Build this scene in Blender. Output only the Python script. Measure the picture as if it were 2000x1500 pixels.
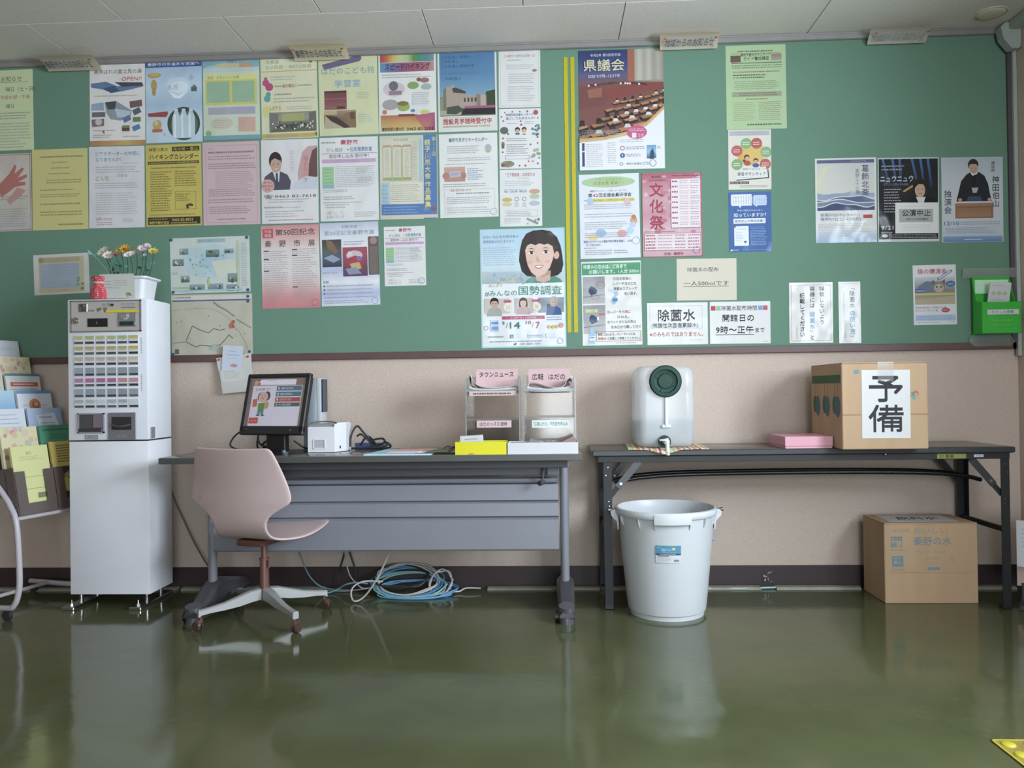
import bpy, bmesh, math, random
from mathutils import Vector, Matrix
PI = math.pi
for o in list(bpy.data.objects):
    bpy.data.objects.remove(o)
SC = bpy.context.scene
COL = SC.collection

# ------------------------------------------------------------------ camera, sky, lights, exposure
def set_camera():
    f, pit, rol, yaw = 1537.58, 0.0083456, 0.013679, 0.0463208
    Rr = Matrix(((math.cos(rol), 0, math.sin(rol)), (0, 1, 0), (-math.sin(rol), 0, math.cos(rol))))
    Rp = Matrix(((1, 0, 0), (0, math.cos(pit), -math.sin(pit)), (0, math.sin(pit), math.cos(pit))))
    Ry = Matrix(((math.cos(yaw), -math.sin(yaw), 0), (math.sin(yaw), math.cos(yaw), 0), (0, 0, 1)))
    R = Ry @ Rp @ Rr
    r, fw, up = R @ Vector((1, 0, 0)), R @ Vector((0, 1, 0)), R @ Vector((0, 0, 1))
    cd = bpy.data.cameras.new('camera')
    cd.sensor_width = 36; cd.lens = f * 36 / 2000; cd.clip_start = .05; cd.clip_end = 100
    co = bpy.data.objects.new('camera', cd); COL.objects.link(co)
    M = Matrix((r, up, -fw)).transposed().to_4x4()
    M.translation = (0, -3.8748, 0.9683)
    co.matrix_world = M
    SC.camera = co
set_camera()

world = bpy.data.worlds.new('sky'); SC.world = world; world.use_nodes = True
bgn = world.node_tree.nodes['Background']
bgn.inputs[0].default_value = (0.80, 0.90, 1.0, 1); bgn.inputs[1].default_value = 1.2

def area(name, loc, rot, sx, sy, power, col):
    l = bpy.data.lights.new(name, 'AREA'); l.shape = 'RECTANGLE'; l.size = sx; l.size_y = sy
    l.energy = power; l.color = col
    o = bpy.data.objects.new(name, l); COL.objects.link(o); o.location = loc; o.rotation_euler = rot
    return o
# overcast daylight standing in the two real window openings
area('daylight_side_window', (2.50, -2.80, 1.72), (0, PI/2, 0), 1.1, 1.9, 315, (0.95, 0.975, 1.0))
area('daylight_front_window', (1.05, -7.85, 1.25), (PI/2, 0, 0), 2.3, 2.1, 195, (1.0, 0.985, 0.96))

SC.view_settings.view_transform = 'Standard'
SC.view_settings.look = 'None'
SC.view_settings.exposure = 0.0
SC.view_settings.gamma = 1.0
SC.view_settings.use_curve_mapping = False

# ------------------------------------------------------------------ helpers
def lin(h):
    h = h.lstrip('#')
    out = []
    for i in (0, 2, 4):
        c = int(h[i:i+2], 16) / 255
        out.append(c/12.92 if c <= .04045 else ((c+.055)/1.055)**2.4)
    return (out[0], out[1], out[2], 1.0)

MATS = {}
def mat(name, col='#808080', rough=.6, metal=0., spec=.5, noise=0., nscale=20., bump=0., bscale=80., coat=0., stretch=None):
    if name in MATS: return MATS[name]
    m = bpy.data.materials.new(name); m.use_nodes = True
    nt = m.node_tree; b = nt.nodes['Principled BSDF']
    c = lin(col)
    b.inputs['Base Color'].default_value = c
    b.inputs['Roughness'].default_value = rough
    b.inputs['Metallic'].default_value = metal
    b.inputs['Specular IOR Level'].default_value = spec
    if coat: b.inputs['Coat Weight'].default_value = coat; b.inputs['Coat Roughness'].default_value = .1
    if noise or bump:
        tc = nt.nodes.new('ShaderNodeTexCoord'); src = tc.outputs['Object']
        if stretch:
            mp = nt.nodes.new('ShaderNodeMapping'); mp.inputs['Scale'].default_value = stretch
            nt.links.new(src, mp.inputs[0]); src = mp.outputs[0]
    if noise:
        n = nt.nodes.new('ShaderNodeTexNoise'); n.inputs['Scale'].default_value = nscale; n.inputs['Detail'].default_value = 4
        nt.links.new(src, n.inputs['Vector'])
        r = nt.nodes.new('ShaderNodeMapRange'); r.inputs['From Min'].default_value = .3; r.inputs['From Max'].default_value = .7
        r.inputs['To Min'].default_value = 1 - noise; r.inputs['To Max'].default_value = 1 + noise
        nt.links.new(n.outputs['Fac'], r.inputs['Value'])
        mx = nt.nodes.new('ShaderNodeVectorMath'); mx.operation = 'SCALE'; mx.inputs[0].default_value = c[:3]
        nt.links.new(r.outputs[0], mx.inputs['Scale']); nt.links.new(mx.outputs[0], b.inputs['Base Color'])
    if bump:
        n2 = nt.nodes.new('ShaderNodeTexNoise'); n2.inputs['Scale'].default_value = bscale; n2.inputs['Detail'].default_value = 3
        nt.links.new(src, n2.inputs['Vector'])
        bp = nt.nodes.new('ShaderNodeBump'); bp.inputs['Strength'].default_value = bump; bp.inputs['Distance'].default_value = .004
        nt.links.new(n2.outputs['Fac'], bp.inputs['Height']); nt.links.new(bp.outputs[0], b.inputs['Normal'])
    MATS[name] = m
    return m

def mat_print(name, rough, spec, bump=0., emit=0.):
    if name in MATS: return MATS[name]
    m = bpy.data.materials.new(name); m.use_nodes = True
    nt = m.node_tree; b = nt.nodes['Principled BSDF']
    a = nt.nodes.new('ShaderNodeAttribute'); a.attribute_name = 'print'
    nt.links.new(a.outputs['Color'], b.inputs['Base Color'])
    b.inputs['Roughness'].default_value = rough; b.inputs['Specular IOR Level'].default_value = spec
    if emit:
        nt.links.new(a.outputs['Color'], b.inputs['Emission Color']); b.inputs['Emission Strength'].default_value = emit
    if bump:
        tc = nt.nodes.new('ShaderNodeTexCoord')
        n = nt.nodes.new('ShaderNodeTexNoise'); n.inputs['Scale'].default_value = 9; n.inputs['Detail'].default_value = 1
        nt.links.new(tc.outputs['Object'], n.inputs['Vector'])
        bp = nt.nodes.new('ShaderNodeBump'); bp.inputs['Strength'].default_value = bump; bp.inputs['Distance'].default_value = .02
        nt.links.new(n.outputs['Fac'], bp.inputs['Height']); nt.links.new(bp.outputs[0], b.inputs['Normal'])
    MATS[name] = m
    return m

def mat_clear(name, tint='#ffffff', mix=.85, rough=.05, diffuse='#d8dde0'):
    """thin clear sheet: mostly see-through, part milky, with a gloss"""
    if name in MATS: return MATS[name]
    m = bpy.data.materials.new(name); m.use_nodes = True
    nt = m.node_tree; nt.nodes.clear()
    out = nt.nodes.new('ShaderNodeOutputMaterial')
    tr = nt.nodes.new('ShaderNodeBsdfTransparent'); tr.inputs[0].default_value = lin(tint)
    df = nt.nodes.new('ShaderNodeBsdfDiffuse'); df.inputs[0].default_value = lin(diffuse)
    tl = nt.nodes.new('ShaderNodeBsdfTranslucent'); tl.inputs[0].default_value = lin(diffuse)
    md = nt.nodes.new('ShaderNodeMixShader'); md.inputs[0].default_value = .45
    nt.links.new(df.outputs[0], md.inputs[1]); nt.links.new(tl.outputs[0], md.inputs[2])
    m1 = nt.nodes.new('ShaderNodeMixShader'); m1.inputs[0].default_value = mix
    nt.links.new(md.outputs[0], m1.inputs[1]); nt.links.new(tr.outputs[0], m1.inputs[2])
    gl = nt.nodes.new('ShaderNodeBsdfGlossy'); gl.inputs['Roughness'].default_value = rough
    lw = nt.nodes.new('ShaderNodeLayerWeight'); lw.inputs[0].default_value = .5
    pw = nt.nodes.new('ShaderNodeMath'); pw.operation = 'POWER'; pw.inputs[1].default_value = 4
    fr = nt.nodes.new('ShaderNodeMath'); fr.operation = 'MULTIPLY_ADD'; fr.inputs[1].default_value = .6; fr.inputs[2].default_value = .03
    nt.links.new(lw.outputs['Facing'], pw.inputs[0]); nt.links.new(pw.outputs[0], fr.inputs[0])
    m2 = nt.nodes.new('ShaderNodeMixShader')
    nt.links.new(fr.outputs[0], m2.inputs[0]); nt.links.new(m1.outputs[0], m2.inputs[1]); nt.links.new(gl.outputs[0], m2.inputs[2])
    nt.links.new(m2.outputs[0], out.inputs[0])
    MATS[name] = m
    return m

def box(bm, x0, y0, z0, x1, y1, z1, bev=0., seg=1, M=None):
    x0, x1 = min(x0, x1), max(x0, x1); y0, y1 = min(y0, y1), max(y0, y1); z0, z1 = min(z0, z1), max(z0, z1)
    vs = [bm.verts.new(p) for p in ((x0,y0,z0),(x1,y0,z0),(x1,y1,z0),(x0,y1,z0),(x0,y0,z1),(x1,y0,z1),(x1,y1,z1),(x0,y1,z1))]
    fs = [bm.faces.new([vs[i] for i in q]) for q in ((3,2,1,0),(4,5,6,7),(0,1,5,4),(1,2,6,5),(2,3,7,6),(3,0,4,7))]
    if bev:
        es = list({e for f in fs for e in f.edges})
        r = bmesh.ops.bevel(bm, geom=es, offset=bev, segments=seg, affect='EDGES', profile=.5)
        vs = list({v for f in r['faces'] for v in f.verts} | {v for v in vs if v.is_valid})
    if M is not None:
        for v in vs: v.co = M @ v.co
    return bm

def frame_of(d):
    d = d.normalized()
    a = Vector((0, 0, 1)) if abs(d.z) < .9 else Vector((1, 0, 0))
    u = d.cross(a).normalized()
    return u, d.cross(u).normalized()

def cyl(bm, p0, p1, r0, r1=None, n=16, cap=True):
    p0, p1 = Vector(p0), Vector(p1); r1 = r0 if r1 is None else r1
    u, v = frame_of(p1 - p0)
    A, B = [], []
    for i in range(n):
        a = 2*PI*i/n; d = u*math.cos(a) + v*math.sin(a)
        A.append(bm.verts.new(p0 + d*r0)); B.append(bm.verts.new(p1 + d*r1))
    for i in range(n):
        j = (i+1) % n
        bm.faces.new((A[i], A[j], B[j], B[i]))
    if cap:
        bm.faces.new(A[::-1]); bm.faces.new(B)
    return bm

def smooth_path(pts, k=6):
    pts = [Vector(p) for p in pts]
    if len(pts) < 3: return pts
    out = []
    for i in range(len(pts)-1):
        a, b, c, d = pts[max(i-1, 0)], pts[i], pts[i+1], pts[min(i+2, len(pts)-1)]
        for j in range(k):
            t = j/k
            out.append(.5*((2*b) + (c-a)*t + (2*a-5*b+4*c-d)*t*t + (3*b-a-3*c+d)*t**3))
    out.append(pts[-1])
    return out

def tube(bm, pts, r, n=8, smooth=0, closed=False):
    pts = smooth_path(pts, smooth) if smooth else [Vector(p) for p in pts]
    rings = []; u = None
    for i, p in enumerate(pts):
        d = (pts[min(i+1, len(pts)-1)] - pts[max(i-1, 0)])
        if d.length < 1e-9: d = Vector((0, 0, 1))
        d.normalize()
        if u is None: u, v = frame_of(d)
        else:
            u = (u - d*u.dot(d))
            u = u.normalized() if u.length > 1e-6 else frame_of(d)[0]
        v = d.cross(u)
        rr = r[i] if isinstance(r, (list, tuple)) else r
        rings.append([bm.verts.new(p + (u*math.cos(2*PI*k/n) + v*math.sin(2*PI*k/n))*rr) for k in range(n)])
    for a, b in zip(rings, rings[1:]):
        for k in range(n):
            j = (k+1) % n
            bm.faces.new((a[k], a[j], b[j], b[k]))
    bm.faces.new(rings[0][::-1]); bm.faces.new(rings[-1])
    return bm

def lathe(bm, prof, n=32, c=(0, 0, 0), axis='z', a0=0, a1=2*PI):
    """prof: list of (radius, height)"""
    rings = []; full = abs(a1-a0-2*PI) < 1e-6
    m = n if full else n+1
    for r, h in prof:
        ring = []
        for i in range(m):
            a = a0 + (a1-a0)*i/n
            x, y = r*math.cos(a), r*math.sin(a)
            p = (x, y, h) if axis == 'z' else (x, -h, y)      # axis 'y': height runs towards -y
            ring.append(bm.verts.new((c[0]+p[0], c[1]+p[1], c[2]+p[2])))
        rings.append(ring)
    for a, b in zip(rings, rings[1:]):
        for i in range(n):
            j = (i+1) % m
            try: bm.faces.new((a[i], a[j], b[j], b[i]))
            except ValueError: pass
    return bm

def prism_x(bm, poly, x0, x1):
    """poly: (y,z) outline extruded along x"""
    A = [bm.verts.new((x0, y, z)) for y, z in poly]; B = [bm.verts.new((x1, y, z)) for y, z in poly]
    n = len(poly)
    for i in range(n):
        j = (i+1) % n
        bm.faces.new((A[i], A[j], B[j], B[i]))
    bm.faces.new(A[::-1]); bm.faces.new(B)
    return bm

def prism_y(bm, poly, y0, y1):
    A = [bm.verts.new((x, y0, z)) for x, z in poly]; B = [bm.verts.new((x, y1, z)) for x, z in poly]
    n = len(poly)
    for i in range(n):
        j = (i+1) % n
        bm.faces.new((A[i], A[j], B[j], B[i]))
    bm.faces.new(A[::-1]); bm.faces.new(B)
    return bm

def prism_z(bm, poly, z0, z1):
    A = [bm.verts.new((x, y, z0)) for x, y in poly]; B = [bm.verts.new((x, y, z1)) for x, y in poly]
    n = len(poly)
    for i in range(n):
        j = (i+1) % n
        bm.faces.new((A[i], A[j], B[j], B[i]))
    bm.faces.new(A[::-1]); bm.faces.new(B)
    return bm

ORIG = {}
def tag(o, label=None, cat=None, group=None, kind=None):
    if label: o['label'] = label
    if cat: o['category'] = cat
    if group: o['group'] = group
    if kind: o['kind'] = kind
    return o

def thing(name, label, cat, loc=(0, 0, 0), rotz=0, group=None):
    o = bpy.data.objects.new(name, None); COL.objects.link(o)
    o.empty_display_size = .05
    o.location = loc; o.rotation_euler = (0, 0, rotz)
    ORIG[o] = Vector(loc) if rotz == 0 else Vector((0, 0, 0))
    return tag(o, label, cat, group)

def obj(name, bm, m, parent=None, smooth=False, base=None, label=None):
    """one mesh object; geometry given in world coordinates (or local ones for rotated things)"""
    bmesh.ops.recalc_face_normals(bm, faces=bm.faces)
    me = bpy.data.meshes.new(name)
    org = ORIG.get(parent, Vector((0, 0, 0))) if parent is not None else Vector(base or (0, 0, 0))
    for v in bm.verts: v.co -= org
    bm.to_mesh(me); bm.free()
    me.materials.append(m)
    if smooth:
        me.polygons.foreach_set('use_smooth', [True]*len(me.polygons))
        me.set_sharp_from_angle(angle=math.radians(38 if smooth is True else smooth))
    o = bpy.data.objects.new(name, me); COL.objects.link(o)
    if parent is not None: o.parent = parent
    else: o.location = org
    ORIG[o] = org
    if label: o['label'] = label
    return o

def B(): return bmesh.new()
def bx(*a, **k): return box(bmesh.new(), *a, **k)

# ------------------------------------------------------------------ printed sheets
GLYPH = {}
def glyphs(s, bold):
    key = (s, bold)
    if key not in GLYPH:
        c = bpy.data.curves.new('lettering', 'FONT'); c.body = s; c.resolution_u = 2
        o = bpy.data.objects.new('lettering', c)
        me = o.to_mesh()
        vs = [(v.co.x, v.co.y) for v in me.vertices]; fs = [tuple(p.vertices) for p in me.polygons]
        o.to_mesh_clear()
        bpy.data.objects.remove(o); bpy.data.curves.remove(c)
        GLYPH[key] = (vs, fs)
    return GLYPH[key]

EPS = .00003
def ink(h):
    r, g, b, a = lin(h)                     # camera haze put into every print colour: desaturated, blacks lifted
    l = .25*r + .6*g + .15*b; k = .24
    return tuple(min(1, (c + (l-c)*k)*.89 + .016) for c in (r, g, b)) + (1.0,)
class Sheet:
    """flat printed sheet facing -y; x,y of the print in percent of width and height from the top left"""
    def __init__(s, w, h, bg='#e6e4df', t=.0008, seed=1):
        s.w, s.h, s.t, s.k = w, h, t, 0
        s.V, s.F, s.C = [], [], []
        s.rng = random.Random(seed); s.soft = sum(ink(bg)[:3]) > 1.45
        if t:
            a, b = w/2, h/2
            s.V += [(-a,0,-b),(a,0,-b),(a,0,b),(-a,0,b),(-a,-t,-b),(a,-t,-b),(a,-t,b),(-a,-t,b)]
            for q in ((3,2,1,0),(4,5,6,7),(0,1,5,4),(1,2,6,5),(2,3,7,6),(3,0,4,7)):
                s.F.append(q); s.C.append([ink(bg)]*4)
    def P(s, x, y): return ((x/100-.5)*s.w, (.5-y/100)*s.h)
    def poly(s, pts, col, raw=False):
        s.k += 1; yy = -(s.t + s.k*EPS)
        cols = [ink(c) for c in col] if isinstance(col, (list, tuple)) else [ink(col)]*len(pts)
        q = pts if raw else [s.P(min(max(p[0], 0), 100), min(max(p[1], 0), 100)) for p in pts]
        ar = sum(q[i][0]*q[(i+1) % len(q)][1] - q[(i+1) % len(q)][0]*q[i][1] for i in range(len(q)))
        if ar < 0: q = q[::-1]; cols = cols[::-1]
        n = len(s.V)
        s.V += [(x, yy, z) for x, z in q]; s.F.append(tuple(range(n, n+len(q)))); s.C.append(cols)
        return s
    def r(s, x0, y0, x1, y1, c, c2=None):
        return s.poly([(x0,y0),(x1,y0),(x1,y1),(x0,y1)], [c, c, c2, c2] if c2 else c)
    def gx(s, x0, y0, x1, y1, cs):
        n = len(cs)-1
        for i in range(n):
            a, b = x0+(x1-x0)*i/n, x0+(x1-x0)*(i+1)/n
            s.poly([(a,y0),(b,y0),(b,y1),(a,y1)], [cs[i], cs[i+1], cs[i+1], cs[i]])
        return s
    def gy(s, x0, y0, x1, y1, cs):
        n = len(cs)-1
        for i in range(n):
            a, b = y0+(y1-y0)*i/n, y0+(y1-y0)*(i+1)/n
            s.r(x0, a, x1, b, cs[i], cs[i+1])
        return s
    def e(s, cx, cy, rx, ry=None, c='#000000', n=22):
        if ry is None: ry = rx*s.w/s.h
        return s.poly([(cx+rx*math.cos(2*PI*i/n), cy+ry*math.sin(2*PI*i/n)) for i in range(n)], c)
    def ring(s, cx, cy, rx, c, wd=.8, ry=None, n=22):
        if ry is None: ry = rx*s.w/s.h
        k = ry/rx
        for i in range(n):
            a, b = 2*PI*i/n, 2*PI*(i+1)/n
            s.poly([(cx+rx*math.cos(a), cy+ry*math.sin(a)), (cx+rx*math.cos(b), cy+ry*math.sin(b)),
                    (cx+(rx-wd)*math.cos(b), cy+(rx-wd)*k*math.sin(b)), (cx+(rx-wd)*math.cos(a), cy+(rx-wd)*k*math.sin(a))], c)
            s.k -= 1
        s.k += 1
        return s
    def rot(s, cx, cy, hw, hh, ang, c):
        """tilted rectangle, sizes in percent of the width"""
        a = math.radians(ang); k = s.w/s.h; out = []
        for u, v in ((-hw,-hh),(hw,-hh),(hw,hh),(-hw,hh)):
            out.append((cx+u*math.cos(a)-v*math.sin(a), cy+(u*math.sin(a)+v*math.cos(a))*k))
        return s.poly(out, c)
    def frame(s, x0, y0, x1, y1, c, wd=.8):
        v = wd*s.w/s.h
        s.r(x0,y0,x1,y0+v,c); s.k -= 1; s.r(x0,y1-v,x1,y1,c); s.k -= 1
        s.r(x0,y0,x0+wd,y1,c); s.k -= 1; s.r(x1-wd,y0,x1,y1,c)
        return s
    def t_(s, txt, x, y, h, c, w=None, al='l', bold=0., shear=0.):
        """one line; y = middle, h = character height in % of sheet height, w = wanted width in %"""
        vs, fs = glyphs(txt, 0)
        if not vs: return s
        if bold:                                   # heavier weight: shifted impressions
            for dx, dy in ((-1,0),(1,0),(0,-.8),(0,.8)):
                vs_ = [(v[0]+dx*bold*.85, v[1]+dy*bold*.85) for v in vs]
                s.put(vs_, fs, x, y, h, c, w, al, shear)
            return s
        return s.put(vs, fs, x, y, h, c, w, al, shear)
    def put(s, vs, fs, x, y, h, c, w, al, shear):
        s.k += .5; yy = -(s.t + s.k*EPS)
        em = h/100*s.h
        x0, x1 = min(v[0] for v in vs), max(v[0] for v in vs)
        sx = (w/100*s.w)/((x1-x0)) if w else em
        ox, oz = s.P(x, y)
        wd = (x1-x0)*sx
        if al == 'c': ox -= wd/2
        if al == 'r': ox -= wd
        n = len(s.V); col = ink(c)
        s.V += [(ox + (v[0]-x0)*sx + shear*(v[1]-.38)*em, yy, oz + (v[1]-.38)*em) for v in vs]
        for f in fs:
            s.F.append(tuple(i+n for i in f)); s.C.append([col]*len(f))
        return s
    def v_(s, txt, x, y, h, c, cw=None, bold=0.):
        """vertical text, x = column centre, y = top, h = pitch"""
        for i, ch in enumerate(txt):
            if ch == ' ': continue
            if ch in 'ー「」（）':
                vs, fs = glyphs(ch, 0)
                s.k += 1; yy = -(s.t + s.k*EPS); em = h/100*s.h*.95; ox, oz = s.P(x, y+h*(i+.5)); n = len(s.V)
                s.V += [(ox + (v[1]-.38)*em, yy, oz - (v[0]-.5)*em) for v in vs]
                for f in fs: s.F.append(tuple(k+n for k in f)); s.C.append([ink(c)]*len(f))
            else:
                s.t_(ch, x, y+h*(i+.5), h*.95, c, al='c', bold=bold)
        return s
    def lines(s, x0, y0, x1, y1, n, c, fill=.5, ragged=.3):
        s.k += 1; yy = -(s.t + s.k*EPS); R = s.rng; fill *= .85
        col = tuple(v*.66+.34*.62 for v in ink(c)[:3])+(1.0,) if s.soft and sum(ink(c)[:3]) < .9 else ink(c)
        ph = (y1-y0)/n
        for i in range(n):
            ya, yb = y0+ph*(i+.5-fill/2), y0+ph*(i+.5+fill/2)
            end = x1 - (x1-x0)*ragged*R.random()*R.random(); x = x0
            while x < end:
                l = R.uniform(1.3, 4.2); e2 = min(x+l, end)
                a, b = s.P(x, yb), s.P(e2, ya); m = len(s.V)
                s.V += [(a[0],yy,a[1]),(b[0],yy,a[1]),(b[0],yy,b[1]),(a[0],yy,b[1])]
                s.F.append((m,m+1,m+2,m+3)); s.C.append([col]*4)
                x = e2 + R.uniform(.5, 1.2)
        return s
    def blobs(s, x0, y0, x1, y1, n, cols, r=(2, 6)):
        for i in range(n):
            s.e(s.rng.uniform(x0,x1), s.rng.uniform(y0,y1), s.rng.uniform(*r), None, s.rng.choice(cols), n=7)
        return s
    def person(s, cx, cy, r, skin, hair, cloth, long=False):
        k = s.w/s.h
        if long: s.e(cx, cy+.55*r*k, 1.25*r, 1.7*r*k, hair)
        s.poly([(cx-2*r,cy+3.4*r*k),(cx-1.7*r,cy+1.8*r*k),(cx-.5*r,cy+1.1*r*k),(cx+.5*r,cy+1.1*r*k),(cx+1.7*r,cy+1.8*r*k),(cx+2*r,cy+3.4*r*k)], cloth)
        s.e(cx, cy-.15*r*k, 1.12*r, 1.2*r*k, hair)
        s.e(cx, cy+.2*r*k, .88*r, 1.1*r*k, skin)
        s.poly([(cx-.95*r,cy-.1*r*k),(cx-.8*r,cy-1*r*k),(cx+.8*r,cy-1*r*k),(cx+.95*r,cy-.1*r*k),(cx+.4*r,cy-.45*r*k),(cx-.4*r,cy-.45*r*k)], hair)
        for q in (-.35, .35): s.e(cx+q*r, cy+.15*r*k, .12*r, None, '#3a2a26', 8)
        s.r(cx-.28*r, cy+.72*r*k, cx+.28*r, cy+.84*r*k, '#b06058')
        return s
    def build(s, name, m, parent=None, loc=(0,0,0), rot=(0,0,0), label=None, cat=None, group=None):
        me = bpy.data.meshes.new(name)
        me.from_pydata(s.V, [], s.F)
        a = me.color_attributes.new(name='print', type='FLOAT_COLOR', domain='CORNER')
        flat = [x for f in s.C for c in f for x in c]
        a.data.foreach_set('color', flat)
        me.materials.append(m)
        o = bpy.data.objects.new(name, me); COL.objects.link(o)
        if parent is not None:
            o.parent = parent; o.location = Vector(loc) - ORIG.get(parent, Vector((0,0,0)))
        else: o.location = loc
        o.rotation_euler = rot
        ORIG[o] = Vector(loc)
        return tag(o, label, cat, group)

PAPER = mat_print('printed_paper', .75, .25)
LAM = mat_print('laminated_print', .14, .15, bump=.5)
SCREEN = mat_print('screen_glow', .25, .4, emit=.10)
CARTON = mat_print('printed_ink_on_card', .85, .2)
# ------------------------------------------------------------------ the room
H = 2.68; XR = 2.25; XL = -5.2; YF = -7.5; YB = .008
def struct(name, bm, m, parent=None):
    o = obj(name, bm, m, parent)
    if parent is None: o['kind'] = 'structure'
    return o

def floor_material():
    m = mat('green_vinyl_floor', '#4e5237', .12, noise=.10, nscale=5)
    nt = m.node_tree; b = nt.nodes['Principled BSDF']
    tc = nt.nodes.new('ShaderNodeTexCoord')
    n = nt.nodes.new('ShaderNodeTexNoise'); n.inputs['Scale'].default_value = 3.5; n.inputs['Detail'].default_value = 5
    nt.links.new(tc.outputs['Object'], n.inputs['Vector'])
    r = nt.nodes.new('ShaderNodeMapRange'); r.inputs['To Min'].default_value = .07; r.inputs['To Max'].default_value = .15
    nt.links.new(n.outputs['Fac'], r.inputs['Value']); nt.links.new(r.outputs[0], b.inputs['Roughness'])
    n2 = nt.nodes.new('ShaderNodeTexNoise'); n2.inputs['Scale'].default_value = 7; n2.inputs['Detail'].default_value = 2
    nt.links.new(tc.outputs['Object'], n2.inputs['Vector'])
    bp = nt.nodes.new('ShaderNodeBump'); bp.inputs['Strength'].default_value = .12; bp.inputs['Distance'].default_value = .01
    nt.links.new(n2.outputs['Fac'], bp.inputs['Height']); nt.links.new(bp.outputs[0], b.inputs['Normal'])
    return m
WALL = mat('beige_wall_plaster', '#c3b2a6', .85, spec=.2, noise=.07, nscale=150, bump=.6, bscale=170)
CEIL = mat('grey_ceiling_board', '#d8d2ca', .9, spec=.1, noise=.05, nscale=130, bump=.25, bscale=120)
BASE = mat('dark_brown_vinyl_skirting', '#382a2c', .5, noise=.06, nscale=6)
ALU = mat('dull_aluminium', '#9c9895', .45, metal=.5, noise=.05)
struct('floor', bx(XL-.12, YF-.12, -.12, XR+.12, YB+.12, 0), floor_material())
struct('wall_back', bx(XL-.12, YB, 0, XR+.12, YB+.12, H+.15), WALL)
struct('wall_left', bx(XL-.12, YF, 0, XL, YB, H+.15), WALL)
bm = B()
WY0, WY1, WZ0, WZ1 = -3.85, -1.75, 1.08, 2.34
box(bm, XR, WY1, 0, XR+.12, YB, H+.15); box(bm, XR, YF, 0, XR+.12, WY0, H+.15)
box(bm, XR, WY0, 0, XR+.12, WY1, WZ0); box(bm, XR, WY0, WZ1, XR+.12, WY1, H+.15)
struct('wall_right', bm, WALL)
bm = B()
FX0, FX1, FZ1 = -.15, 2.2, 2.25
box(bm, XL-.12, YF-.12, 0, FX0, YF, H+.15); box(bm, FX1, YF-.12, 0, XR+.12, YF, H+.15); box(bm, FX0, YF-.12, FZ1, FX1, YF, H+.15)
struct('wall_front', bm, WALL)
# side window and glazed front, both behind the viewer
GLASS = mat_clear('window_glass', '#f4faff', .98, .02)
def window(name, horiz, a0, a1, z0, z1, c, n):
    fm = mat('window_frame_aluminium', '#a8a8a6', .4, metal=.6)
    bm = B(); w = .05
    def seg(p, q, u, v):
        if horiz: box(bm, p, c-.03, u, q, c+.03, v)
        else: box(bm, c-.03, p, u, c+.03, q, v)
    seg(a0, a1, z0, z0+w); seg(a0, a1, z1-w, z1)
    for i in range(n+1):
        x = a0 + (a1-a0-w)*i/n
        seg(x, x+w, z0, z1)
    fr = obj(name, bm, fm); fr['kind'] = 'structure'
    for i in range(n):
        x = a0 + (a1-a0-w)*i/n + w; x2 = a0 + (a1-a0-w)*(i+1)/n
        bm = B()
        if horiz: box(bm, x, c-.003, z0+w, x2, c+.003, z1-w)
        else: box(bm, c-.003, x, z0+w, c+.003, x2, z1-w)
        obj('window_pane', bm, GLASS, fr)
window('window_1', False, WY0, WY1, WZ0, WZ1, XR+.06, 3)
window('window_2', True, FX0, FX1, 0, FZ1, YF-.06, 4)

# ceiling: slab and separate boards laid in broken bond
ceil = struct('ceiling', bx(XL-.12, YF-.12, H+.012, XR+.12, YB+.12, H+.15), mat('ceiling_joint', '#5f5d5a', .9))
rows = [(-.383, YB-.001, .365), (-.838, -.383, -.09), (-1.293, -.838, .365), (-1.748, -1.293, -.09)]
g = .0018
for y0, y1, x0 in rows:
    k = -7
    while x0 + .91*k < XR:
        a, b2 = max(x0+.91*k, XL), min(x0+.91*(k+1), XR-.002)
        if b2 - a > .05:
            obj('ceiling_panel', bx(a+g, y0+g, H, b2-g, y1-g, H+.012, .0015), CEIL, ceil)
        k += 1
obj('ceiling_field', bx(XL, YF, H, XR-.002, -1.75, H+.012), CEIL, ceil)

# skirting
struct('baseboard_back', bx(XL, -.001, 0, XR, YB, .104), BASE)
struct('baseboard_right', bx(XR-.009, -1.6, 0, XR, -.001, .104), BASE)

# ------------------------------------------------------------------ bulletin board
bb = thing('bulletin_board', 'long green felt bulletin board with dark brown rails across the back wall', 'board', (0, 0, 1.15))
FELT = mat('green_felt', '#688775', .95, spec=.1, noise=.07, nscale=260, bump=.2, bscale=320)
obj('felt_panel', bx(XL, 0, 1.155, 2.225, YB, 2.66), FELT, bb)
RAIL = mat('brown_board_rail', '#5c4342', .5, noise=.06, nscale=9)
obj('bottom_rail', bx(XL, -.016, 1.134, 2.238, YB, 1.168, .002), RAIL, bb)
obj('side_rail', bx(2.214, -.016, 1.134, 2.238, YB, 2.655, .002), mat('side_rail_dark', '#4c4850', .5), bb)
bm = B()
box(bm, XL, -.014, 2.645, 2.222, YB, 2.678, .002); box(bm, XL, -.018, 2.647, 2.222, -.012, 2.653); box(bm, XL, -.018, 2.670, 2.222, -.012, 2.678)
obj('top_rail', bm, ALU, bb)

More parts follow.
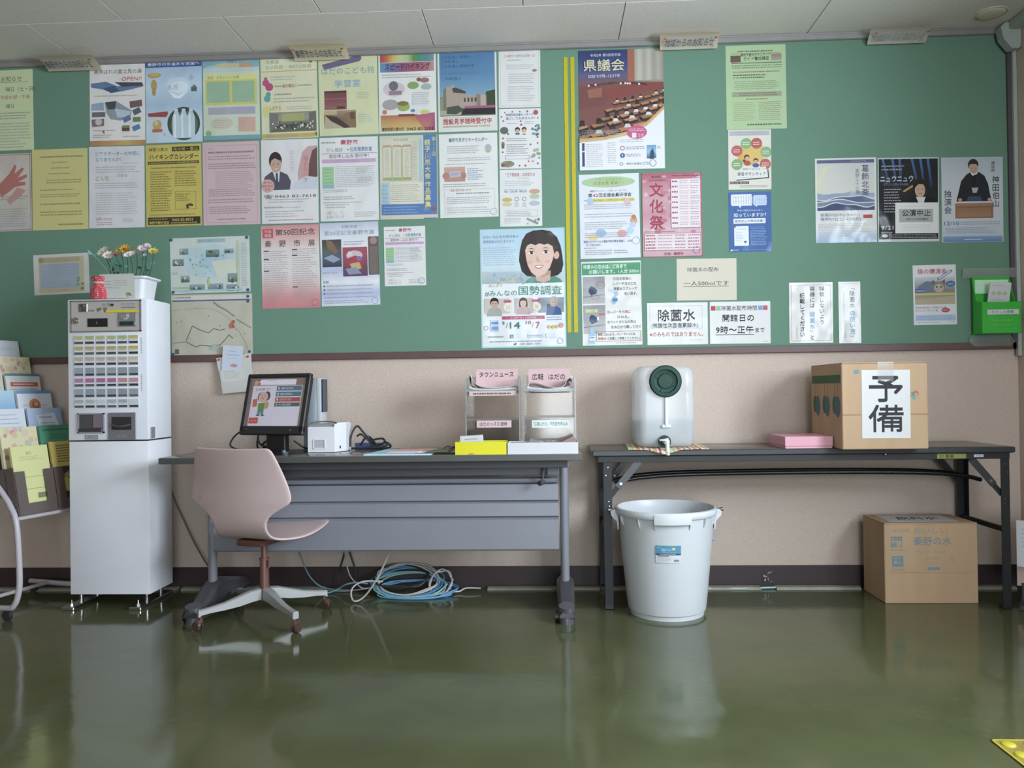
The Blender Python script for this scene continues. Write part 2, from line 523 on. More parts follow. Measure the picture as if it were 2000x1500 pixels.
# cable trunking in the corner
TRK = mat('grey_green_trunking', '#a3aaa3', .5)
t = thing('cable_trunking', 'grey plastic cable trunking running up the right corner and along the ceiling', 'trunking', (2.235, -.05, 1.1))
obj('vertical_duct', bx(2.231, -.032, 1.10, 2.249, -.006, 2.56, .003), TRK, t)
bm = B()
prism_y(bm, [(2.155, 2.655), (2.175, 2.675), (2.245, 2.675), (2.249, 2.66), (2.249, 2.565), (2.24, 2.55), (2.205, 2.55), (2.165, 2.60)], -.075, -.02)
bmesh.ops.bevel(bm, geom=bm.edges[:], offset=.004, segments=1, affect='EDGES')
obj('elbow_cover', bm, TRK, t)
obj('horizontal_duct', bx(2.19, -2.4, 2.638, 2.249, -.075, 2.678, .004), TRK, t)

# ceiling speaker
t = thing('ceiling_speaker', 'flat round beige speaker grille set in the ceiling near the right corner', 'speaker', (2.064, -.155, H))
bm = B(); lathe(bm, [(0, H-.010), (.045, H-.009), (.058, H-.006), (.064, H), (.064, H+.004)], 36, (2.064, -.155, 0))
obj('grille', bm, mat('beige_grille', '#d2c8b4', .7, noise=.08, nscale=400), t, smooth=True)
bm = B(); lathe(bm, [(.064, H-.004), (.070, H-.003), (.071, H+.002), (.064, H+.002)], 36, (2.064, -.155, 0))
obj('rim', bm, mat('beige_rim', '#cfc9b8', .6), t, smooth=True)

# green exit-style plate edge on the right wall
tag(obj('wall_sign', bx(2.240, -.40, 1.90, 2.249, -.12, 2.04, .002), mat('sign_green', '#3f9a62', .5)), 'small green sign plate on the right wall beside the trunking', 'sign')

# flat cable covers on the floor along the skirting
cov = mat('grey_cable_cover', '#8b897c', .5, noise=.1, nscale=30)
for i, (x0, x1, lb) in enumerate(((-5.0, -1.86, 'long grey floor cable cover running behind the white ticket machine'),
        (-1.83, -1.12, 'grey floor cable cover at the foot of the left desk leg'),
        (-.31, 1.0, 'grey floor cable cover between the coiled cables and the grey bin'),
        (1.075, 1.47, 'short grey floor cable cover left of the carton on the floor'),
        (1.90, 2.19, 'grey floor cable cover right of the carton on the floor'))):
    bm = B(); prism_x(bm, [(-.058, 0), (-.052, .010), (-.044, .013), (-.016, .013), (-.008, .010), (-.004, 0)], x0, x1)
    tag(obj('cable_cover', bm, cov, base=((x0+x1)/2, -.03, 0)), lb, 'cable cover', 'grey cable covers on the floor')
bm = B(); tube(bm, [(.50, -.05, .006), (.7, -.052, .006), (.8, -.048, .006), (.92, -.05, .006), (1.074, -.04, .008)], .005, 6, 4)
tag(obj('floor_cable', bm, mat('pale_blue_cable', '#9fc0c0', .5), base=(.8, -.05, 0)), 'thin pale blue cable lying along the skirting right of the bin', 'cable')
# scrap of tape on the skirting
bm = B()
rr = random.Random(4)
for i in range(7):
    a = rr.uniform(0, 2*PI); cx, cz = 1.055+.02*math.cos(a), .052+.018*math.sin(a)
    p = [(cx+rr.uniform(-.014,.014), cz+rr.uniform(-.012,.012)) for _ in range(3)]
    prism_y(bm, p, -.006-.001*i, -.0052-.001*i)
tag(obj('tape_scrap', bm, mat('torn_tape', '#a9a2a0', .35), base=(1.055, -.004, .05)), 'torn scrap of clear tape stuck on the brown skirting', 'tape')

# ------------------------------------------------------------------ header banners on the top rail
def banner(x0, x1, zb, yb, txt, label, col, bgc, sd):
    w = x1-x0; yt = yb-.088; h = .092
    t = thing('header_banner', label, 'banner', ((x0+x1)/2, yb, zb), 0, 'paper header banners along the top rail')
    # curved strip of paper: grid from bottom edge on the rail to the top edge leaning into the room
    bm = B(); n = 6; rows = []
    pts = []
    for i in range(n+1):
        u = i/n
        pts.append((yb - .0 - .092*u**1.15, zb + .052*math.sin(u*PI*.42) - .012*u*u))
    for y, z in pts:
        rows.append([(bm.verts.new((x0 + .012*((y-yb)/.09), y, z)), bm.verts.new((x1 + .004*((y-yb)/.09), y, z))) for _ in (0,)][0])
    for a, b in zip(rows, rows[1:]): bm.faces.new((a[0], a[1], b[1], b[0]))
    bmesh.ops.solidify(bm, geom=bm.faces[:], thickness=.0012)
    obj('paper_strip', bm, mat('banner_paper_'+sd, bgc, .8), t)
    s = Sheet(w*.94, .076, bgc, t=0)
    s.t_(txt, 50, 50, 74, col, w=90, al='c', bold=.02)
    s.k -= 0
    s.rot(3, 14, 3, 2.2, 30, '#c9682e'); s.rot(97, 14, 3, 2.2, -30, '#b4552c'); s.rot(95, 88, 2, 1, 0, '#c7a83a')
    ang = math.atan2(pts[-1][1]-pts[1][1], -(pts[-1][0]-pts[1][0]))
    mid = ((pts[0][0]+pts[-1][0])/2-.004, (pts[0][1]+pts[-1][1])/2-.0075)
    s.build('lettering', PAPER, t, ((x0+x1)/2-.004, mid[0], mid[1]), (PI/2-ang, 0, 0))
banner(-2.50, -2.225, 2.612, -.022, '秦野市からのお知らせ', 'left-most curled paper header banner on the top rail above the left posters', '#5b6886', '#d8d0ba', 'a')
banner(-1.235, -.962, 2.622, -.026, '秦野市からのお知らせ', 'curled paper header banner with dark blue lettering above the study room poster', '#37466e', '#e6dcbe', 'b')
banner(.565, .84, 2.615, -.026, '地域からのお知らせ', 'curled paper header banner with purple blue lettering right of the tall assembly poster', '#4c5a86', '#e8dfcc', 'c')
banner(1.555, 1.83, 2.61, -.022, '地域からのお知らせ', 'faded pale paper header banner at the right end of the top rail', '#97a0ad', '#e2dcd0', 'd')

# two yellow tape strips
for x, lb in ((.1065, 'left of the two tall yellow tape strips on the green board'), (.139, 'right of the two tall yellow tape strips on the green board')):
    bm = B(); hh = 1.357
    box(bm, -.0095, -.0016, -hh/2, .0095, 0, hh/2)
    o = obj('yellow_tape', bm, mat('yellow_tape', '#b3a70c', .5, noise=.06, nscale=60))
    o.location = (x, -.0002, 1.928); tag(o, lb, 'tape', 'yellow tape strips on the board')
# ------------------------------------------------------------------ posters and notices on the board
POS = {
'yg':(-2.744,2.430,0.295,0.410,0.0104),'open':(-2.158,2.443,0.287,0.416,-0.0037),'water':(-1.866,2.450,0.290,0.417,0.0050),
'bluegreen':(-1.571,2.452,0.289,0.406,0.0040),'band':(-1.276,2.453,0.287,0.416,0.0126),'kids':(-0.977,2.455,0.297,0.404,0.0123),
'hike':(-0.680,2.459,0.288,0.406,0.0031),'plant':(-0.381,2.458,0.293,0.407,0.0042),'letter':(-0.122,2.512,0.206,0.294,-0.0080),
'heart':(-0.123,2.211,0.206,0.297,-0.0032),'peer':(-0.123,1.918,0.208,0.281,-0.0035),'hand':(-2.753,2.010,0.285,0.394,0.0121),
'yellow':(-2.460,2.020,0.290,0.411,0.0047),'white':(-2.165,2.024,0.287,0.413,-0.0048),'calendar':(-1.871,2.026,0.286,0.412,0.0052),
'pink':(-1.576,2.028,0.290,0.418,0.0061),'man':(-1.278,2.030,0.288,0.421,0.0018),'health':(-0.978,2.034,0.294,0.418,0.0042),
'kite':(-0.679,2.035,0.288,0.416,-0.0012),'keyh':(-0.380,2.036,0.290,0.416,0.0062),'cert':(-2.457,1.590,0.288,0.204,0.0286),
'map1':(-1.689,1.620,0.407,0.280,0.0135),'map2':(-1.683,1.321,0.414,0.304,0.0030),'pinkex':(-1.279,1.603,0.294,0.416,0.0109),
'bluex':(-0.979,1.610,0.294,0.415,0.0155),'health2':(-0.703,1.643,0.207,0.295,0.0069),'census':(-0.119,1.473,0.418,0.587,0.0034),
'assem':(0.376,2.340,0.415,0.591,-0.0006),'train':(0.311,1.818,0.293,0.414,0.0083),'bunka':(0.615,1.817,0.290,0.411,-0.0018),
'chusui':(0.315,1.390,0.291,0.412,0.0068),'memo':(0.777,1.497,0.289,0.204,-0.0070),'jokin':(0.633,1.284,0.293,0.205,-0.0025),
'hours':(0.935,1.284,0.291,0.205,-0.0051),'guide':(1.030,2.430,0.289,0.411,-0.0001),'volun':(0.994,2.077,0.206,0.292,-0.0082),
'know':(0.991,1.774,0.205,0.292,0.0018),'goin':(1.275,1.326,0.208,0.293,-0.0063),'usage':(1.459,1.324,0.104,0.297,0.0009),
'wave':(1.450,1.867,0.290,0.410,-0.0043),'piano':(1.746,1.863,0.288,0.406,-0.0107),'solo':(2.046,1.855,0.288,0.409,-0.0082),
'cat':(1.862,1.401,0.203,0.288,0.0060),'stop':(1.782,1.773,0.202,0.148,-0.0164)}
W_ = '#e4e2de'; K_ = '#2b2a2c'; G_ = '#8c8a88'; LG = '#aeacaa'
def poster(key, bg, lam, label, name='poster', group=None, yoff=-.0005):
    x, z, w, h, a = POS[key]
    s = Sheet(w, h, bg, seed=sum(map(ord, key)))
    def done():
        s.build(name, LAM if lam else PAPER, None, (x, yoff, z), (0, -a, 0), label, 'notice' if name == 'notice' else 'map' if name == 'map_sheet' else 'poster', group)
    return s, done

s, d = poster('yg', '#c9d69a', 0, 'pale yellow-green text flyer cut off by the left edge, beside bare green felt')
s.t_('お知らせ', 62, 11, 7, '#5a7a3e', al='c', bold=.02); s.r(40, 15, 92, 15.8, '#86a84c')
s.t_('曜日（土・日）', 52, 24, 6, '#4a4a40'); s.t_('午前の部・午後', 42, 34, 5.5, '#b0503c'); s.t_('曜日', 52, 45, 5.5, '#4a4a40')
s.lines(10, 52, 95, 62, 3, '#6a6e54'); s.lines(8, 65, 96, 98, 9, '#8a9070'); d()

s, d = poster('open', '#e3dcd8', 1, 'white flyer announcing an opening in orange, with small photos of a spa and lake')
s.t_('美奈ばれの富士見の湯', 8, 10, 5.8, '#5b4a3e', w=86, bold=.01); s.t_('OPEN!!', 58, 19, 6.5, '#c4512f', w=36, bold=.03, shear=.15)
s.poly([(2,24),(30,22),(50,28),(95,24),(97,29),(70,33),(40,36),(22,31),(3,29)], '#5b7ea6'); s.poly([(45,23),(95,24),(97,28),(60,29)], '#4b4a55'); s.poly([(25,30),(45,27),(55,34),(38,36)], '#3d5a80')
s.lines(8, 38, 90, 41, 1, LG)
s.poly([(3,49),(25,47),(26,57),(3,57)], '#8da9c4'); s.r(4,59,28,65,'#6a6d75'); s.poly([(3,68),(26,67),(26,76),(4,77)], '#8a6f72'); s.e(16,71,6,None,'#c8bcbc')
s.poly([(27,48),(48,46),(62,52),(76,58),(74,66),(55,70),(38,68),(30,60)], '#8c98a4'); s.poly([(28,47),(48,46),(46,56),(33,56)], '#4a4f4e'); s.poly([(45,55),(75,59),(70,66),(50,66)], '#b5c4d0')
s.poly([(72,47),(94,45),(95,53),(73,55)], '#7a5a58'); s.rot(85,59,7,5,-25,'#4e6578'); s.rot(67,68,7,4.6,-25,'#5a76a6'); s.r(78,66,92,72,'#5f8a50'); s.r(58,77,72,83,'#6e4a36'); s.rot(84,79,7,4.4,-22,'#3f80b4'); s.r(59,76,72,79,'#7c8a3c')
s.lines(5,80,50,83,1,LG); s.lines(5,86,40,91,2,LG); s.lines(60,88,95,91,1,LG); s.poly([(22,83),(26,81),(27,86)], '#c0453a')
s.gx(0,94,100,100,['#b58247','#c98a4a','#c9a93e','#b98232']); d()

s, d = poster('water', '#a9c4dd', 1, 'light blue poster of splashing water and a round photo of three clear bottles')
s.gy(0,8,100,100,['#9fbcd9','#bcd3e6','#a4c0db','#c3d4e4','#bdd0e2']); s.r(0,0,100,8.5,'#31549a'); s.t_('秦野市の水道水を全国へ', 4, 4.5, 5, '#dbe4f2', w=92, bold=.02)
s.e(16,18,12,3.2,'#b99a3c'); s.rot(16,17,8,3,0,'#c9aa4a'); s.e(15,30,5.5,7,'#c09a40',12); s.e(15,38,3.5,5,'#b58f3a',10)
s.e(58,32,22,11,'#c3d8ea'); s.e(60,33,16,7.5,'#d9e6f1'); s.t_('水活', 38, 33, 7, '#7fa6cc'); s.poly([(40,37),(58,44),(75,38),(62,47),(50,46)], '#e6eef5')
s.t_('水', 82, 22, 7, '#7f9fc9', al='c'); s.rot(86,36,5,4,0,'#2f6f70'); s.r(84,31,89,34,'#b35048')
s.poly([(3,64),(38,62),(40,65),(36,69),(5,68)], '#a83e3c'); s.e(20,78,8,6,'#caa04c'); s.r(11,83,29,87,'#c26a3c'); s.e(18,76,4,3.5,'#d8bd7a')
s.e(67,77.5,29,None,'#3c4f40',32); s.e(68,79,24,None,'#56705a',26)
for x in (54,67,80):
    s.poly([(x-7,95),(x-7,70),(x-4,64),(x-3,61),(x+3,61),(x+4,64),(x+7,70),(x+7,95)], '#b9cfdc'); s.r(x-4,66,x-1,94,'#dfeaf0'); s.r(x-3,59.5,x+3,62,'#cfd6da')
s.t_('水', 30, 90, 4, '#7f9fc9'); d()

s, d = poster('bluegreen', '#c6d2b8', 1, 'pale poster with blue cloud header and two green timetable columns')
s.gy(0,0,100,11,['#6fa5bd','#86b4c0']); s.e(45,9,26,4,'#c9b98a'); s.e(76,9,12,3.6,'#cc9a62'); s.e(18,11,14,3,'#a9c4c2'); s.r(0,11,100,16,'#b8ccc8')
s.t_('子育て', 52, 4, 4, '#3f6f8c', al='c'); s.r(4,21,95,57,'#cfc840'); s.r(4,19,95,26,'#d5d67a'); s.t_('スケジュール表', 24, 23, 4.2, '#6a7a3a'); s.t_('実施', 8, 23, 4, '#c5623c')
s.r(7,28,47,54,'#8fb890'); s.r(52,28,91,54,'#8fb890'); s.lines(9,30,45,53,8,'#769f7a',.4,.2); s.lines(54,30,89,53,8,'#769f7a',.4,.2)
s.r(9,60,92,69,'#a9a4b8'); s.lines(10,60,90,69,3,'#8a86a0'); s.e(33,80,20,7.5,'#c8c2a6'); s.lines(18,75,50,86,4,'#b58a72'); s.r(62,73,92,91,'#d6a48c'); s.lines(64,74,90,90,5,'#c08670')
s.e(9,92,5,None,'#7fb46a'); s.r(0,95,100,100,'#6ba3b0'); d()

s, d = poster('band', '#d6d3a8', 1, 'cream poster with pink and teal bubbles and a photo of a seated school band')
s.r(3,2,96,17,'#d9d8b0'); s.t_('吹奏楽', 10, 7, 5.5, '#9a8f78'); s.t_('北公民館・本町公民館', 8, 13.5, 5, '#7fa05a', w=82, bold=.01); s.r(0,18,100,19,'#cfa84c'); s.poly([(83,3),(88,2),(92,9),(88,10)], '#8a6a3c')
s.e(9,32,6,None,'#c2447c'); s.e(15,37,7,None,'#c23f74'); s.e(9,27,3,None,'#b8508a'); s.e(13,46,4.5,None,'#4a9aa0'); s.e(11,51,6,None,'#4aa39c'); s.e(10,65,7,None,'#d4cf62'); s.e(8,70,5,None,'#cdd07a')
s.lines(18,24,62,30,2,'#a09a80'); s.lines(24,35,38,38,1,'#6a665a',.7); s.t_('毎月曜日に', 38, 36.5, 4.4, '#b8453c', w=26, bold=.02); s.lines(66,35,90,38,1,'#6a665a',.6); s.lines(24,45,60,48,1,'#6a665a',.7); s.lines(22,50,96,57,2,'#8d8a74'); s.t_('LET\'S', 16, 63, 6, '#b58a3a', bold=.03); s.lines(44,61,90,66,2,'#a09a80')
s.gy(14,68,97,92,['#8c8c7c','#9a9a80','#4f5648','#6d6a50']); s.poly([(14,68),(30,70),(30,84),(14,92)], '#79776c'); s.poly([(97,68),(84,70),(84,84),(97,92)], '#6b695e'); s.r(36,70,76,79,'#a8a45a')
for i in range(46):
    x = 19+72*s.rng.random(); y = 80+9*s.rng.random(); s.e(x,y,1.6,None,s.rng.choice(['#c9c9c0','#e0ddd0','#3c4438','#2f362f','#8d9086']),6)
s.r(2,94,97,99,'#c7a83c'); s.lines(8,94.6,80,98.6,1,'#7a6a34',.6); s.poly([(93,95),(98,93),(98,99)], '#5a7a3c'); d()

s, d = poster('kids', '#cdcf9a', 1, 'plain pale yellow study room poster with big grey-blue lettering and two room photos')
s.poly([(6,11.5),(66,1.8),(73,3),(74,6),(70,9),(10,18)], '#6f5f86')
s.t_('はだのこども館', 5, 20, 9.2, '#8a99a4', w=90, bold=.025); s.t_('学習室', 27, 36, 9.6, '#7fa3c2', w=44, bold=.035)
s.gy(9,45,47,68,['#7c3f46','#8a4a4e','#9a6258']); s.r(9,44.5,47,47,'#4f3836'); s.r(9,54,47,55,'#a3686a'); s.r(30,64,44,67,'#5c3a36')
s.gy(8,69,62,91,['#a58a64','#7d6246','#8a7454']); s.r(8,69,30,74,'#c0a878'); s.poly([(10,75),(30,78),(45,91),(8,91)], '#b8a88a'); s.poly([(9,74),(30,77),(52,90),(42,91),(20,82)], '#4a3c30'); s.poly([(40,73),(62,70),(62,91),(52,89)], '#8c6a4a'); s.r(52,72,60,80,'#6b4d36')
s.lines(64,47,86,56,4,'#b0b48c'); s.lines(66,74,90,86,5,'#a0a47c'); d()

s, d = poster('hike', '#dcd8d2', 1, 'colourful hiking poster with rainbow header and orange footer with a phone number')
s.gx(3,3,97,13,['#b8332c','#c4652c','#cfae34','#b7c47a','#aebd8a','#4f8f3c','#3c9078','#4a8a92','#7f8f96']); s.gx(3,13.5,97,25,['#4f93b0','#6a6ea0','#8a4f7a','#a8506a','#b0566a','#b88a80'])
s.t_('スピードハイキング', 12, 18.5, 9, '#2d2a40', w=78, bold=.03); s.lines(6,27,92,33,2,G_)
s.e(80,36,8,3.2,'#a06a5c'); s.e(70,35,4,2.4,'#8c4f48'); s.e(27,46,19,9,'#cbb8c0'); s.e(26,42,8,6,'#6e6a72'); s.r(18,48,40,53,'#9a7a86'); s.e(60,42,10,4.6,'#7aa24a'); s.e(83,44,9,4,'#9ab0ac'); s.r(58,52,86,68,'#d3d2d0'); s.lines(58,50,88,66,7,'#9a9896')
s.e(20,65,14,6.5,'#a89a9c'); s.lines(10,60,30,70,4,'#7a7276'); s.e(43,68,11,5.5,'#93a83a'); s.e(42,64,10,3,'#86702f'); s.e(10,74,4,None,'#c9784c'); s.e(59,73,4,2,'#4f86b0')
s.gy(3,78,97,98,['#b86a3a','#c79a4a','#cbb05c']); s.poly([(60,78),(97,76),(97,98),(80,98)], ['#b8506a','#b04878','#a03c6c','#c07a5c']); s.r(34,77,62,80,'#8a3a38'); s.rot(80,74,14,4.5,-8,'#d5d8cf'); s.e(80,75,8,2.6,'#c9c04c')
s.t_('秦野駅観光案内所', 5, 95.2, 4.6, '#3a2326', w=38, bold=.03); s.t_('0463-80-2303', 48, 95.2, 5, '#2c1f2a', w=46, bold=.04); d()

s, d = poster('plant', '#d7d4cc', 1, 'poster of a beige public building under deep blue sky with bold red lettering')
s.gy(3,3,97,81,['#3f78a8','#4a82ae','#6f9dba','#9ab6c4']); s.r(3,66,97,81,'#6d6a58')
for y, w in ((9,50),(14,30),(20,56),(29,66),(35,34)): s.t_('ごみ処理と環境を学ぶ見学'[:max(4, w//6)], 6, y, 4, '#2c527e' if y != 29 else '#5f6f9a', w=w, bold=.01)
s.poly([(3,68),(3,58),(14,56),(14,68)], '#5a6a50'); s.poly([(78,62),(82,52),(97,50),(97,80),(80,80)], '#39482f'); s.poly([(3,60),(8,57),(14,60),(14,80),(3,80)], '#8c9068')
s.poly([(9,78),(9,49),(14,45),(22,45),(25,42),(32,47),(47,50),(47,55),(66,57),(66,54),(82,56),(82,78)], '#a89684'); s.poly([(9,49),(14,45),(14,78),(9,78)], '#7d7064'); s.poly([(24,47),(30,46),(47,51),(47,54),(26,52)], '#4e4742')
for x in (44,50,56,62): s.r(x,59,x+3,64,'#4d4640'); s.k -= 1
s.k += 1; s.r(65,55,72,76,'#8a7a6a'); s.r(72,56,80,72,'#b3a290')
s.r(45,69,97,72,'#a8567e'); s.r(40,72,97,79.5,'#2a2a26'); s.r(3,74,38,80,'#a8a490'); s.poly([(15,70),(34,68),(44,74),(30,79),(14,78)], '#4a5240')
s.t_('施設見学随時受付中', 8, 87.5, 7.4, '#c22a30', w=82, bold=.045); s.lines(8,82,90,84,1,G_); s.r(8,93.5,64,94.6,'#c4bd4a'); s.lines(8,92,90,95.5,1,'#9a8f5a',.7); d()

s, d = poster('letter', '#d8d6d2', 1, 'small white letter with thin border at the top beside the tall yellow tapes', 'notice')
s.frame(4,3,96,97,'#b4b6b2',.7); s.ring(16,13,3,'#b86a70',.8); s.ring(84,13,3,'#b86a70',.8); s.t_('秦野市介護予防の皆様へ', 50, 13, 5, '#a4626a', w=58, al='c'); s.lines(20,18,60,22,1,LG); s.lines(18,27,88,36,3,'#b2b0ae'); s.e(86,38,6,2.4,'#9a8478'); s.lines(24,42,86,60,5,'#b2b0ae'); s.lines(22,63,88,90,7,'#b6b4b2'); d()

s, d = poster('heart', '#dcdad8', 1, 'laminated white leaflet dotted with red hearts and flowers and two cartoon children', 'notice')
R = random.Random(3)
for x, y in ((6,13),(14,6),(32,5),(50,5),(68,5),(88,6),(93,16),(10,20),(52,21),(53,27),(9,49),(8,72),(92,48),(70,88),(80,88),(92,92),(48,95),(62,95),(75,60),(92,58)):
    s.e(x, y, R.uniform(1.8,2.8), None, R.choice(['#b8404a','#c0505a','#b5455c']), 7)
s.e(88,7,6,None,'#b05058'); s.t_('地域包括支援センターで', 16, 10, 5, '#3f5f9a', w=66, bold=.02); s.t_('過ごしてみませんか！', 16, 16, 5, '#3f5f9a', w=70, bold=.02); s.lines(20,23,46,26,1,LG); s.lines(62,21,90,26,2,'#b09cb4')
s.e(12,36,10,6,'#5c6a5e'); s.poly([(20,39),(25,43),(19,43)], '#4c5a50'); s.e(44,35,6,None,'#3a2e30'); s.e(44,37,4.6,None,'#d2a080'); s.e(60,35,6,None,'#4a3428'); s.e(60,37,5,None,'#d6a684'); s.rot(44,42,5,2,0,'#3a5fa0'); s.rot(60,43,4,1.6,0,'#b88a3a')
s.blobs(78,28,96,44,16,['#4a6a8a','#5f7f98','#8aa0a4','#6a8a70'],(2,4)); s.lines(18,48,68,55,2,G_); s.e(9,59,4,4.6,'#8a8264'); s.r(6,59,12,66,'#6a6a50'); s.lines(18,58,70,76,5,LG); s.frame(14,78,72,84,'#8a98a4',.8); s.e(20,92,16,5.4,'#8f8a70'); s.blobs(8,89,32,95,8,['#a06a5c','#6f7a58','#8a5040'],(2,4)); s.blobs(80,68,96,84,10,['#a8b08a','#b09a78','#8a9a78'],(2,4)); d()

s, d = poster('peer', '#d9d8d6', 1, 'laminated white leaflet with red title, oval speech bubbles and sketched people', 'notice')
s.t_('「ピア相談会」のお知らせ', 14, 9, 7, '#b03a46', w=70, bold=.03); s.lines(40,14,70,17,1,LG); s.lines(12,19,80,29,3,'#b8b4b4'); s.t_('相談・交流の場・情報交換', 10, 38.5, 4.4, '#3f6a9a', w=54, bold=.02); s.lines(10,34,66,36,1,'#8aa0bc')
s.e(82,39,13,4.4,'#cf9a7a'); s.e(82,48,12,4.6,'#aebf9c'); s.e(82,60,13,4.4,'#b0b4c6'); s.e(17,53,12,3.8,'#cfae4c'); s.e(17,61,12,3.6,'#cfc58a')
for x in (40,58): s.ring(x,52,5,'#5a5a60',1.1); s.r(x-3,58,x+3,59,'#6a6a70'); s.poly([(x-6,66),(x-3,57),(x+3,57),(x+6,66)], '#c4c4c8')
s.frame(12,71,90,83,'#a4aab4',.7); s.lines(16,73,86,82,3,'#a09ea4'); s.lines(10,85,50,95,4,'#98969a'); s.rot(76,91,14,2.2,25,'#7a9a8a'); s.blobs(62,86,92,96,7,['#8a8a80','#a4a49a','#6f8a7a'],(2,4)); d()

s, d = poster('hand', '#cdbcb0', 1, 'faded red and beige flyer with a drawn open hand, cut off by the left edge')
s.frame(1,1,99,99,'#b08a74',1.6); s.gy(3,3,97,97,['#c6b6aa','#cdbfb6','#c2b8a8','#b3b4b4'])
s.poly([(40,40),(60,26),(70,14),(74,16),(70,26),(84,18),(88,20),(76,31),(92,27),(93,31),(76,37),(90,37),(89,41),(70,43),(58,50),(44,56)], '#bd6a60'); s.poly([(55,60),(75,44),(90,48),(80,56),(60,66)], '#c78a80'); s.lines(35,54,96,60,2,'#9a9490'); s.lines(35,70,94,95,8,'#a8a094'); d()

s, d = poster('yellow', '#cfc368', 0, 'plain yellow sheet with faint centred lines of text')
s.lines(14,8,92,11,1,'#8a8248',.7,.05); s.lines(36,15,66,18,1,'#9c9350'); s.lines(34,22,68,25,1,'#9c9350'); s.lines(30,29,70,32,1,'#9c9350'); s.lines(26,37,90,43,2,'#97904e'); s.lines(14,49,78,52,1,'#97904e'); s.lines(14,55,90,60,2,'#97904e'); s.lines(14,66,92,70,1,'#97904e'); s.lines(14,76,90,83,2,'#97904e'); s.lines(46,92,92,95,1,'#8a8248',.7,.02); d()

s, d = poster('white', '#d6d4d6', 1, 'white sheet with blue two-line title between the yellow sheet and the yellow calendar')
s.t_('ピアサポーターの仲間に', 12, 9, 5.8, '#5a8ab8', w=80, bold=.02); s.t_('なりませんか！', 12, 16, 5.8, '#5a8ab8', w=46, bold=.02); s.lines(62,20,92,22,1,LG); s.lines(12,24,92,33,3,'#b4b2b6'); s.t_('どんな', 12, 39, 7, '#b0a078', w=24, bold=.04); s.t_('対象者', 50, 36, 4.6, '#9a98a0'); s.lines(10,44,90,52,3,'#aeacb2'); s.lines(12,56,88,84,10,'#bcbabe',.5,.3); s.t_('お問い合わせ', 12, 89, 4, '#c05a7a', w=30); s.lines(14,92,44,97,2,'#cf8a9c'); s.lines(60,88,80,94,3,LG); d()

s, d = poster('calendar', '#cbb52c', 1, 'strong yellow hiking calendar poster with black title and black footer bar')
s.t_('神奈川県の', 6, 6, 4.8, '#3a3524', w=34, bold=.02); s.r(48,3,97,8.5,'#37321f'); s.t_('花の街・里山', 50, 5.8, 4.4, '#cbb52c', w=44, bold=.02); s.t_('ハイキングカレンダー', 7, 15, 7, '#2f2a1a', w=88, bold=.04); s.r(4,20.5,96,24,'#4a421f'); s.lines(6,21,94,23.6,1,'#a8983a',.7,.02); s.lines(10,27.5,94,29.5,1,'#7a6c28',.7,.05)
s.lines(8,32,47,82,17,'#7f7128',.45,.35); s.lines(52,32,92,52,7,'#7f7128',.45,.4); s.frame(52,58,90,80,'#9a8a2c',.8); s.lines(54,60,80,70,4,'#8a7c2a'); s.blobs(66,74,86,78,6,['#3a3420','#5c5028'],(2,3))
s.lines(6,85,90,87,1,'#8a7c2a'); s.r(3,89,97,98,'#3b3420'); s.t_('秦野市観光協会', 5, 95.5, 3.8, '#cbb52c', w=36, bold=.03); s.t_('0463-82-8833', 46, 92.3, 4.4, '#cbb52c', w=38, bold=.03); s.lines(44,95,92,97.5,1,'#a8983a',.7,.05); s.lines(5,90,38,92.5,1,'#8f8238',.7,.05); d()

s, d = poster('pink', '#d0adb2', 0, 'plain dusty pink sheet of small dark text inside a thin frame')
s.frame(5,4,96,97,'#b98f98',.7); s.lines(10,7,20,9,1,'#a8848c'); s.lines(10,11,90,14,1,'#8f6d78',.8,.1); s.lines(10,16,92,22,2,'#a8848c'); s.lines(10,25,94,33,3,'#9c7883'); s.lines(22,35,90,56,9,'#b08c95',.45,.25); s.lines(10,56,92,66,4,'#a37f89'); s.lines(8,68,94,74,2,'#a37f89'); s.lines(10,77,84,87,4,'#a37f89'); s.lines(24,92,76,94,1,'#977480',.8,.05); d()

s, d = poster('man', '#dad6d6', 1, 'white consultation poster with a photo of a man in a dark suit')
s.gy(1,2,99,60,['#dcd8d8','#d8d2d2','#d2cfd4']); s.poly([(66,60),(64,40),(72,16),(82,9),(99,8),(99,45),(80,50),(70,60)], '#c99a98'); s.poly([(82,60),(84,30),(90,14),(99,10),(99,44)], '#6e4a4a'); s.poly([(50,60),(62,50),(78,44),(99,46),(99,60)], '#c6c8d4')
s.poly([(1,58),(6,44),(18,38),(34,38),(46,42),(52,50),(50,60),(2,60)], '#55505e'); s.poly([(20,38),(33,37),(31,50),(27,52)], '#d8d4d6'); s.poly([(25,40),(29,40),(30,54),(26,54)], '#3a4a6a')
s.e(25,25,11.4,10.5,'#2f2a2c'); s.e(26,30,9.6,9.6,'#c79a86'); s.poly([(15,26),(18,19),(30,17),(36,24),(33,25),(24,22)], '#2f2a2c')
for q in (22,30): s.e(q,29,1.1,.6,'#3a2a26',8)
s.poly([(22,34),(30,34),(26,36.4)], '#d8c0b8')
s.v_('ひとりで', 54, 12, 6.6, '#d2a8ac'); s.v_('悩まないで', 78, 20, 6.4, '#c8747c', bold=.02)
s.e(11,55,12,8,'#d8a09a'); s.t_('専門の', 11, 51, 3.6, '#7a3f42', al='c'); s.t_('相談員が', 11, 55, 3.6, '#7a3f42', al='c'); s.t_('対応', 11, 59, 3.6, '#7a3f42', al='c')
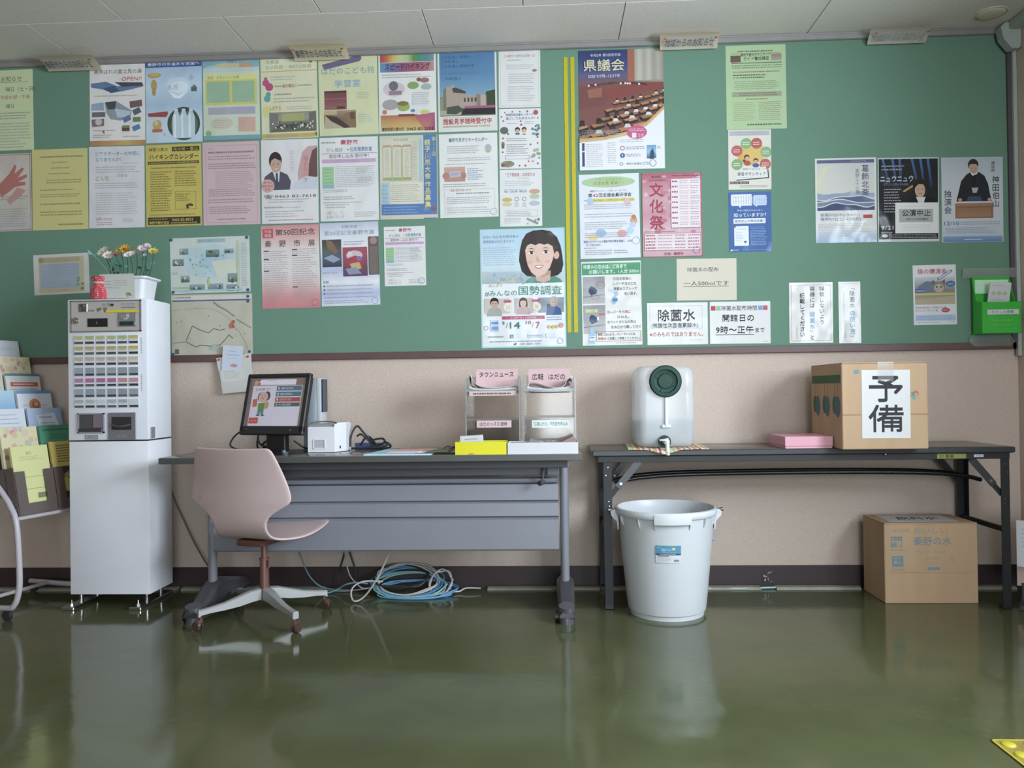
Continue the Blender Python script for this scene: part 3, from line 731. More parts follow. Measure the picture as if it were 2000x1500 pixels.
s.t_('☎:0463 82-7618', 4, 67.5, 4.6, '#5a5456', w=92, bold=.015); s.lines(12,70,84,76,2,'#b8b2b4'); s.lines(4,79.5,38,82,1,'#b06068',.8,.02); s.lines(40,80,70,82,1,LG); s.lines(6,84,80,93,3,'#8a8688',.35,.4); s.lines(12,95,92,97,1,'#c58a92',.7,.05); d()

s, d = poster('health', '#dbd9d8', 1, 'larger of two matching white health check sheets, in the second row')
def health(s):
    s.lines(3,4.5,28,7.5,1,'#6a666a',.7,.02); s.t_('秦野市', 36, 6, 6.4, '#c03a5c', w=30, bold=.05); s.t_('がん検診', 12, 15, 5.6, '#6f9a80', w=28, bold=.02); s.t_('・', 48, 15, 6, '#3a6a5a', bold=.08); s.t_('住民健康診査', 52, 14.5, 5.8, '#4a86b0', w=38, bold=.03); s.r(3,19,98,19.6,'#b8707c'); s.t_('受診申し込み 受付中！', 16, 22.5, 5, '#6a5a62', w=68, bold=.015)
    s.r(4,26,96,30.5,'#c79cc4'); s.lines(30,27,74,29.6,1,'#9a6f98'); s.r(4,35,24,58,'#8fc784'); s.r(4,56,24,61,'#7fb8c2'); s.lines(6,36,22,60,6,'#4f7a50',.35,.4); s.lines(26,34,90,60,12,'#aaa6aa',.4,.5); s.lines(62,34,94,58,9,'#9a969a',.4,.4)
    s.lines(6,62,50,66,2,'#8a868a'); s.lines(6,70,60,75,2,'#6f6a6e',.5,.3); s.r(4,77.5,70,78.2,'#c78a96'); s.lines(8,79,50,85,2,'#9a969a'); s.t_('楽しく', 10, 90, 5, '#c4b878', w=30); s.t_('長寿いきいき', 10, 95, 4.4, '#b0a8b8', w=30); s.lines(58,89,96,96,3,'#8a868a',.4,.3)
health(s); d()

s, d = poster('kite', '#cfc9b0', 1, 'poster with blue side and foot bands and yellow vertical lettering for a kite contest')
s.r(76,0,99,100,'#4a78b4'); s.r(2,82,99,95,'#4a7ab8'); s.r(2,95,99,99,'#d0bfae'); s.r(0,0,76,4,'#c9c2b4'); s.t_('参加者募集', 24, 5, 3.6, '#6fa07c')
s.r(68,4,74,56,'#9cc0c4')
for x in (5,22,39): s.frame(x,13,x+16,54,'#a8a860',.9); s.lines(x+5,16,x+12,51,16,'#a8a496',.35,.6); s.r(x,50,x+16,53,'#9aa85c'); s.r(x+1,11,x+15,13,'#c09a80')
s.lines(56,6,66,54,26,'#8c8878',.4,.5)
s.r(2,56,16,82,'#9dc0ce'); s.lines(4,58,13,81,5,'#4f86b0',.6,.4); s.r(17,56,74,82,'#d6d0bc'); s.lines(18,58,70,80,9,'#a49e88',.4,.4)
s.v_('親子川凧大会', 83, 5, 8, '#d4cc6a', bold=.05); s.v_('作品募集', 83, 55, 8, '#d4cc6a', bold=.05); s.v_('第11回', 94, 2, 6, '#c9c96a', bold=.02); s.t_('雨', 93, 88, 6, '#b8583c', al='c', bold=.05); s.t_('小', 80, 88, 6, '#c9c06a', al='c', bold=.05); s.lines(6,84,66,94,3,'#8aaad0',.35,.2); d()

s, d = poster('keyh', '#dcdad6', 1, 'white sheet with dark blue title and a photo of hands holding a tag')
s.t_('秦野市見守りキーホルダー', 17, 7.5, 5.2, '#3f5878', w=66, bold=.035); s.lines(14,14,70,24,4,'#a8a6a4'); s.e(84,18.5,6.2,5.2,'#b6b6b0'); s.e(84,17,4,3.4,'#9fb0b6'); s.e(84,22,3.4,1.8,'#c0a86a'); s.lines(14,28,90,33,2,'#8a888a',.5,.1); s.lines(10,35,92,37.5,1,LG)
s.gy(8,39.5,44,57,['#c9a08c','#c48f7c','#b98474']); s.e(11,50,6,4,'#b87868'); s.e(41,50,5,4,'#b87868'); s.poly([(17,45),(36,44),(37,51),(18,52)], '#b4b0c4'); s.lines(20,46,34,50,2,'#9490ac'); s.lines(48,41,74,56,6,'#8098b4',.5,.5)
s.lines(6,59,80,64,2,'#7a787a',.5,.2); s.t_('登録に関する問い合わせ', 18, 67.5, 3.2, '#b0524c', w=36); s.lines(28,70,86,72.5,1,'#6a686a',.7,.03); s.frame(8,66,94,96,'#b4b2b0',.5); s.lines(12,75,90,84,4,'#5f7a8c',.4,.2); s.lines(12,87,88,95,3,'#8a888a',.4,.2); s.ring(92,94,6,'#8a94b4',.7); d()

s, d = poster('cert', '#cfcbc6', 1, 'small framed certificate-like notice with faded blue panel behind the flower planter', 'notice')
s.r(9,7,91,95,'#c2b88e'); s.r(10,9,84,20,'#b0a27a'); s.e(14,14,5,None,'#94946a'); s.lines(22,12,78,17,1,'#8a7c58',.6,.05); s.r(12,24,82,84,'#9aaabc'); s.lines(15,27,80,82,8,'#8496ac',.35,.1); s.blobs(78,62,88,90,7,['#6f9a68','#7a7a5a','#8a9a5c'],(2,3)); s.lines(20,88,74,92,1,'#8a8a5c'); d()

s, d = poster('map1', '#c7d0c8', 1, 'upper of the two maps, pale blue-green with small landscape photos', 'map_sheet')
s.poly([(20,20),(60,14),(84,24),(80,60),(50,76),(22,66),(14,40)], '#b4cdd2'); s.poly([(40,30),(66,24),(72,50),(50,60),(34,52)], '#a6c6d4'); s.poly([(52,44),(80,40),(84,70),(60,74)], '#cfd4be'); s.r(34,3,70,10,'#9cbcc8'); s.t_('秦野市観光マップ', 36, 6.5, 6, '#6f98aa', w=32)
for x0,y0,x1,y1 in ((12,19,23,30),(45,23,62,36),(68,22,80,30),(3,38,17,50),(13,68,24,80),(72,66,84,82),(24,84,43,96),(47,84,66,96),(70,86,86,98)):
    s.gy(x0,y0,x1,y1,[s.rng.choice(['#8aa4ac','#7f9a96','#9ab0b4']), s.rng.choice(['#56705c','#4f6660','#6a7f72'])]); s.blobs(x0+2,y0+3,x1-2,y1-1,4,['#4a5f54','#8a9a8c','#c4ccc8'],(1,2))
s.r(2,88,24,92,'#a8c08c'); s.r(2,94,90,97,'#9cc4c8'); s.r(84,8,87,90,'#b8c8a8'); s.lines(90,12,97,90,20,'#b4bcc0'); s.lines(2,60,10,66,3,'#98a8a8'); s.blobs(24,24,80,80,24,['#8fb09a','#a8c49a','#7fa4b0','#c4c07a'],(.6,1.4)); s.poly([(46,78),(48,74),(50,82),(48,90)], '#b4c06a')
for x, y in ((2,3),(97,3),(3,97),(97,97)): s.e(x,y,2,None,'#34568c',10)
d()

s, d = poster('map2', '#bfb8a0', 1, 'lower of the two maps, beige with thin grey route lines and one red area', 'map_sheet')
s.r(1,2,99,9,'#cfcac0'); s.lines(3,3,28,7,1,'#7a786c'); s.r(1,9,97,11.5,'#5a6a8c')
def route(pts, c, wd=.7):
    for (a, b), (p, q) in zip(pts, pts[1:]):
        dx, dy = p-a, (q-b)*s.h/s.w; l = math.hypot(dx, dy) or 1; nx, ny = -dy/l*wd/2, dx/l*wd/2*s.w/s.h
        s.poly([(a+nx,b+ny),(p+nx,q+ny),(p-nx,q-ny),(a-nx,b-ny)], c); s.k -= 1
    s.k += 1
route([(2,26),(20,24),(40,23),(54,26),(62,32),(70,40),(74,46)], '#a39d8a'); route([(52,13),(58,20),(66,26),(73,32),(78,38)], '#7f7a80',1.4); route([(52,12),(64,22),(78,36)], '#a8a49c'); route([(80,42),(90,50),(98,57)], '#85828a',1.2)
route([(18,76),(22,64),(26,52),(34,58),(46,64),(52,57),(60,60),(66,58)], '#5c5a60',.9); route([(18,78),(30,87),(36,84),(48,86),(60,84),(66,76),(71,68),(76,74)], '#5c5a60',.9); route([(2,80),(10,79),(18,78)], '#77757a'); route([(76,52),(84,64),(90,78),(94,92)], '#8d8b8c'); route([(72,90),(84,92)], '#5c5a60')
s.blobs(66,46,78,56,7,['#b8584c','#c06a58'],(1.5,3)); s.blobs(45,84,55,94,5,['#8aa6a0','#9ab4a4'],(2,3)); s.r(4,90,9,98,'#5a6464'); s.blobs(6,20,94,96,40,['#a8a08a','#b4b89c','#94907f','#b0a078'],(.4,.9))
for x, y in ((95,5),(95,13),(2,98),(96,96)): s.e(x,y,1.8,None,'#34568c',10)
d()

s, d = poster('pinkex', '#dcc2bf', 1, 'pink-edged art exhibition notice with brushed black title in the third row')
s.gy(0,0,100,100,['#d68a8a','#dca8a4','#dccfcb','#dcd6d3','#dad2cf','#d9b8b4','#d68c8c','#d07a7e']); s.r(3,4,21,15,'#c94a52'); s.t_('作品', 12, 7, 4.4, '#e0c8c4', al='c'); s.t_('募集', 12, 12, 4.4, '#e0c8c4', al='c')
s.t_('第50回記念', 25, 8.5, 8, '#3a3236', w=68, bold=.015); 
for i, ch in enumerate('秦野市展'): s.t_(ch, 12+25*i, 22, 8.6, '#3a3236', al='c', bold=.01)
s.lines(4,30,46,92,24,'#b09a9a',.35,.5); s.lines(53,28,96,92,24,'#b09a9a',.35,.5)
for x, y in ((4,30),(4,40),(4,54),(53,29),(53,36),(53,74)): s.r(x,y,x+9,y+1.4,'#5a4a50')
s.ring(91,94,6,'#9a5a78',.7); d()

s, d = poster('bluex', '#d3d5de', 1, 'pale lavender art exhibition poster with three paintings, right of the pink one')
s.gy(0,0,100,100,['#b8bcd6','#d8dae2','#e0e0e2','#c4cae4','#b4bee0','#dfe0e4','#aeb8dc','#d6d8e2']); s.t_('令和2年度', 50, 5, 4, '#7a7a94', w=28, al='c'); s.t_('第50回記念秦野市展', 7, 12.5, 6, '#8a8ca0', w=86, bold=.01)
s.gy(3,20,36,53,['#4a4a50','#5f5a54','#55627c','#3a3c48']); s.poly([(10,20),(20,22),(30,34),(26,38),(12,30)], '#8a6a4c'); s.poly([(5,42),(20,38),(34,44),(22,48)], '#8f9fb8'); s.poly([(3,34),(14,30),(20,36),(8,40)], '#566a5c')
s.gy(38,30,80,65,['#b04a54','#a8485a','#7a4a58','#5c4660']); s.e(58,40,14,6,'#c8b8c0'); s.poly([(44,44),(60,40),(74,46),(70,54),(48,52)], '#b8324c'); s.poly([(50,50),(66,48),(70,56),(54,58)], '#c0a860'); s.poly([(42,56),(60,54),(70,62),(48,63)], '#8a8fb0'); s.e(66,44,5,3,'#8a6aa0'); s.e(50,38,4,3,'#d8d0d4')
s.r(82,18,100,64,'#6a5c58'); s.e(91,23,6,4.4,'#a8807a'); s.r(84,30,98,63,'#7a6a60')
s.lines(40,22,78,28,2,'#a8aac0'); s.lines(3,58,30,62,1,LG); s.t_('会期', 3, 71, 3.6, '#5a6a9a')
for y in (76,80.5,85): s.e(5,y,1.5,None,'#3f4a8c',8); s.lines(9,y-1.4,94,y+1.4,1,'#8a8ca4',.6,.1)
s.lines(4,88.5,96,91,1,'#7f86ac',.6,.1); s.lines(4,93,80,97.5,2,'#a0a4bc',.5,.3); s.ring(91,95,5.5,'#8a94b4',.7); d()

s, d = poster('health2', '#dcdad8', 1, 'smaller of two matching white health check sheets, lower on the felt', 'notice')
health(s); s.ring(89,92,8,'#6a7aa8',1); d()

# the large census poster with a portrait
s, d = poster('census', '#a8cdd0', 1, 'large tall poster with a smiling short-haired woman, left of the yellow tapes')
s.r(1.6,1.2,98.4,98.8,'#e0e2e4'); s.gy(1.6,1.2,98.4,46,['#a9cbe0','#b4d2e2','#c4d8e2','#aebfc6']); s.gy(1.6,36,60,46,['#a8c0d0','#9cb2b4']); s.blobs(3,38,56,46,30,['#b8c0b4','#a4b0a8','#c4bc9c','#c9b888','#94a8b0'],(1,2.4))
s.t_('日本に住む全世帯対象の', 4, 6.5, 2.6, '#6f93b0', w=42); s.t_('国勢調査がはじまります。', 4, 10.5, 2.6, '#6f93b0', w=38); s.lines(4,15,44,31,9,'#98b4c8',.35,.25)
s.poly([(52,46),(56,43),(64,40),(74,38),(86,40),(94,43),(97,46)], '#4f8f7c')
s.poly([(46,27),(47,19),(50,10),(55,4.5),(63,2),(74,1.4),(84,3),(91,8),(95,15),(97,23),(98,31),(96,37),(91,40),(84,41),(62,41),(55,40),(49,36)], '#3d3432')
s.poly([(65,36),(66,44),(74,46),(82,44),(83,36)], '#d5a893'); s.poly([(68,38),(82,36),(82,39),(72,41.5)], '#c08f7c')
s.poly([(53,15),(54,24),(56,31),(60,37),(66,40.4),(70,40.8),(76,38.8),(82,33.5),(86,26),(87.4,19),(85,12),(76,8.6),(62,9)], '#e2b9a4')
s.e(90,23,3.4,3.4,'#dba993',14); s.poly([(50,17),(51,9),(58,4),(68,2.6),(80,4),(88,10),(90,20),(87.6,22),(85.6,15.5),(80,13.2),(76,14.2),(70,12.8),(66,14.4),(60,13),(56,14.4),(53,19)], '#413735')
for x, y in ((60.5,20.6),(77.5,20.2)):
    s.poly([(x-4.2,y+.3),(x-2,y-1.2),(x+1.6,y-1.3),(x+4.2,y+.1),(x+1.6,y+1.2),(x-2,y+1.2)], '#eee6e2'); s.e(x+.4,y-.05,1.9,None,'#2e2220',12); s.e(x+1,y-.5,.5,None,'#f4f0ee',6); s.poly([(x-4.6,y+.1),(x-2,y-1.5),(x+1.8,y-1.6),(x+4.6,y-.1),(x+1.6,y-1),(x-2,y-.9)], '#2e2422'); s.poly([(x-4.8,y-3),(x,y-3.9),(x+4.8,y-2.9),(x,y-3.2)], '#5a4640')
s.poly([(67.4,22),(66,27.4),(67.4,28.6),(70.6,28.6),(71.4,27.6),(69.6,26.6)], '#d3a08a'); s.poly([(63.75,31.87),(66.71,31.15),(68.93,31.44),(71.59,31.00),(74.85,31.44),(72.63,33.60),(69.37,34.32),(65.97,33.74)], '#c2605c'); s.poly([(64.79,31.87),(68.93,31.72),(73.81,31.72),(71.89,32.88),(68.93,33.24),(66.71,32.95)], '#f0ebe8'); s.e(58.5,28.6,3.4,1.6,'#e0a896',12); s.e(80,28.2,3.4,1.6,'#e0a896',12)
s.poly([(48,30),(50,22),(54,24),(56,32),(60,37.6),(56,39)], '#3a302e'); s.poly([(86,28),(91,27),(96,30),(95,37),(88,40),(83,39)], '#3a302e')
s.t_('#みんなの', 5, 54, 5.4, '#4f9a7e', w=38, bold=.005); s.t_('国勢調査', 45, 52.2, 8.2, '#3f9078', w=51, bold=.012); s.t_('みんなで', 10, 47.5, 3, '#c4a84c', w=16, shear=.3)
for x0, x1, sk, bgc in ((4,34,0,'#c8beb2'),(40,62,1,'#c4b4ae'),(68,98,2,'#8a92a0')):
    s.r(x0,58.5,x1,71,bgc)
s.person(16,62,4.6,'#d0a48c','#2f2826','#a8a6a0'); s.person(50,62,4.2,'#d8b09c','#3f302a','#b89a98',True); s.person(86,62,4.6,'#c89c84','#a8a4a0','#3a5c98'); s.r(78,64,82,70,'#4a5a6a')
s.e(32,66,5.2,None,'#e6dccb'); s.r(27,60,36,62,'#c0506a'); s.e(66,66,5,None,'#e6dccb'); s.r(60,59.8,70,61.8,'#c0506a'); s.t_('回', 32,66,3.4,'#c9a23c',al='c'); s.t_('答', 66,66,3.4,'#c9a23c',al='c')
s.r(25,73.5,75,76.2,'#c44a74'); s.t_('インターネット回答期間', 50, 74.9, 2, '#f0dfe4', w=30, al='c')
s.t_('9', 25,79.2,4.4,'#2f7a68',bold=.02); s.t_('/', 29.5,81,6,'#7a9a90'); s.t_('14', 34,81,7.6,'#2f7a68',w=12,bold=.03); s.t_('10', 53,79,4,'#c0486c',w=6,bold=.01); s.t_('/', 60,81,6,'#c08a9c'); s.t_('7', 64.5,81,7.6,'#c0486c',bold=.03); s.lines(78,74,96,78,2,'#9ab0c8')
s.r(11,76.5,21,86,'#b8cde6'); s.r(12,78,20,80,'#5a86c0'); s.r(12,82,20,85,'#6f98cc'); s.ring(6,83,2.6,'#b06a70',.5); 
for x in (80,84.5,89): s.e(x,83,2,None,'#d8b24a',10)
s.e(94.5,82,3,None,'#d09a90',12)
s.r(34,89,38,92,'#2f8a72'); s.t_('Q',36,90.5,2.2,'#e8f0ec',al='c'); s.lines(8,89.6,26,91.6,1,'#6a8a84',.6,.02); s.r(55,89,74,91.6,'#c9d4e6'); s.lines(56,89.4,72,91.2,1,'#6a8ac0',.6,.02); s.r(76,88.4,93,92,'#d4dbe6'); s.lines(10,94,72,95.4,1,'#8a9aa8',.6,.05); s.t_('総務省・都道府県・市区町村', 46, 97, 1.7, '#6a7a8a', w=24); s.rot(40,97,1.4,.9,-30,'#3a4a7c'); s.ring(93,95,3.6,'#8a9ab8',.6)
d()

# prefectural assembly poster
s, d = poster('assem', '#e0dfe2', 0, 'tall poster with a photo of an assembly hall and gold lettering on dark blue')
s.gy(0,0,58,25,['#24306a','#2c3c78','#3f4a84','#6a5a7c']); s.r(58,0,66,26,'#a85a38'); s.gx(66,0,100,26,['#9a9484','#bcb4a4','#a09a8a','#b8b0a0','#989080','#aca494','#8f8878']); s.gy(0,22,58,30,['#5f5078','#7a4c50']); s.gy(58,26,66,30,['#a85a38','#7a4238']); s.r(66,26,100,29,'#8f8878')
s.poly([(0,28),(40,26),(100,28),(100,52),(70,66),(40,73),(0,75)], '#7f4840'); s.poly([(0,30),(30,30),(38,38),(30,46),(0,50)], '#7a3f3c'); s.poly([(26,34),(60,29),(100,28),(100,33),(70,36),(40,42)], '#8a3a30'); s.poly([(10,33),(28,31),(27,39),(12,40)], '#9a5a40')
R = random.Random(9)
for i in range(26):
    x = 12+70*i/26; s.e(x, 29.5-1.6*math.sin(i/8)+R.uniform(-.4,.4), 1.3, None, R.choice(['#332a28','#d8d2cc','#4a3f3c']), 7)
for row, (y0, y1, x0, x1) in enumerate(((44,36,44,99),(50,41,36,99),(57,47,32,99),(64,53,2,99),(72,60,4,88))):
    nx = 7 if row < 3 else 6
    for i in range(nx):
        u = i/(nx-1); x = x0+(x1-x0)*u; y = y0+(y1-y0)*u + 1.2*math.sin(u*3)
        k = .8+row*.17
        s.poly([(x-6*k,y),(x+4*k,y-1.6*k),(x+7*k,y),(x-3*k,y+1.8*k)], R.choice(['#b8743e','#c08048','#a8683a'])); s.poly([(x-6*k,y+.3),(x-3*k,y+1.8*k),(x-3*k,y+3.2*k),(x-6*k,y+1.9*k)], '#2a2422'); s.poly([(x-3*k,y+1.9*k),(x+7*k,y+.1),(x+7*k,y+1.6*k),(x-3*k,y+3.4*k)], '#2f2825')
        if R.random() < .85: s.e(x+1.5*k, y-3.1*k, 1.9*k, None, '#26201f', 8); s.poly([(x-1.2*k,y-.6),(x,y-2.5*k),(x+3.4*k,y-2.5*k),(x+4.4*k,y-.8)], R.choice(['#2c2a30','#c9c6c4','#3a3840','#d4d0cc']))
s.poly([(0,77),(30,75.5),(55,72),(80,64),(100,50),(100,100),(0,100)], '#e0dfe2'); s.poly([(0,73.6),(30,72.4),(55,68.8),(80,60.6),(100,47.6),(100,51),(82,63),(56,71.5),(30,75),(0,76.5)], ['#c48a3c']*5+['#d8b06a']*5)
s.t_('令和2年 第3回定例会', 14, 4.6, 2.6, '#c9cfe0', w=36, bold=.02); s.t_('県議会', 6, 13, 10.5, '#d8cf9c', w=48, bold=.02); s.t_('2020 9/7月~12/17木', 11, 22, 3.2, '#d5d6e6', w=38, bold=.02)
s.lines(3,66.5,52,72,4,'#6f6258',.4,.15); s.e(67.5,69.5,12,5.6,'#cc4a7e'); s.lines(59,66.2,77,69,2,'#e8b8cc',.5,.1); s.r(62,70,67,74,'#e6d8de'); s.lines(69,70.6,76,73.6,2,'#e8b8cc',.5,.1)
s.r(3,77.5,6,84,'#34487c'); s.r(3,85,6,97,'#2c4478'); s.lines(8,78,28,98,13,'#a0a0ac',.35,.4); s.lines(33,77,43,95,10,'#a8a8b0',.35,.3); s.lines(48,75,76,78,2,'#b4b0b8')
s.ring(50.5,82.5,2.8,'#c06a6a',1); s.lines(55,81,76,84,2,'#9a98a4',.5,.2); s.e(50.5,88.6,3,None,'#3a6cb0'); s.t_('f', 50.5, 88.6, 2.8, '#e8ecf4', al='c', bold=.04); s.lines(55,87,72,90,2,'#9a98a4',.5,.2); s.ring(49,95.6,2,'#4a7a8a',.6); s.t_('神奈川県議会', 55, 95.6, 2, '#5a5a66', w=18); s.lines(74,94,84,97,2,'#9a98a4')
s.gy(79,80.5,90,91.5,['#5a9ac8','#8ab8d4','#3a5a78']); s.poly([(82,92),(83,86),(86,83),(88,88),(87,92)], '#2f4a68'); s.t_('23', 93, 82.5, 2.6, '#4a86b8', al='c', bold=.03); s.ring(86,95.4,4.2,'#7f90b8',.7)
d()

s, d = poster('train', '#d8d9e0', 1, 'pale lavender training notice with green oval heading and yellow highlighted line')
s.e(49,9.5,44,6.4,'#a3c58a',30); s.ring(49,9.5,44,'#6f9a5c',.8,6.4,30); s.t_('子育てを応援する', 49, 6.5, 3.4, '#6a9a5a', w=44, al='c'); s.t_('支援会員 募集！！', 49, 10.6, 4.6, '#b0863c', w=50, al='c', bold=.02); s.lines(30,13.4,70,15,1,'#7a9a60')
s.t_('秦野市ファミリー・サポート・センター', 18, 20, 2.8, '#4a4650', w=62, bold=.01); s.t_('第', 15, 25, 5, '#3a3846', w=7, bold=.04); s.t_('42', 23, 25, 5, '#c0344a', w=8.5, bold=.05); s.t_('回支援会員研修会', 33, 25, 5, '#3a3846', w=54, bold=.04)
s.r(20,29,92,33,'#d4c83c'); s.t_('9月26日(水)・10月5日(火)・10月12日(水)', 21, 31, 2.6, '#6a6436', w=70); s.lines(8,29.5,18,32.5,1,'#5a5a6a'); s.e(18,32,6,4,'#a8c0dc'); s.e(80,34,6,4,'#dcb0b4')
s.lines(8,35,88,42,3,'#7a7886',.4,.3); s.lines(8,46,90,52,2,'#8a8896',.4,.1); s.lines(8,56,80,66,4,'#6f6d7c',.4,.2); s.e(35,70,9,4.6,'#8fb4dc'); s.e(70,71,8,4.4,'#dc9a94'); s.e(22,75,8,3.8,'#dcc880'); s.e(84,68,6,4,'#a8cce0'); s.lines(8,69,84,76,3,'#6a6a80',.4,.15)
s.e(90,56,6,5,'#caa070',14); s.e(90,52,4,3,'#b88050',10); s.e(88,61,6,3.4,'#b8c4d8',12)
s.t_('新型コロナウイルス感染予防対策を実施し、お待', 6, 80, 3.2, '#34508c', w=80, bold=.02); s.t_('ちしております！', 10, 84, 3.2, '#34508c', w=24, bold=.02); s.lines(6,86.6,30,88.6,1,'#9a5a6a'); s.lines(8,89.5,54,96,3,'#6a6878',.45,.1); s.lines(56,90,80,95,2,'#9a98a8'); s.ring(93,80,6.4,'#8a94b8',.7); d()

s, d = poster('bunka', '#d6a9b4', 1, 'crimson marbled culture festival poster with three big red vertical characters')
R = random.Random(5)
s.gy(0,0,100,100,['#b8566c','#c88494','#cf9aa8','#c98a9a','#d4a8b2','#d8b4bc','#cc98a6'])
for i in range(60): s.e(R.uniform(0,100), R.uniform(0,72), R.uniform(2,7), R.uniform(1,3.4), R.choice(['#bf6f82','#d9b0ba','#c27a8c','#dcbcc4','#cf96a4']), 8)
s.frame(0,0,100,100,'#c45a70',1); s.t_('第40回', 16, 4.5, 3, '#7f4452', w=16); s.t_('はだの市民の', 12, 8.6, 3.2, '#8a4a58', w=28)
for i, ch in enumerate('文化祭'): s.t_(ch, 24, 20+19.5*i, 17, '#b02844', al='c', bold=.03)
s.r(48,7,98,66,'#e2d4d8'); s.frame(48,7,98,66,'#b05068',.7); s.lines(50,2.6,96,4.6,1,'#7a4a58'); 
for i in range(9):
    y = 9+6.2*i; s.lines(50,y,60,y+3,1,'#b0485c',.7,.1); s.lines(63,y-.6,78,y+4.4,2,'#c4a4ac',.4,.3); s.lines(81,y-.6,96,y+4.4,2,'#b08a94',.4,.3)
s.lines(3,69,60,71,1,'#b07886'); s.r(3,72,97,92.5,'#e0cfd4'); s.frame(3,72,97,92.5,'#b85a70',.7)
for i in range(5):
    y = 73.4+3.7*i; s.lines(5,y,22,y+2.4,1,'#b0485c',.7,.1); s.lines(26,y,50,y+2.4,1,'#c08c98',.6,.1); s.lines(54,y,72,y+2.4,1,'#b4707e',.6,.1); s.lines(76,y,95,y+2.4,1,'#a8606e',.6,.1)
s.t_('主催：秦野市', 36, 96.4, 3.4, '#9a3a50', w=32, bold=.02); s.ring(90,92.5,6,'#7a6a9a',.7); d()

s, d = poster('chusui', '#dbd8d2', 1, 'water dispensing instructions with green header, two tap photos and a spray bottle', 'notice')
s.r(1,2,99,16,'#3f9a6a'); s.t_('除菌水の注水は、ご自身で', 4, 6.2, 5.2, '#dce8de', w=72, bold=.03); s.t_('お願いします。1人分 500ml', 13, 12.2, 5.2, '#dce8de', w=84, bold=.03)
for y0, y1 in ((18,50),(52,86)):
    s.gy(2,y0,39,y1,['#8f9094','#9a9a9e','#a6a6aa','#b2b0ae']); s.poly([(2,y1-8),(39,y1-11),(39,y1-10.2),(2,y1-7.2)], '#6a6a6a'); s.poly([(12,y0+14),(16,y0+11),(22,y0+13),(26,y0+16),(25,y0+20),(18,y0+22),(12,y0+19)], '#2f4468'); s.e(17,y0+20,3,2.4,'#33486c')
s.ring(32,28,7.5,'#b8505c',.8,4.6); s.ring(22,42,7,'#b8505c',.8,3.2); s.r(6,57,26,60.5,'#d8d27a'); s.t_('レバー右側へ', 7, 58.8, 2.4, '#5a5a3a', w=17); s.r(28,62,39,64,'#c0505a'); s.r(25,66,28,70,'#e0dcc8')
for y, tx, x, w in ((21,'①注水前後に',53,31),(27,'レバーや注水口を',53,39),(33,'除菌水スプレーで',54,39),(39,'洗い流す。',71,22)): s.t_(tx, x, y, 4, '#3a3a3c', w=w, bold=.02)
s.poly([(46,33),(58,36),(58,39),(44,35)], '#bcd0dc'); s.poly([(54,37),(60,36),(62,40),(58,42),(57,50),(53,52),(49,48),(51,43),(55,41)], '#8fb4d0'); s.r(52,44,60,48,'#3f7ab0')
s.t_('②レバーを', 42, 60.5, 4, '#3a3a3c', w=24, bold=.02); s.t_('右側に', 67, 60.5, 4, '#c03a44', w=14, bold=.02); s.t_('ひねる。', 59, 66.5, 4, '#3a3a3c', w=19, bold=.02); s.t_('③ペットボトルの先は', 42, 72.5, 4, '#3a3a3c', w=48, bold=.02); s.t_('注水口から離して注ぐ', 48, 78.5, 4, '#3a3a3c', w=50, bold=.02)
s.poly([(12,80),(19,80),(19,84),(22,87),(21,98),(10,97),(11,87),(13,84)], '#9cc4e0'); s.r(11.5,89,21,94,'#dfe8f0'); s.r(12,90,20,91.4,'#4a8ac0')
s.frame(23,83.4,98,95.4,'#c46a70',.8); s.t_('誤飲しないよう、ペットボトルには', 26, 87, 3.5, '#3a3a3c', w=62, bold=.02); s.t_('除菌水', 26, 92, 3.5, '#c03a44', w=14, bold=.03); s.t_('と記載して保管してください。', 42, 92, 3.5, '#3a3a3c', w=54, bold=.02); s.lines(56,96.6,90,98.4,1,G_,.6,.05); d()

s, d = poster('memo', '#d5cab4', 0, 'cream memo sheet with two serif lines about 500 ml per person', 'notice')
s.t_('除菌水の配布', 18, 26, 11, '#3a3632', w=52, bold=.012); s.t_('一人500mlです', 12, 59, 12, '#3a3632', w=75, bold=.012); s.r(11,66,87,67,'#5a544e'); d()

s, d = poster('jokin', '#dddcda', 1, 'white landscape sign with three large black characters and a red line below', 'notice')
s.frame(4,7,91,62,'#9ab4c8',.6); s.t_('除菌水', 18, 30, 29, '#2a2a2c', w=61, bold=.05); s.t_('(微酸性次亜塩素酸水)', 7, 54, 12, '#333335', w=77, bold=.03); s.t_('※のみものではありません。', 4, 75, 12.5, '#b8343c', w=88, bold=.04); s.lines(70,88,90,90.5,1,'#8a8a8a',.7,.02); d()

s, d = poster('hours', '#dddcda', 1, 'white landscape opening hours sign with coloured squares along the top', 'notice')
for x, c in ((2,'#c03c50'),(10.5,'#7fc08a'),(80,'#6aa0d4'),(88,'#c8485a')): s.r(x,10,x+7.5,21,c)
s.t_('除菌水配布時間', 19, 15.5, 12.5, '#3a3a3e', w=59, bold=.03); s.t_('開館日の', 21, 39, 18, '#2c2c30', w=52, bold=.05); s.t_('9時〜正午', 10, 67, 18.5, '#2c2c30', w=62, bold=.05); s.t_('まで', 75, 68, 13, '#333336', w=15, bold=.03); s.r(9,78,73,79.4,'#3a3a3e'); s.r(88,94,97,96,'#b8b6b2'); d()

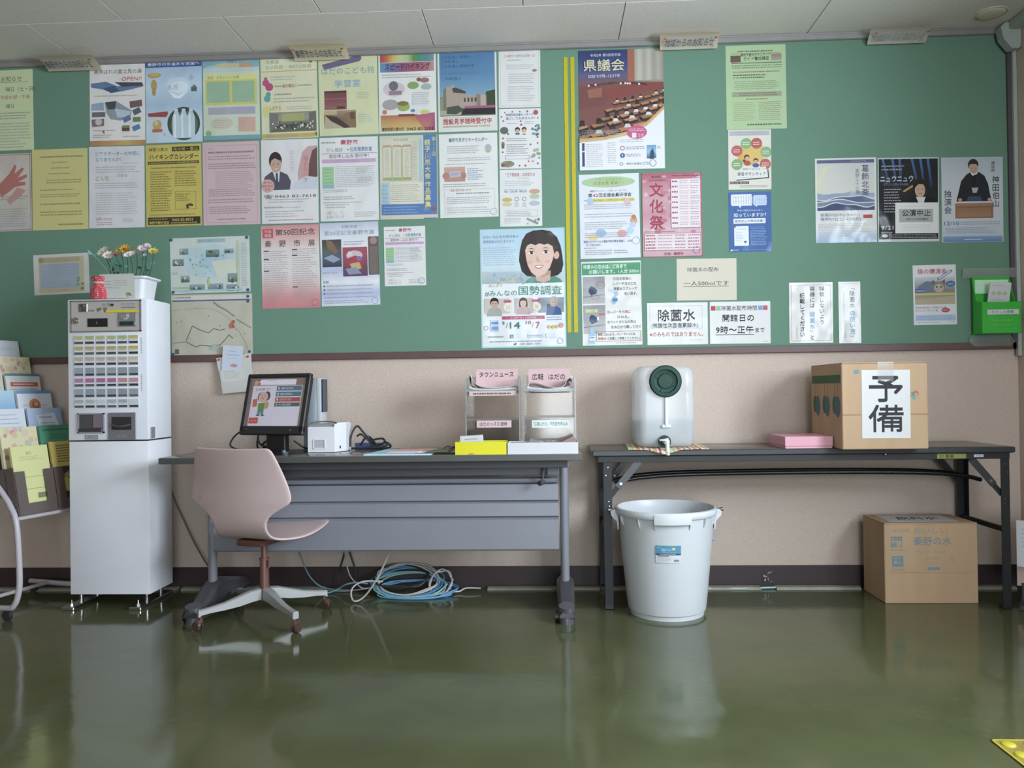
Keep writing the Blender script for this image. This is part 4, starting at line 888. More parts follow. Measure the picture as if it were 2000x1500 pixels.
s, d = poster('guide', '#a8c68c', 0, 'light green volunteer guide course sheet with tables of small text at top right')
s.lines(20,6,80,8.5,1,'#5a6a4a',.7,.05); s.r(8,9.6,90,10.2,'#b0644a'); s.t_('秦野市観光ボランティア', 25, 11.5, 4, '#3f4a38', w=50, bold=.03); s.t_('ガイド養成講座', 30, 16, 5, '#364030', w=42, bold=.03); s.gy(8,12,25,20,['#5c5240','#7a4a3c']); s.gy(76,11,93,19,['#8a7a68','#a89a88']); s.r(10,20.8,93,21.6,'#3f4a38')
s.lines(10,23,94,28,2,'#66745a',.45,.1); s.lines(12,30.5,90,33,1,'#9a6f58',.6,.1); s.lines(12,34,66,40,2,'#4f5c48',.5,.3); s.lines(14,42,90,53,5,'#7f8a68',.4,.3); s.r(10,55.4,92,61.4,'#93a07c'); s.lines(22,56,86,60.8,2,'#8a5a48',.45,.1); s.lines(33,63,70,65.4,1,'#a85a48',.6,.02); s.lines(12,67,48,90,10,'#9a9a6c',.4,.25); s.lines(54,67,92,90,10,'#94886a',.4,.25); s.lines(34,93,92,96,1,'#5a6450',.6,.02); d()

s, d = poster('volun', '#d8d3c4', 1, 'small recording volunteer leaflet with red and green circles on yellow', 'notice')
s.r(2,2,96,10,'#b4b2b8'); s.lines(5,3,92,9,2,'#8c8a94'); s.e(50,40,30,20,'#d8a828',24); s.e(60,38,26,18,'#dcb43c',20)
for x, y, c in ((20,35,'#c0524c'),(42,23,'#7fae6c'),(66,23,'#c0504e'),(88,38,'#7cae70'),(20,58,'#78aa68'),(86,58,'#c4564e')): s.e(x,y,13,None,c,18); s.lines(x-8,y-3.4,x+8,y+3.6,2,'#e4dcd0',.45,.2)
s.e(43,46,6.4,None,'#4a2f2a',12); s.e(44,48,5,None,'#d8a488',12); s.e(44,56,8,4.4,'#b8463c',12); s.e(64,52,6,None,'#3a302c',12); s.e(64,54,5,None,'#d8a488',12); s.e(64,60,8,3.6,'#3a5a9a',12); s.rot(37,52,3,2.4,0,'#4a4a52')
s.rot(58,66,30,3,-6,'#d8d6d0'); s.t_('朗読で支える', 34, 66, 3.6, '#5a5a5c', w=40, shear=.08); s.rot(56,76,38,10.5,-4,'#3a3a3e'); s.rot(54.4,75,37,9.6,-4,'#dcdad6'); s.t_('録音ボランティア', 21, 74, 6.4, '#3a4a5c', w=66, bold=.03); s.lines(24,79,58,81,1,'#8a8a8c'); s.r(3,86.5,48,90.6,'#4a3f34'); s.t_('お申し込み・問い合わせ', 4, 88.6, 2.8, '#d8d0c0', w=42); s.lines(26,92,92,97,2,'#6a665e',.5,.1); d()

s, d = poster('know', '#3565ac', 1, 'bright blue leaflet with white speech bubbles above a white certificate', 'notice')
s.poly([(7,4),(54,4),(56,8),(56,20),(54,23),(30,23),(27,27),(24,23),(8,23),(6,20),(6,8)], '#dfe4ee'); s.poly([(60,6),(88,6),(90,9),(90,20),(88,23),(68,23),(65,26),(63,23),(60,23),(58,20),(58,9)], '#c0d4ee')
for x in range(10,54,6): s.lines(x,6,x+3.4,21,7,'#9aa4b4',.6,.3)
for x in range(62,88,5): s.lines(x,8,x+3,21,6,'#8aa6cc',.6,.3)
s.t_('神奈川県民のみなさまへ', 20, 31, 3.6, '#c4d4ec', w=60, bold=.01); s.t_('知っていますか？', 12, 38.6, 7, '#e4e9f2', w=76, bold=.03); s.r(11,44.5,86,53,'#dde3ee'); s.t_('感染防止対策取組書！', 14, 48.8, 4.6, '#3f4f68', w=68, bold=.02); s.r(12,57,46,90,'#dfe4ec'); s.poly([(12,57),(18,57),(13,61)], '#c04a48'); s.lines(18,61,42,63,1,'#8a98b0'); s.lines(16,66,36,82,6,'#aab4c6',.35,.5); s.poly([(34,82),(42,82),(40,85),(37,86)], '#4a4f5a'); s.lines(50,58,88,90,12,'#8fb0dc',.4,.2); s.poly([(2,99),(5,95),(9,98)], '#cfdcee'); s.lines(10,96,22,98,1,'#b8cce6',.7,.02); s.lines(30,96,92,98,1,'#7f9fd0',.5,.1); d()

s, d = poster('goin', '#dedcda', 1, 'white vertical-text sign in a thin red frame, wider of the pair above the table', 'notice')
s.frame(5,4,96,97,'#c4707c',.9); s.v_('誤飲しないよう', 75, 6, 9.2, '#343438', bold=.035); s.v_('容器には「', 53, 6, 9.2, '#343438', bold=.035); s.v_('除菌水', 53, 49, 9.6, '#4a86c4', bold=.05); s.v_('」と', 53, 78, 8.6, '#343438', bold=.035); s.v_('記載してください', 30, 17, 9.2, '#343438', bold=.035); s.lines(16,74,19,94,9,'#8a8a8c',.6,.1); d()

s, d = poster('usage', '#dddcda', 1, 'narrow white vertical-text sign with blue lower characters, right of the red-framed sign', 'notice')
s.frame(6,3,94,98,'#b4b8ba',1); s.v_('「除菌水', 62, 5, 9.6, '#46484e', bold=.03); s.v_('の使い方」', 62, 46, 10, '#4f8cc6', bold=.035); s.lines(22,18,26,60,12,'#9c9a9a',.6,.2); s.lines(24,62,32,92,9,'#7a787a',.6,.1); d()

# generic sea picture standing in for a famous print
s, d = poster('wave', '#d9d8d6', 1, 'left of three matching posters, a pale sea picture with navy vertical lettering')
s.r(3,2,97,6,'#5a5f86'); s.lines(60,3,92,5,1,'#a8acc4'); s.gy(3,6,97,62,['#c6c6c4','#cdccc6','#cfccc4','#c9c6be']); s.poly([(3,30),(6,18),(16,10),(30,8),(20,14),(12,24),(8,38),(3,44)], '#d6d2a6')

def swell(y0, am, fr, ph, c, crest=True):
    top = [(3+94*i/30, y0 + am*math.sin(fr*i/30+ph) + .4*am*math.sin(2.3*fr*i/30)) for i in range(31)]
    s.poly(top + [(97,62),(3,62)], c)
    if crest: s.poly(top + [(x, y+1.1) for x, y in top[::-1]], '#d8d6ca')
swell(41, 1.6, 7, 0, '#8fa0b8', False); swell(46.5, 2.2, 6, 1, '#4f6490'); swell(51, 2, 5, 3, '#6f84a6'); swell(55, 2.2, 7, 2, '#3f5078')
s.poly([(60,40.6),(68,37),(76,40)], '#b4b6ba')
s.v_('葛飾北斎', 82, 8, 9.4, '#4a5078', bold=.02); s.v_('冨嶽三十六景', 69, 13, 5, '#6a6c84')
s.t_('前期7/22(水)~9/6(日)', 8, 67, 4.4, '#5f6486', w=64); s.t_('後期9/12(土)~11/8(日)', 8, 72, 4.4, '#5f6486', w=66); s.r(78,67.4,93,71.6,'#c03c48'); s.gy(0,84,100,100,['#d9d8d6','#b4c4d8','#9cb4d2']); s.lines(4,77,94,96,10,'#8c92a4',.35,.4); d()

s, d = poster('piano', '#c4c6ca', 1, 'middle of three matching posters, a black recital poster under a cancellation slip')
s.r(1.5,1.5,98.5,97,'#1f2024')
for x0, x1 in ((6,16),(22,28),(34,36),(54,64),(68,74),(80,86)): s.poly([(x0,1.5),(x0+4,1.5),(x1+4,30 if x1 < 40 else 36),(x1,30 if x1 < 40 else 36)], ['#3a6cae','#3a6cae','#24303e','#24303e'])
s.t_('ニュウニュウ', 4, 25, 8.4, '#c4d2e6', w=54, bold=.02, shear=.08); s.t_('ピアノ・リサイタル2020', 10, 31.6, 3.4, '#8fa2bc', w=40); s.poly([(40,40),(58,32),(60,34),(44,41)], '#b89048')
s.lines(6,8,44,16,2,'#5a6a84',.45,.2); s.lines(10,36,40,66,9,'#7f8694',.4,.3)
s.poly([(44,56),(50,50),(62,46),(80,46),(94,50),(98,56),(98,70),(44,70)], '#161618'); s.poly([(62,47),(78,47),(74,56),(68,56)], '#d4d2ce'); s.e(69,33,12,8,'#231d1c'); s.e(69,39,8.4,8.6,'#c99c82'); s.poly([(58,40),(58,32),(64,27),(76,26),(81,34),(79,38),(75,32),(66,32),(61,36)], '#231d1c')
for q in (66,73): s.e(q,38,1,.5,'#2a2020',8)
s.r(67,42.6,72,43.4,'#9a5a50'); s.t_('9/21', 5, 83, 6.4, '#d6d8de', w=20, bold=.01); s.lines(5,88,24,90,1,'#8a909c'); s.e(11,93,5,1.8,'#c9d4cc'); s.lines(20,91,97,96,3,'#7f848e',.45,.1); d()

s, d = poster('solo', '#bfc6cf', 1, 'right of three matching posters, a seated man in black kimono behind a wooden lectern')
s.gy(1,1,99,100,['#aebac6','#c2c9d2','#c9cdd3','#c6ccd4','#b0bdd0']); s.poly([(24,52),(28,40),(32,28),(40,21),(48,17),(60,17),(70,22),(76,32),(79,44),(82,52)], '#24242c'); s.poly([(46,17),(60,17),(54,26)], '#d8d6d4'); s.poly([(50,22),(58,20),(52,36)], '#1c1c24'); s.poly([(49,36),(60,36),(57,42),(51,42)], '#b4b6bc'); s.poly([(40,52),(44,46),(64,46),(66,52)], '#3a4c74')
s.e(52,9,8.6,7,'#33282a'); s.e(52.6,12,7.4,7.4,'#c49a86'); s.poly([(44,11),(45,6),(52,3.4),(60,7),(60.6,11),(56,8),(48,8)], '#33282a'); s.r(49,12.6,51,13.3,'#3a2a28'); s.r(55,12.6,57,13.3,'#3a2a28'); s.r(51,16.4,54.6,17,'#a06058')
s.e(30,50,3.4,2,'#c49a86',10); s.e(78,50,3.4,2,'#c49a86',10); s.poly([(22,54),(84,54),(85,57),(21,57)], '#a87850'); s.gy(22,57,84,72,['#9a6a48','#b07f58']); s.frame(24,58.5,82,71,'#8a5c3e',1)
s.v_('神田伯山', 88, 22, 9.4, '#2f3346', bold=.02); s.v_('講談師', 84, 5, 4.4, '#3a3e50'); s.v_('独演会', 10, 38, 9.6, '#34425f', bold=.01); s.t_('12/10', 4, 77.5, 6.4, '#3f5a8a', w=24, bold=.01); s.lines(30,75,96,80,2,'#6f7f9a',.5,.15); s.lines(6,82,92,90,4,'#8f9bb0',.4,.3); s.gy(2,93,98,99.4,['#7f9cc8','#5a80ba']); s.lines(36,96,66,97.6,1,'#c9d6ea',.7,.02); d()

s, d = poster('stop', '#dedddb', 0, 'white cancellation slip stuck over the black recital poster', 'notice', yoff=-.0042)
s.r(9,21,88,64,'#a9a9a9'); s.t_('公演中止', 16, 34, 22, '#333437', w=66, bold=.05); s.t_('お知らせ詳細裏面', 24, 54, 8, '#46474b', w=52, bold=.02); s.lines(16,70,86,92,5,'#c2c1bf',.35,.2); s.lines(14,9,86,16,1,'#d0cfcd'); d()

s, d = poster('cat', '#dadbdf', 1, 'white cat adoption leaflet with red title and kitten photo above the pink box', 'notice')
s.t_('猫の譲渡会', 11, 10.5, 9, '#b83a4a', w=68, bold=.03); s.gy(4,20,97,66,['#c4cad2','#a2a8b4','#8a857f','#a89a80','#b0a083']); s.poly([(10,36),(30,27),(50,28),(60,38),(50,46),(10,46)], '#6f7a92'); s.poly([(4,58),(97,52),(97,66),(4,66)], '#b8a888')
s.e(60,37,15,10,'#8f8578',16); s.poly([(44,34),(45,25),(53,29)], '#6f655a'); s.poly([(66,28),(74,24),(75,34)], '#6f655a'); s.e(60,39,11,7,'#b8aea0',14)
for q in (55,65): s.e(q,37,2,1.6,'#3a3a2c',8)
s.poly([(58,41),(62,41),(60,43)], '#b07a70'); s.rot(74,17,19,3,-32,'#3a4a94'); s.rot(74,17,17,1.8,-32,'#c9cfe2'); s.e(87,32,11,5,'#3a66ac',14); s.lines(80,30,94,34,2,'#bcd0ea',.5,.1)
s.r(4,40,28,46,'#4a5aa0'); s.lines(5,41,27,45,1,'#b8c0de',.6,.02); s.lines(4,47,34,50,1,'#4a58a4',.8,.02); s.gy(4,47,97,50.4,['#bcc44c','#c8c45a']); s.t_('9月27日(日) 13:00~15:00', 4, 71, 4, '#4a587f', w=72); s.t_('タウンニュースホール 1階', 4, 76, 4, '#4a587f', w=52); s.e(74,76,10,3.8,'#c0424a',16); s.lines(67,74.6,81,77.4,1,'#ecd0d0',.5,.1); s.gy(4,83,97,93,['#b4cbe6','#a4bede']); s.lines(6,84,90,92,3,'#8098c8',.4,.15); s.ring(88,91,7.4,'#8fa2c8',.8); s.lines(6,95,60,97,1,'#8c90a0',.7,.1); d()
# ------------------------------------------------------------------ ticket machine
WHITE = mat('white_enamel', '#dadbe2', .38, noise=.015, nscale=4)
WHITE2 = mat('white_enamel_lower', '#dadae0', .42, noise=.02, nscale=5)
CHROME = mat('chrome', '#b8b8b8', .25, metal=1.)
DARK = mat('black_plastic', '#1c1c1e', .4)
GREYP = mat('grey_plastic', '#77767a', .45)
MX0, MX1, MYF, MYB = -2.186, -1.814, -.388, -.165
t = thing('ticket_machine', 'tall white ticket vending machine with rows of buttons on a white stand', 'vending machine', (-2.0, -.28, 0))
bm = bx(MX0, MYF, .768, MX1, MYB, 1.41, .006, 2)
obj('upper_cabinet', bm, WHITE, t, smooth=True)
bm = bx(MX0+.001, MYF+.003, .068, MX1-.001, MYB, .763, .004, 2)
obj('lower_cabinet', bm, WHITE2, t, smooth=True)
obj('joint_gasket', bx(MX0+.006, MYF+.008, .762, MX1-.006, MYB-.004, .769), DARK, t)
F = MYF
# control panel
cp = obj('control_panel', bx(-2.166, F-.004, 1.262, -1.842, F+.002, 1.402, .002), mat('champagne_panel', '#b5aea8', .4, metal=.15), t)
bm = B()
for a in ((-2.168,1.398,-1.840,1.404),(-2.168,1.260,-1.840,1.265),(-2.168,1.26,-2.163,1.404),(-1.845,1.26,-1.840,1.404)): box(bm, a[0], F-.0065, a[1], a[2], F, a[3])
obj('panel_frame', bm, mat('panel_frame_grey', '#7f7c7e', .4, metal=.3), t)
bm = bx(-2.128, F-.008, 1.352, -2.088, F-.003, 1.390, .002); obj('coin_slot', bm, mat('brushed_steel', '#8d8a88', .3, metal=.8), t)
bm = bx(-2.110, F-.0095, 1.360, -2.106, F-.0075, 1.384); obj('slot_gap', bm, DARK, t)
bm = B(); tube(bm, [(-2.120, F-.010, 1.380), (-2.108, F-.012, 1.384), (-2.100, F-.012, 1.378), (-2.112, F-.012, 1.370), (-2.098, F-.012, 1.362), (-2.110, F-.012, 1.357), (-2.119, F-.010, 1.362)], .002, 6, 3)
obj('slot_guide', bm, CHROME, t, smooth=True)
bm = B(); cyl(bm, (-2.143, F, 1.313), (-2.143, F-.012, 1.313), .016, .014, 20); cyl(bm, (-2.143, F-.012, 1.313), (-2.143, F-.016, 1.313), .008, .008, 12)
obj('lock', bm, CHROME, t, smooth=True)
obj('amount_display', bx(-2.088, F-.007, 1.283, -1.993, F-.003, 1.322, .001), DARK, t)
s = Sheet(.08, .026, '#1c1a1c', t=0); s.t_('0', 45, 50, 60, '#a83a3a', al='c', bold=.02); s.build('display_digit', mat_print('led_display', .3, .4, emit=.6), t, (-2.04, F-.0072, 1.302))
bm = B(); cyl(bm, (-1.972, F-.004, 1.382), (-1.972, F-.009, 1.382), .006, .006, 14); obj('return_button', bm, mat('dark_red_plastic', '#3c2628', .4), t, smooth=True)
bm = bx(-1.943, F-.010, 1.283, -1.860, F-.003, 1.345, .002); obj('bill_slot', bm, GREYP, t)
obj('bill_mouth', bx(-1.936, F-.0125, 1.287, -1.866, F-.009, 1.305, .002), mat('dark_green_plastic', '#26332e', .35), t)
s = Sheet(.075, .03, '#77767a', t=0); s.r(42,12,62,70,'#b8b0a0'); s.lines(6,20,36,70,2,'#a8a6a8'); s.e(40,84,14,10,'#c8c6c4'); s.build('bill_slot_label', PAPER, t, (-1.90, F-.0102, 1.328))
obj('yellow_strip', bx(-2.002, F-.0075, 1.347, -1.852, F-.003, 1.358), mat('yellow_label', '#cdbb2c', .5), t)
s = Sheet(.30, .05, '#b5aea8', t=0); s.lines(14,66,32,92,1,'#7d7874',.8,.02); s.t_('食券', 44, 28, 34, '#7d7874', w=14); s.blobs(38,60,54,82,6,['#7a7650','#6a6a5a'],(1.5,3)); s.lines(74,14,96,40,2,'#8a8684',.4,.05); s.r(74,50,96,60,'#77757c'); s.build('panel_print', PAPER, t, (-2.004, F-.0042, 1.372))
# buttons
x0b, x1b, zt, zb = -2.157, -1.851, 1.249, .911
rowscol = [('#b9bd5c','#a9b84e','#b8bf6a','#b3bd60','#a8b850','#c0b63e'), ('#c2a93e','#bda63a','#b9a642','#b9a342','#bcab50','#c8a93c'), ('#c4b490','#bcae8a','#c0b296','#bcae8c','#bfb090','#cdb88e'),
           ('#93a0a6','#8b98ac','#9a9da0','#939ea4','#8b98a0','#8b9aa4'), ('#b878a4','#b8629a','#b06094','#b0648f','#c8858c','#c98a90'), ('#96a0ac','#8b99a6','#8f9ca4','#93979c','#8f9294','#929a9e'), ('#9cb0bc','#a8b8be','#b8cedc','#a4b4c0','#9cabb8','#bccfe0')]
dark = ('#4e5356','#2f363a','#4f5558','#565a5c','#4b5052','#3c4246')
pw, ph = (x1b-x0b)/6, (zt-zb)/7
for i in range(7):
    for j in range(6):
        full = i in (3, 5)
        sh = Sheet(pw*.86, ph*.80, '#d3d3d8', t=.004, seed=i*7+j)
        top = rowscol[i][j]
        sh.gy(3, 3, 97, 68 if full else 52, [top, top] if full or i == 4 else [top, top, '#cfcabc'])
        if i in (0,1,2,6) and not (j == 5 or (i == 6 and j == 2)): sh.lines(12, 14, 88, 46, 2, '#8a7a4a' if i < 3 else '#6f7f94', .5, .2); sh.lines(40,40,80,54,1,'#a8604c' if i < 3 else '#7f8fa0',.6,.1)
        sh.r(3, 70, 97, 97, dark[(j + i*2) % 6])
        o = sh.build('ticket_button', LAM, t, (x0b + pw*(j+.5), F, zt - ph*(i+.5)))
s = Sheet(.012, .33, '#c9cad2', t=0); s.lines(20,4,80,26,9,'#8c8c92',.6,.1); s.lines(20,54,80,78,10,'#8c8c92',.6,.1); s.build('row_lettering', PAPER, t, (-1.842, F-.0006, 1.08))
# outlets
def recess(x0, x1, z0, z1, m, name, fr=.008, dep=.012):
    bm = B()
    box(bm, x0, F-dep, z0, x1, F, z0+fr); box(bm, x0, F-dep, z1-fr, x1, F, z1); box(bm, x0, F-dep, z0, x0+fr, F, z1); box(bm, x1-fr, F-dep, z0, x1, F, z1)
    return obj(name, bm, m, t)
obj('ticket_outlet', bx(-2.137, F-.003, .803, -2.017, F, .890), mat('smoke_window', '#4b484c', .18), t)
recess(-2.139, -2.015, .801, .892, mat('frame_grey', '#8a8890', .4), 'outlet_frame', .006, .008)
obj('outlet_lip', bx(-2.131, F-.012, .807, -2.023, F-.002, .823, .002), mat('dark_lip', '#38353a', .4), t)
obj('outlet_flap', bx(-2.066, F-.006, .826, -2.023, F-.002, .884), mat('pinkish_flap', '#77686e', .35), t)
obj('return_tray', bx(-1.998, F-.006, .771, -1.869, F, .893, .002), mat('tray_grey', '#716d72', .4), t)
obj('tray_opening', bx(-1.979, F-.0075, .815, -1.888, F-.005, .873), mat('tray_dark', '#2f2e33', .3), t)
bm = B(); tube(bm, [(-1.976, F-.008, .838), (-1.93, F-.022, .83), (-1.89, F-.008, .838)], .006, 8, 6); obj('tray_lip', bm, mat('tray_lip', '#5c5658', .25, metal=.4), t, smooth=True)
s = Sheet(.07, .02, '#716d72', t=0); s.t_('おつり', 50, 50, 70, '#a8a4a8', w=60, al='c'); s.build('tray_lettering', PAPER, t, (-1.933, F-.0062, .786))
s = Sheet(.062, .021, '#a3a0a8', t=.002); s.frame(2,6,98,94,'#7c7a84',4); s.t_('発券口', 50, 50, 55, '#5c5a62', w=60, al='c'); s.build('outlet_label', PAPER, t, (-2.077, F, .783))
obj('side_plate', bx(MX1-.001, -.368, .773, MX1+.003, -.330, .824, .001), mat('side_plate_grey', '#8b8890', .4, metal=.3), t)
for x in (-2.187, -1.877):
    f_ = obj('foot_rail', bx(x-.028, -.404, 0, x+.028, -.09, .016, .003), CHROME, t)
    for y in (-.33, -.20):
        bm = B(); cyl(bm, (x+.02, y, .014), (x+.02, y, .07), .008, .008, 12); obj('foot_post', bm, CHROME, f_, smooth=True)
    bm = B(); cyl(bm, (x, -.37, .014), (x, -.37, .024), .009, .009, 6); cyl(bm, (x, -.37, .0235), (x, -.37, .04), .004, .003, 8)
    obj('foot_bolt', bm, CHROME, f_, smooth=True)

# ------------------------------------------------------------------ flower planter and polka dot ornament on the machine
PZ = 1.4105
t = thing('flower_planter', 'white oblong planter of artificial flowers on top of the ticket machine', 'planter', (-1.96, -.27, PZ))
bm = B()
def rrect(cx, cy, hx, hy, r, n=5):
    out = []
    for k, (sx, sy) in enumerate(((1,1),(-1,1),(-1,-1),(1,-1))):
        for i in range(n+1):
            a = PI/2*k + PI/2*i/n
            out.append((cx+sx*(hx-r)+r*math.cos(a), cy+sy*(hy-r)+r*math.sin(a)))
    return out
def loft(bm, sections, cap0=True, cap1=True):
    rings = [[bm.verts.new((x, y, z)) for x, y in pts] for pts, z in sections]
    for a, b in zip(rings, rings[1:]):
        for i in range(len(a)):
            j = (i+1) % len(a); bm.faces.new((a[i], a[j], b[j], b[i]))
    if cap0: bm.faces.new(rings[0][::-1])
    if cap1: bm.faces.new(rings[-1])
    return bm
PC = (-1.962, -.272)
loft(bm, [(rrect(*PC,.098,.060,.02),PZ),(rrect(*PC,.112,.070,.024),PZ+.095),(rrect(*PC,.125,.080,.026),PZ+.100),(rrect(*PC,.125,.080,.026),PZ+.108),(rrect(*PC,.110,.066,.022),PZ+.108),(rrect(*PC,.107,.063,.022),PZ+.085)])
obj('pot', bm, mat('white_pot', '#d2d3d8', .35), t, smooth=True)
s = Sheet(.165, .112, '#c9c9c0', t=.001); s.lines(10,24,34,60,3,'#a8a4a4'); s.lines(40,24,88,50,3,'#b0acaa'); s.lines(12,52,60,62,1,'#9a9898'); s.e(82,83,8,7,'#8f8a48',10); s.blobs(76,76,90,90,5,['#7a8a3c','#a89a4a'],(2,4)); s.frame(1,1,99,99,'#bcbcb0',.8)
s.build('pot_card', PAPER, t, (-1.972, -.352, PZ+.062), (.06, 0, -.05))
def flower(x, y, z, c, cc, r=.02, n=9, tilt=(0, 0), bird=False):
    r *= 1.3; bm = B(); base = (x+.25*(PC[0]-x), -.275, PZ+.09)
    tube(bm, [base, ((base[0]+x)/2+.008, (base[1]+y)/2, (base[2]+z)/2), (x, y, z)], .0016, 5, 4)
    st = obj('flower', bm, mat('stem_green', '#2f4a38', .7), t)
    M = Matrix.Translation((x, y, z)) @ Matrix.Rotation(tilt[0], 4, 'X') @ Matrix.Rotation(tilt[1], 4, 'Y')
    bm = B()
    for i in range(n):
        a = 2*PI*i/n
        d = Vector((math.cos(a), math.sin(a), 0)); q = Vector((-d.y, d.x, 0))
        pts = [d*.003, d*r*.6 + q*r*.24 + Vector((0,0,r*.30)), d*r + Vector((0,0,r*.38)), d*r*.6 - q*r*.24 + Vector((0,0,r*.30))]
        vs = [bm.verts.new(M @ p) for p in pts]
        c2 = bm.verts.new(M @ (d*r*.55 + Vector((0,0,r*.16))))
        for k in range(4): bm.faces.new((vs[k], vs[(k+1) % 4], c2))
    obj('petals', bm, mat('petal_'+c.strip('#'), c, .7), st)
    bm = B(); bmesh.ops.create_uvsphere(bm, u_segments=8, v_segments=5, radius=r*.26, matrix=M @ Matrix.Translation((0,0,r*.14)))
    obj('flower_centre', bm, mat('flower_centre_'+cc.strip('#'), cc, .8), st)
for a in ((-2.066,-.29,1.640,'#d8d0cc','#c9b49a',.026,11,(.9,-.3)), (-2.043,-.30,1.620,'#d0c4ba','#c4b08c',.022,10,(.9,.3)), (-1.993,-.28,1.650,'#c4a83c','#8a6a20',.020,8,(.8,-.2)), (-1.970,-.28,1.652,'#bc922c','#7a5a1a',.022,10,(1.1,.1)),
          (-1.938,-.30,1.620,'#dcd6d6','#c4b8a0',.024,11,(.7,0)), (-1.922,-.27,1.640,'#c9a890','#a88a6c',.018,9,(.9,-.4)), (-1.898,-.26,1.656,'#d2c0c2','#b89aa0',.020,10,(.8,.3)), (-1.842,-.27,1.640,'#c4b458','#9a8a3c',.021,8,(.8,.3)),
          (-2.000,-.31,1.622,'#9a5a50','#7a4038',.018,8,(.5,.2)), (-1.880,-.25,1.672,'#cdbcc0','#b0a0a4',.014,9,(.8,.5)), (-1.862,-.31,1.618,'#b8b4b0','#a0a096',.009,7,(.8,.2))): flower(*a)
R = random.Random(11)
for i in range(16):
    x = -2.05+.19*R.random(); z = PZ+.115+.075*R.random(); y = -.25-.07*R.random(); a = R.uniform(0, 2*PI); L = R.uniform(.018, .032)
    bm = B(); d = Vector((math.cos(a), math.sin(a)*.5, R.uniform(-.2,.6))).normalized(); q = d.cross(Vector((0,1,.3))).normalized()
    p = Vector((x,y,z)); m_ = p + d*L*.5 + Vector((0,-.003,0))
    v = [bm.verts.new(c) for c in (p, m_+q*L*.32, p+d*L, m_-q*L*.32)]; bm.faces.new(v)
    tube(bm, [(x+.3*(PC[0]-x), -.272, PZ+.09), (x, y, z)], .0012, 4)
    obj('leaf', bm, mat('leaf_teal_'+str(i % 3), ('#2a5a58','#24483c','#3f7c78')[i % 3], .6), t)
bm = B()
for w in (-1, 1): v = [bm.verts.new(p) for p in ((-2.098,-.33,1.626),(-2.120-.004*w,-.33,1.638+.012*w),(-2.112,-.335,1.624))]; bm.faces.new(v)
cyl(bm, (-2.122,-.33,1.630), (-2.085,-.33,1.622), .0035, .002, 6); tube(bm, [(-2.095,-.33,1.622), (-2.06,-.30,1.57), (-2.03,-.28,PZ+.09)], .001, 4, 4)
obj('butterfly_pick', bm, mat('pale_teal_wing', '#7fb0ac', .6), t)

t = thing('fabric_ornament', 'red polka dot fabric ornament tied at the neck, left of the planter on the machine', 'ornament', (-2.06, -.375, PZ))
DOT = mat('red_polka_cloth', '#b8545a', .9)
nt = DOT.node_tree; tc = nt.nodes.new('ShaderNodeTexCoord'); vo = nt.nodes.new('ShaderNodeTexVoronoi'); vo.inputs['Scale'].default_value = 110; vo.inputs['Randomness'].default_value = .15
cr = nt.nodes.new('ShaderNodeValToRGB'); cr.color_ramp.interpolation = 'CONSTANT'; cr.color_ramp.elements[0].color = lin('#e0b4b0'); cr.color_ramp.elements[1].position = .26; cr.color_ramp.elements[1].color = lin('#b54a52')
nt.links.new(tc.outputs['Object'], vo.inputs['Vector']); nt.links.new(vo.outputs['Distance'], cr.inputs[0]); nt.links.new(cr.outputs[0], nt.nodes['Principled BSDF'].inputs['Base Color'])
bm = B(); n = 28; rings = []
prof = [(.004,0),(.030,0),(.036,.010),(.0375,.026),(.034,.044),(.027,.062),(.022,.076),(.021,.082),(.030,.094),(.033,.102),(.026,.108),(.006,.106)]
for r, z in prof:
    rings.append([bm.verts.new((-2.06+r*(1+.10*math.sin(7*2*PI*i/n)*(1 if z > .08 else .4))*math.cos(2*PI*i/n), -.352+r*.62*(1+.1*math.sin(7*2*PI*i/n))*math.sin(2*PI*i/n), PZ+z)) for i in range(n)])
for a, b in zip(rings, rings[1:]):
    for i in range(n): bm.faces.new((a[i], a[(i+1) % n], b[(i+1) % n], b[i]))
bm.faces.new(rings[0][::-1]); bm.faces.new(rings[-1])
obj('body', bm, DOT, t, smooth=80)
bm = B(); lathe(bm, [(.0225,.076),(.0245,.079),(.0225,.083)], 20, (-2.06,-.352,PZ)); 
for v in bm.verts: v.co.y = -.352+(v.co.y+.352)*.72
obj('neck_ribbon', bm, mat('pink_ribbon', '#d8b0a4', .7), t, smooth=True)

# ------------------------------------------------------------------ leaflet rack at the far left, side on
AL = math.radians(76)
rk = thing('brochure_rack', 'white tubular brochure rack with dark pockets left of the ticket machine', 'rack', (-2.29, -.56, 0), 0)
rk.rotation_euler = (0, 0, AL); ORIG[rk] = Vector((0,0,0))
TUBE = mat('white_painted_tube', '#b0a8ae', .35)
SMOKE = mat('smoked_pocket', '#5a4e4a', .3)
WID = .405
for x in (-.012, WID+.012):
    bm = B(); tube(bm, [(x,.585,1.17),(x,.36,.84),(x,.10,.56),(x,.045,.49),(x,.02,.44),(x,.008,.36),(x,-.0,.20),(x,.005,.13),(x,.03,.07),(x,.09,.052),(x,.42,.052)], .0125, 10, 4)
    obj('side_tube', bm, TUBE, rk, smooth=True)
bm = B(); tube(bm, [(-.012,.02,.44),(WID+.012,.02,.44)], .009, 8); obj('front_bar', bm, TUBE, rk, smooth=True)
bm = B(); tube(bm, [(-.012,.30,.052),(WID+.012,.30,.052)], .009, 8); obj('base_bar', bm, TUBE, rk, smooth=True)
bm = B(); tube(bm, [(-.012,.57,1.145),(WID+.012,.57,1.145)], .009, 8); obj('top_bar', bm, TUBE, rk, smooth=True)
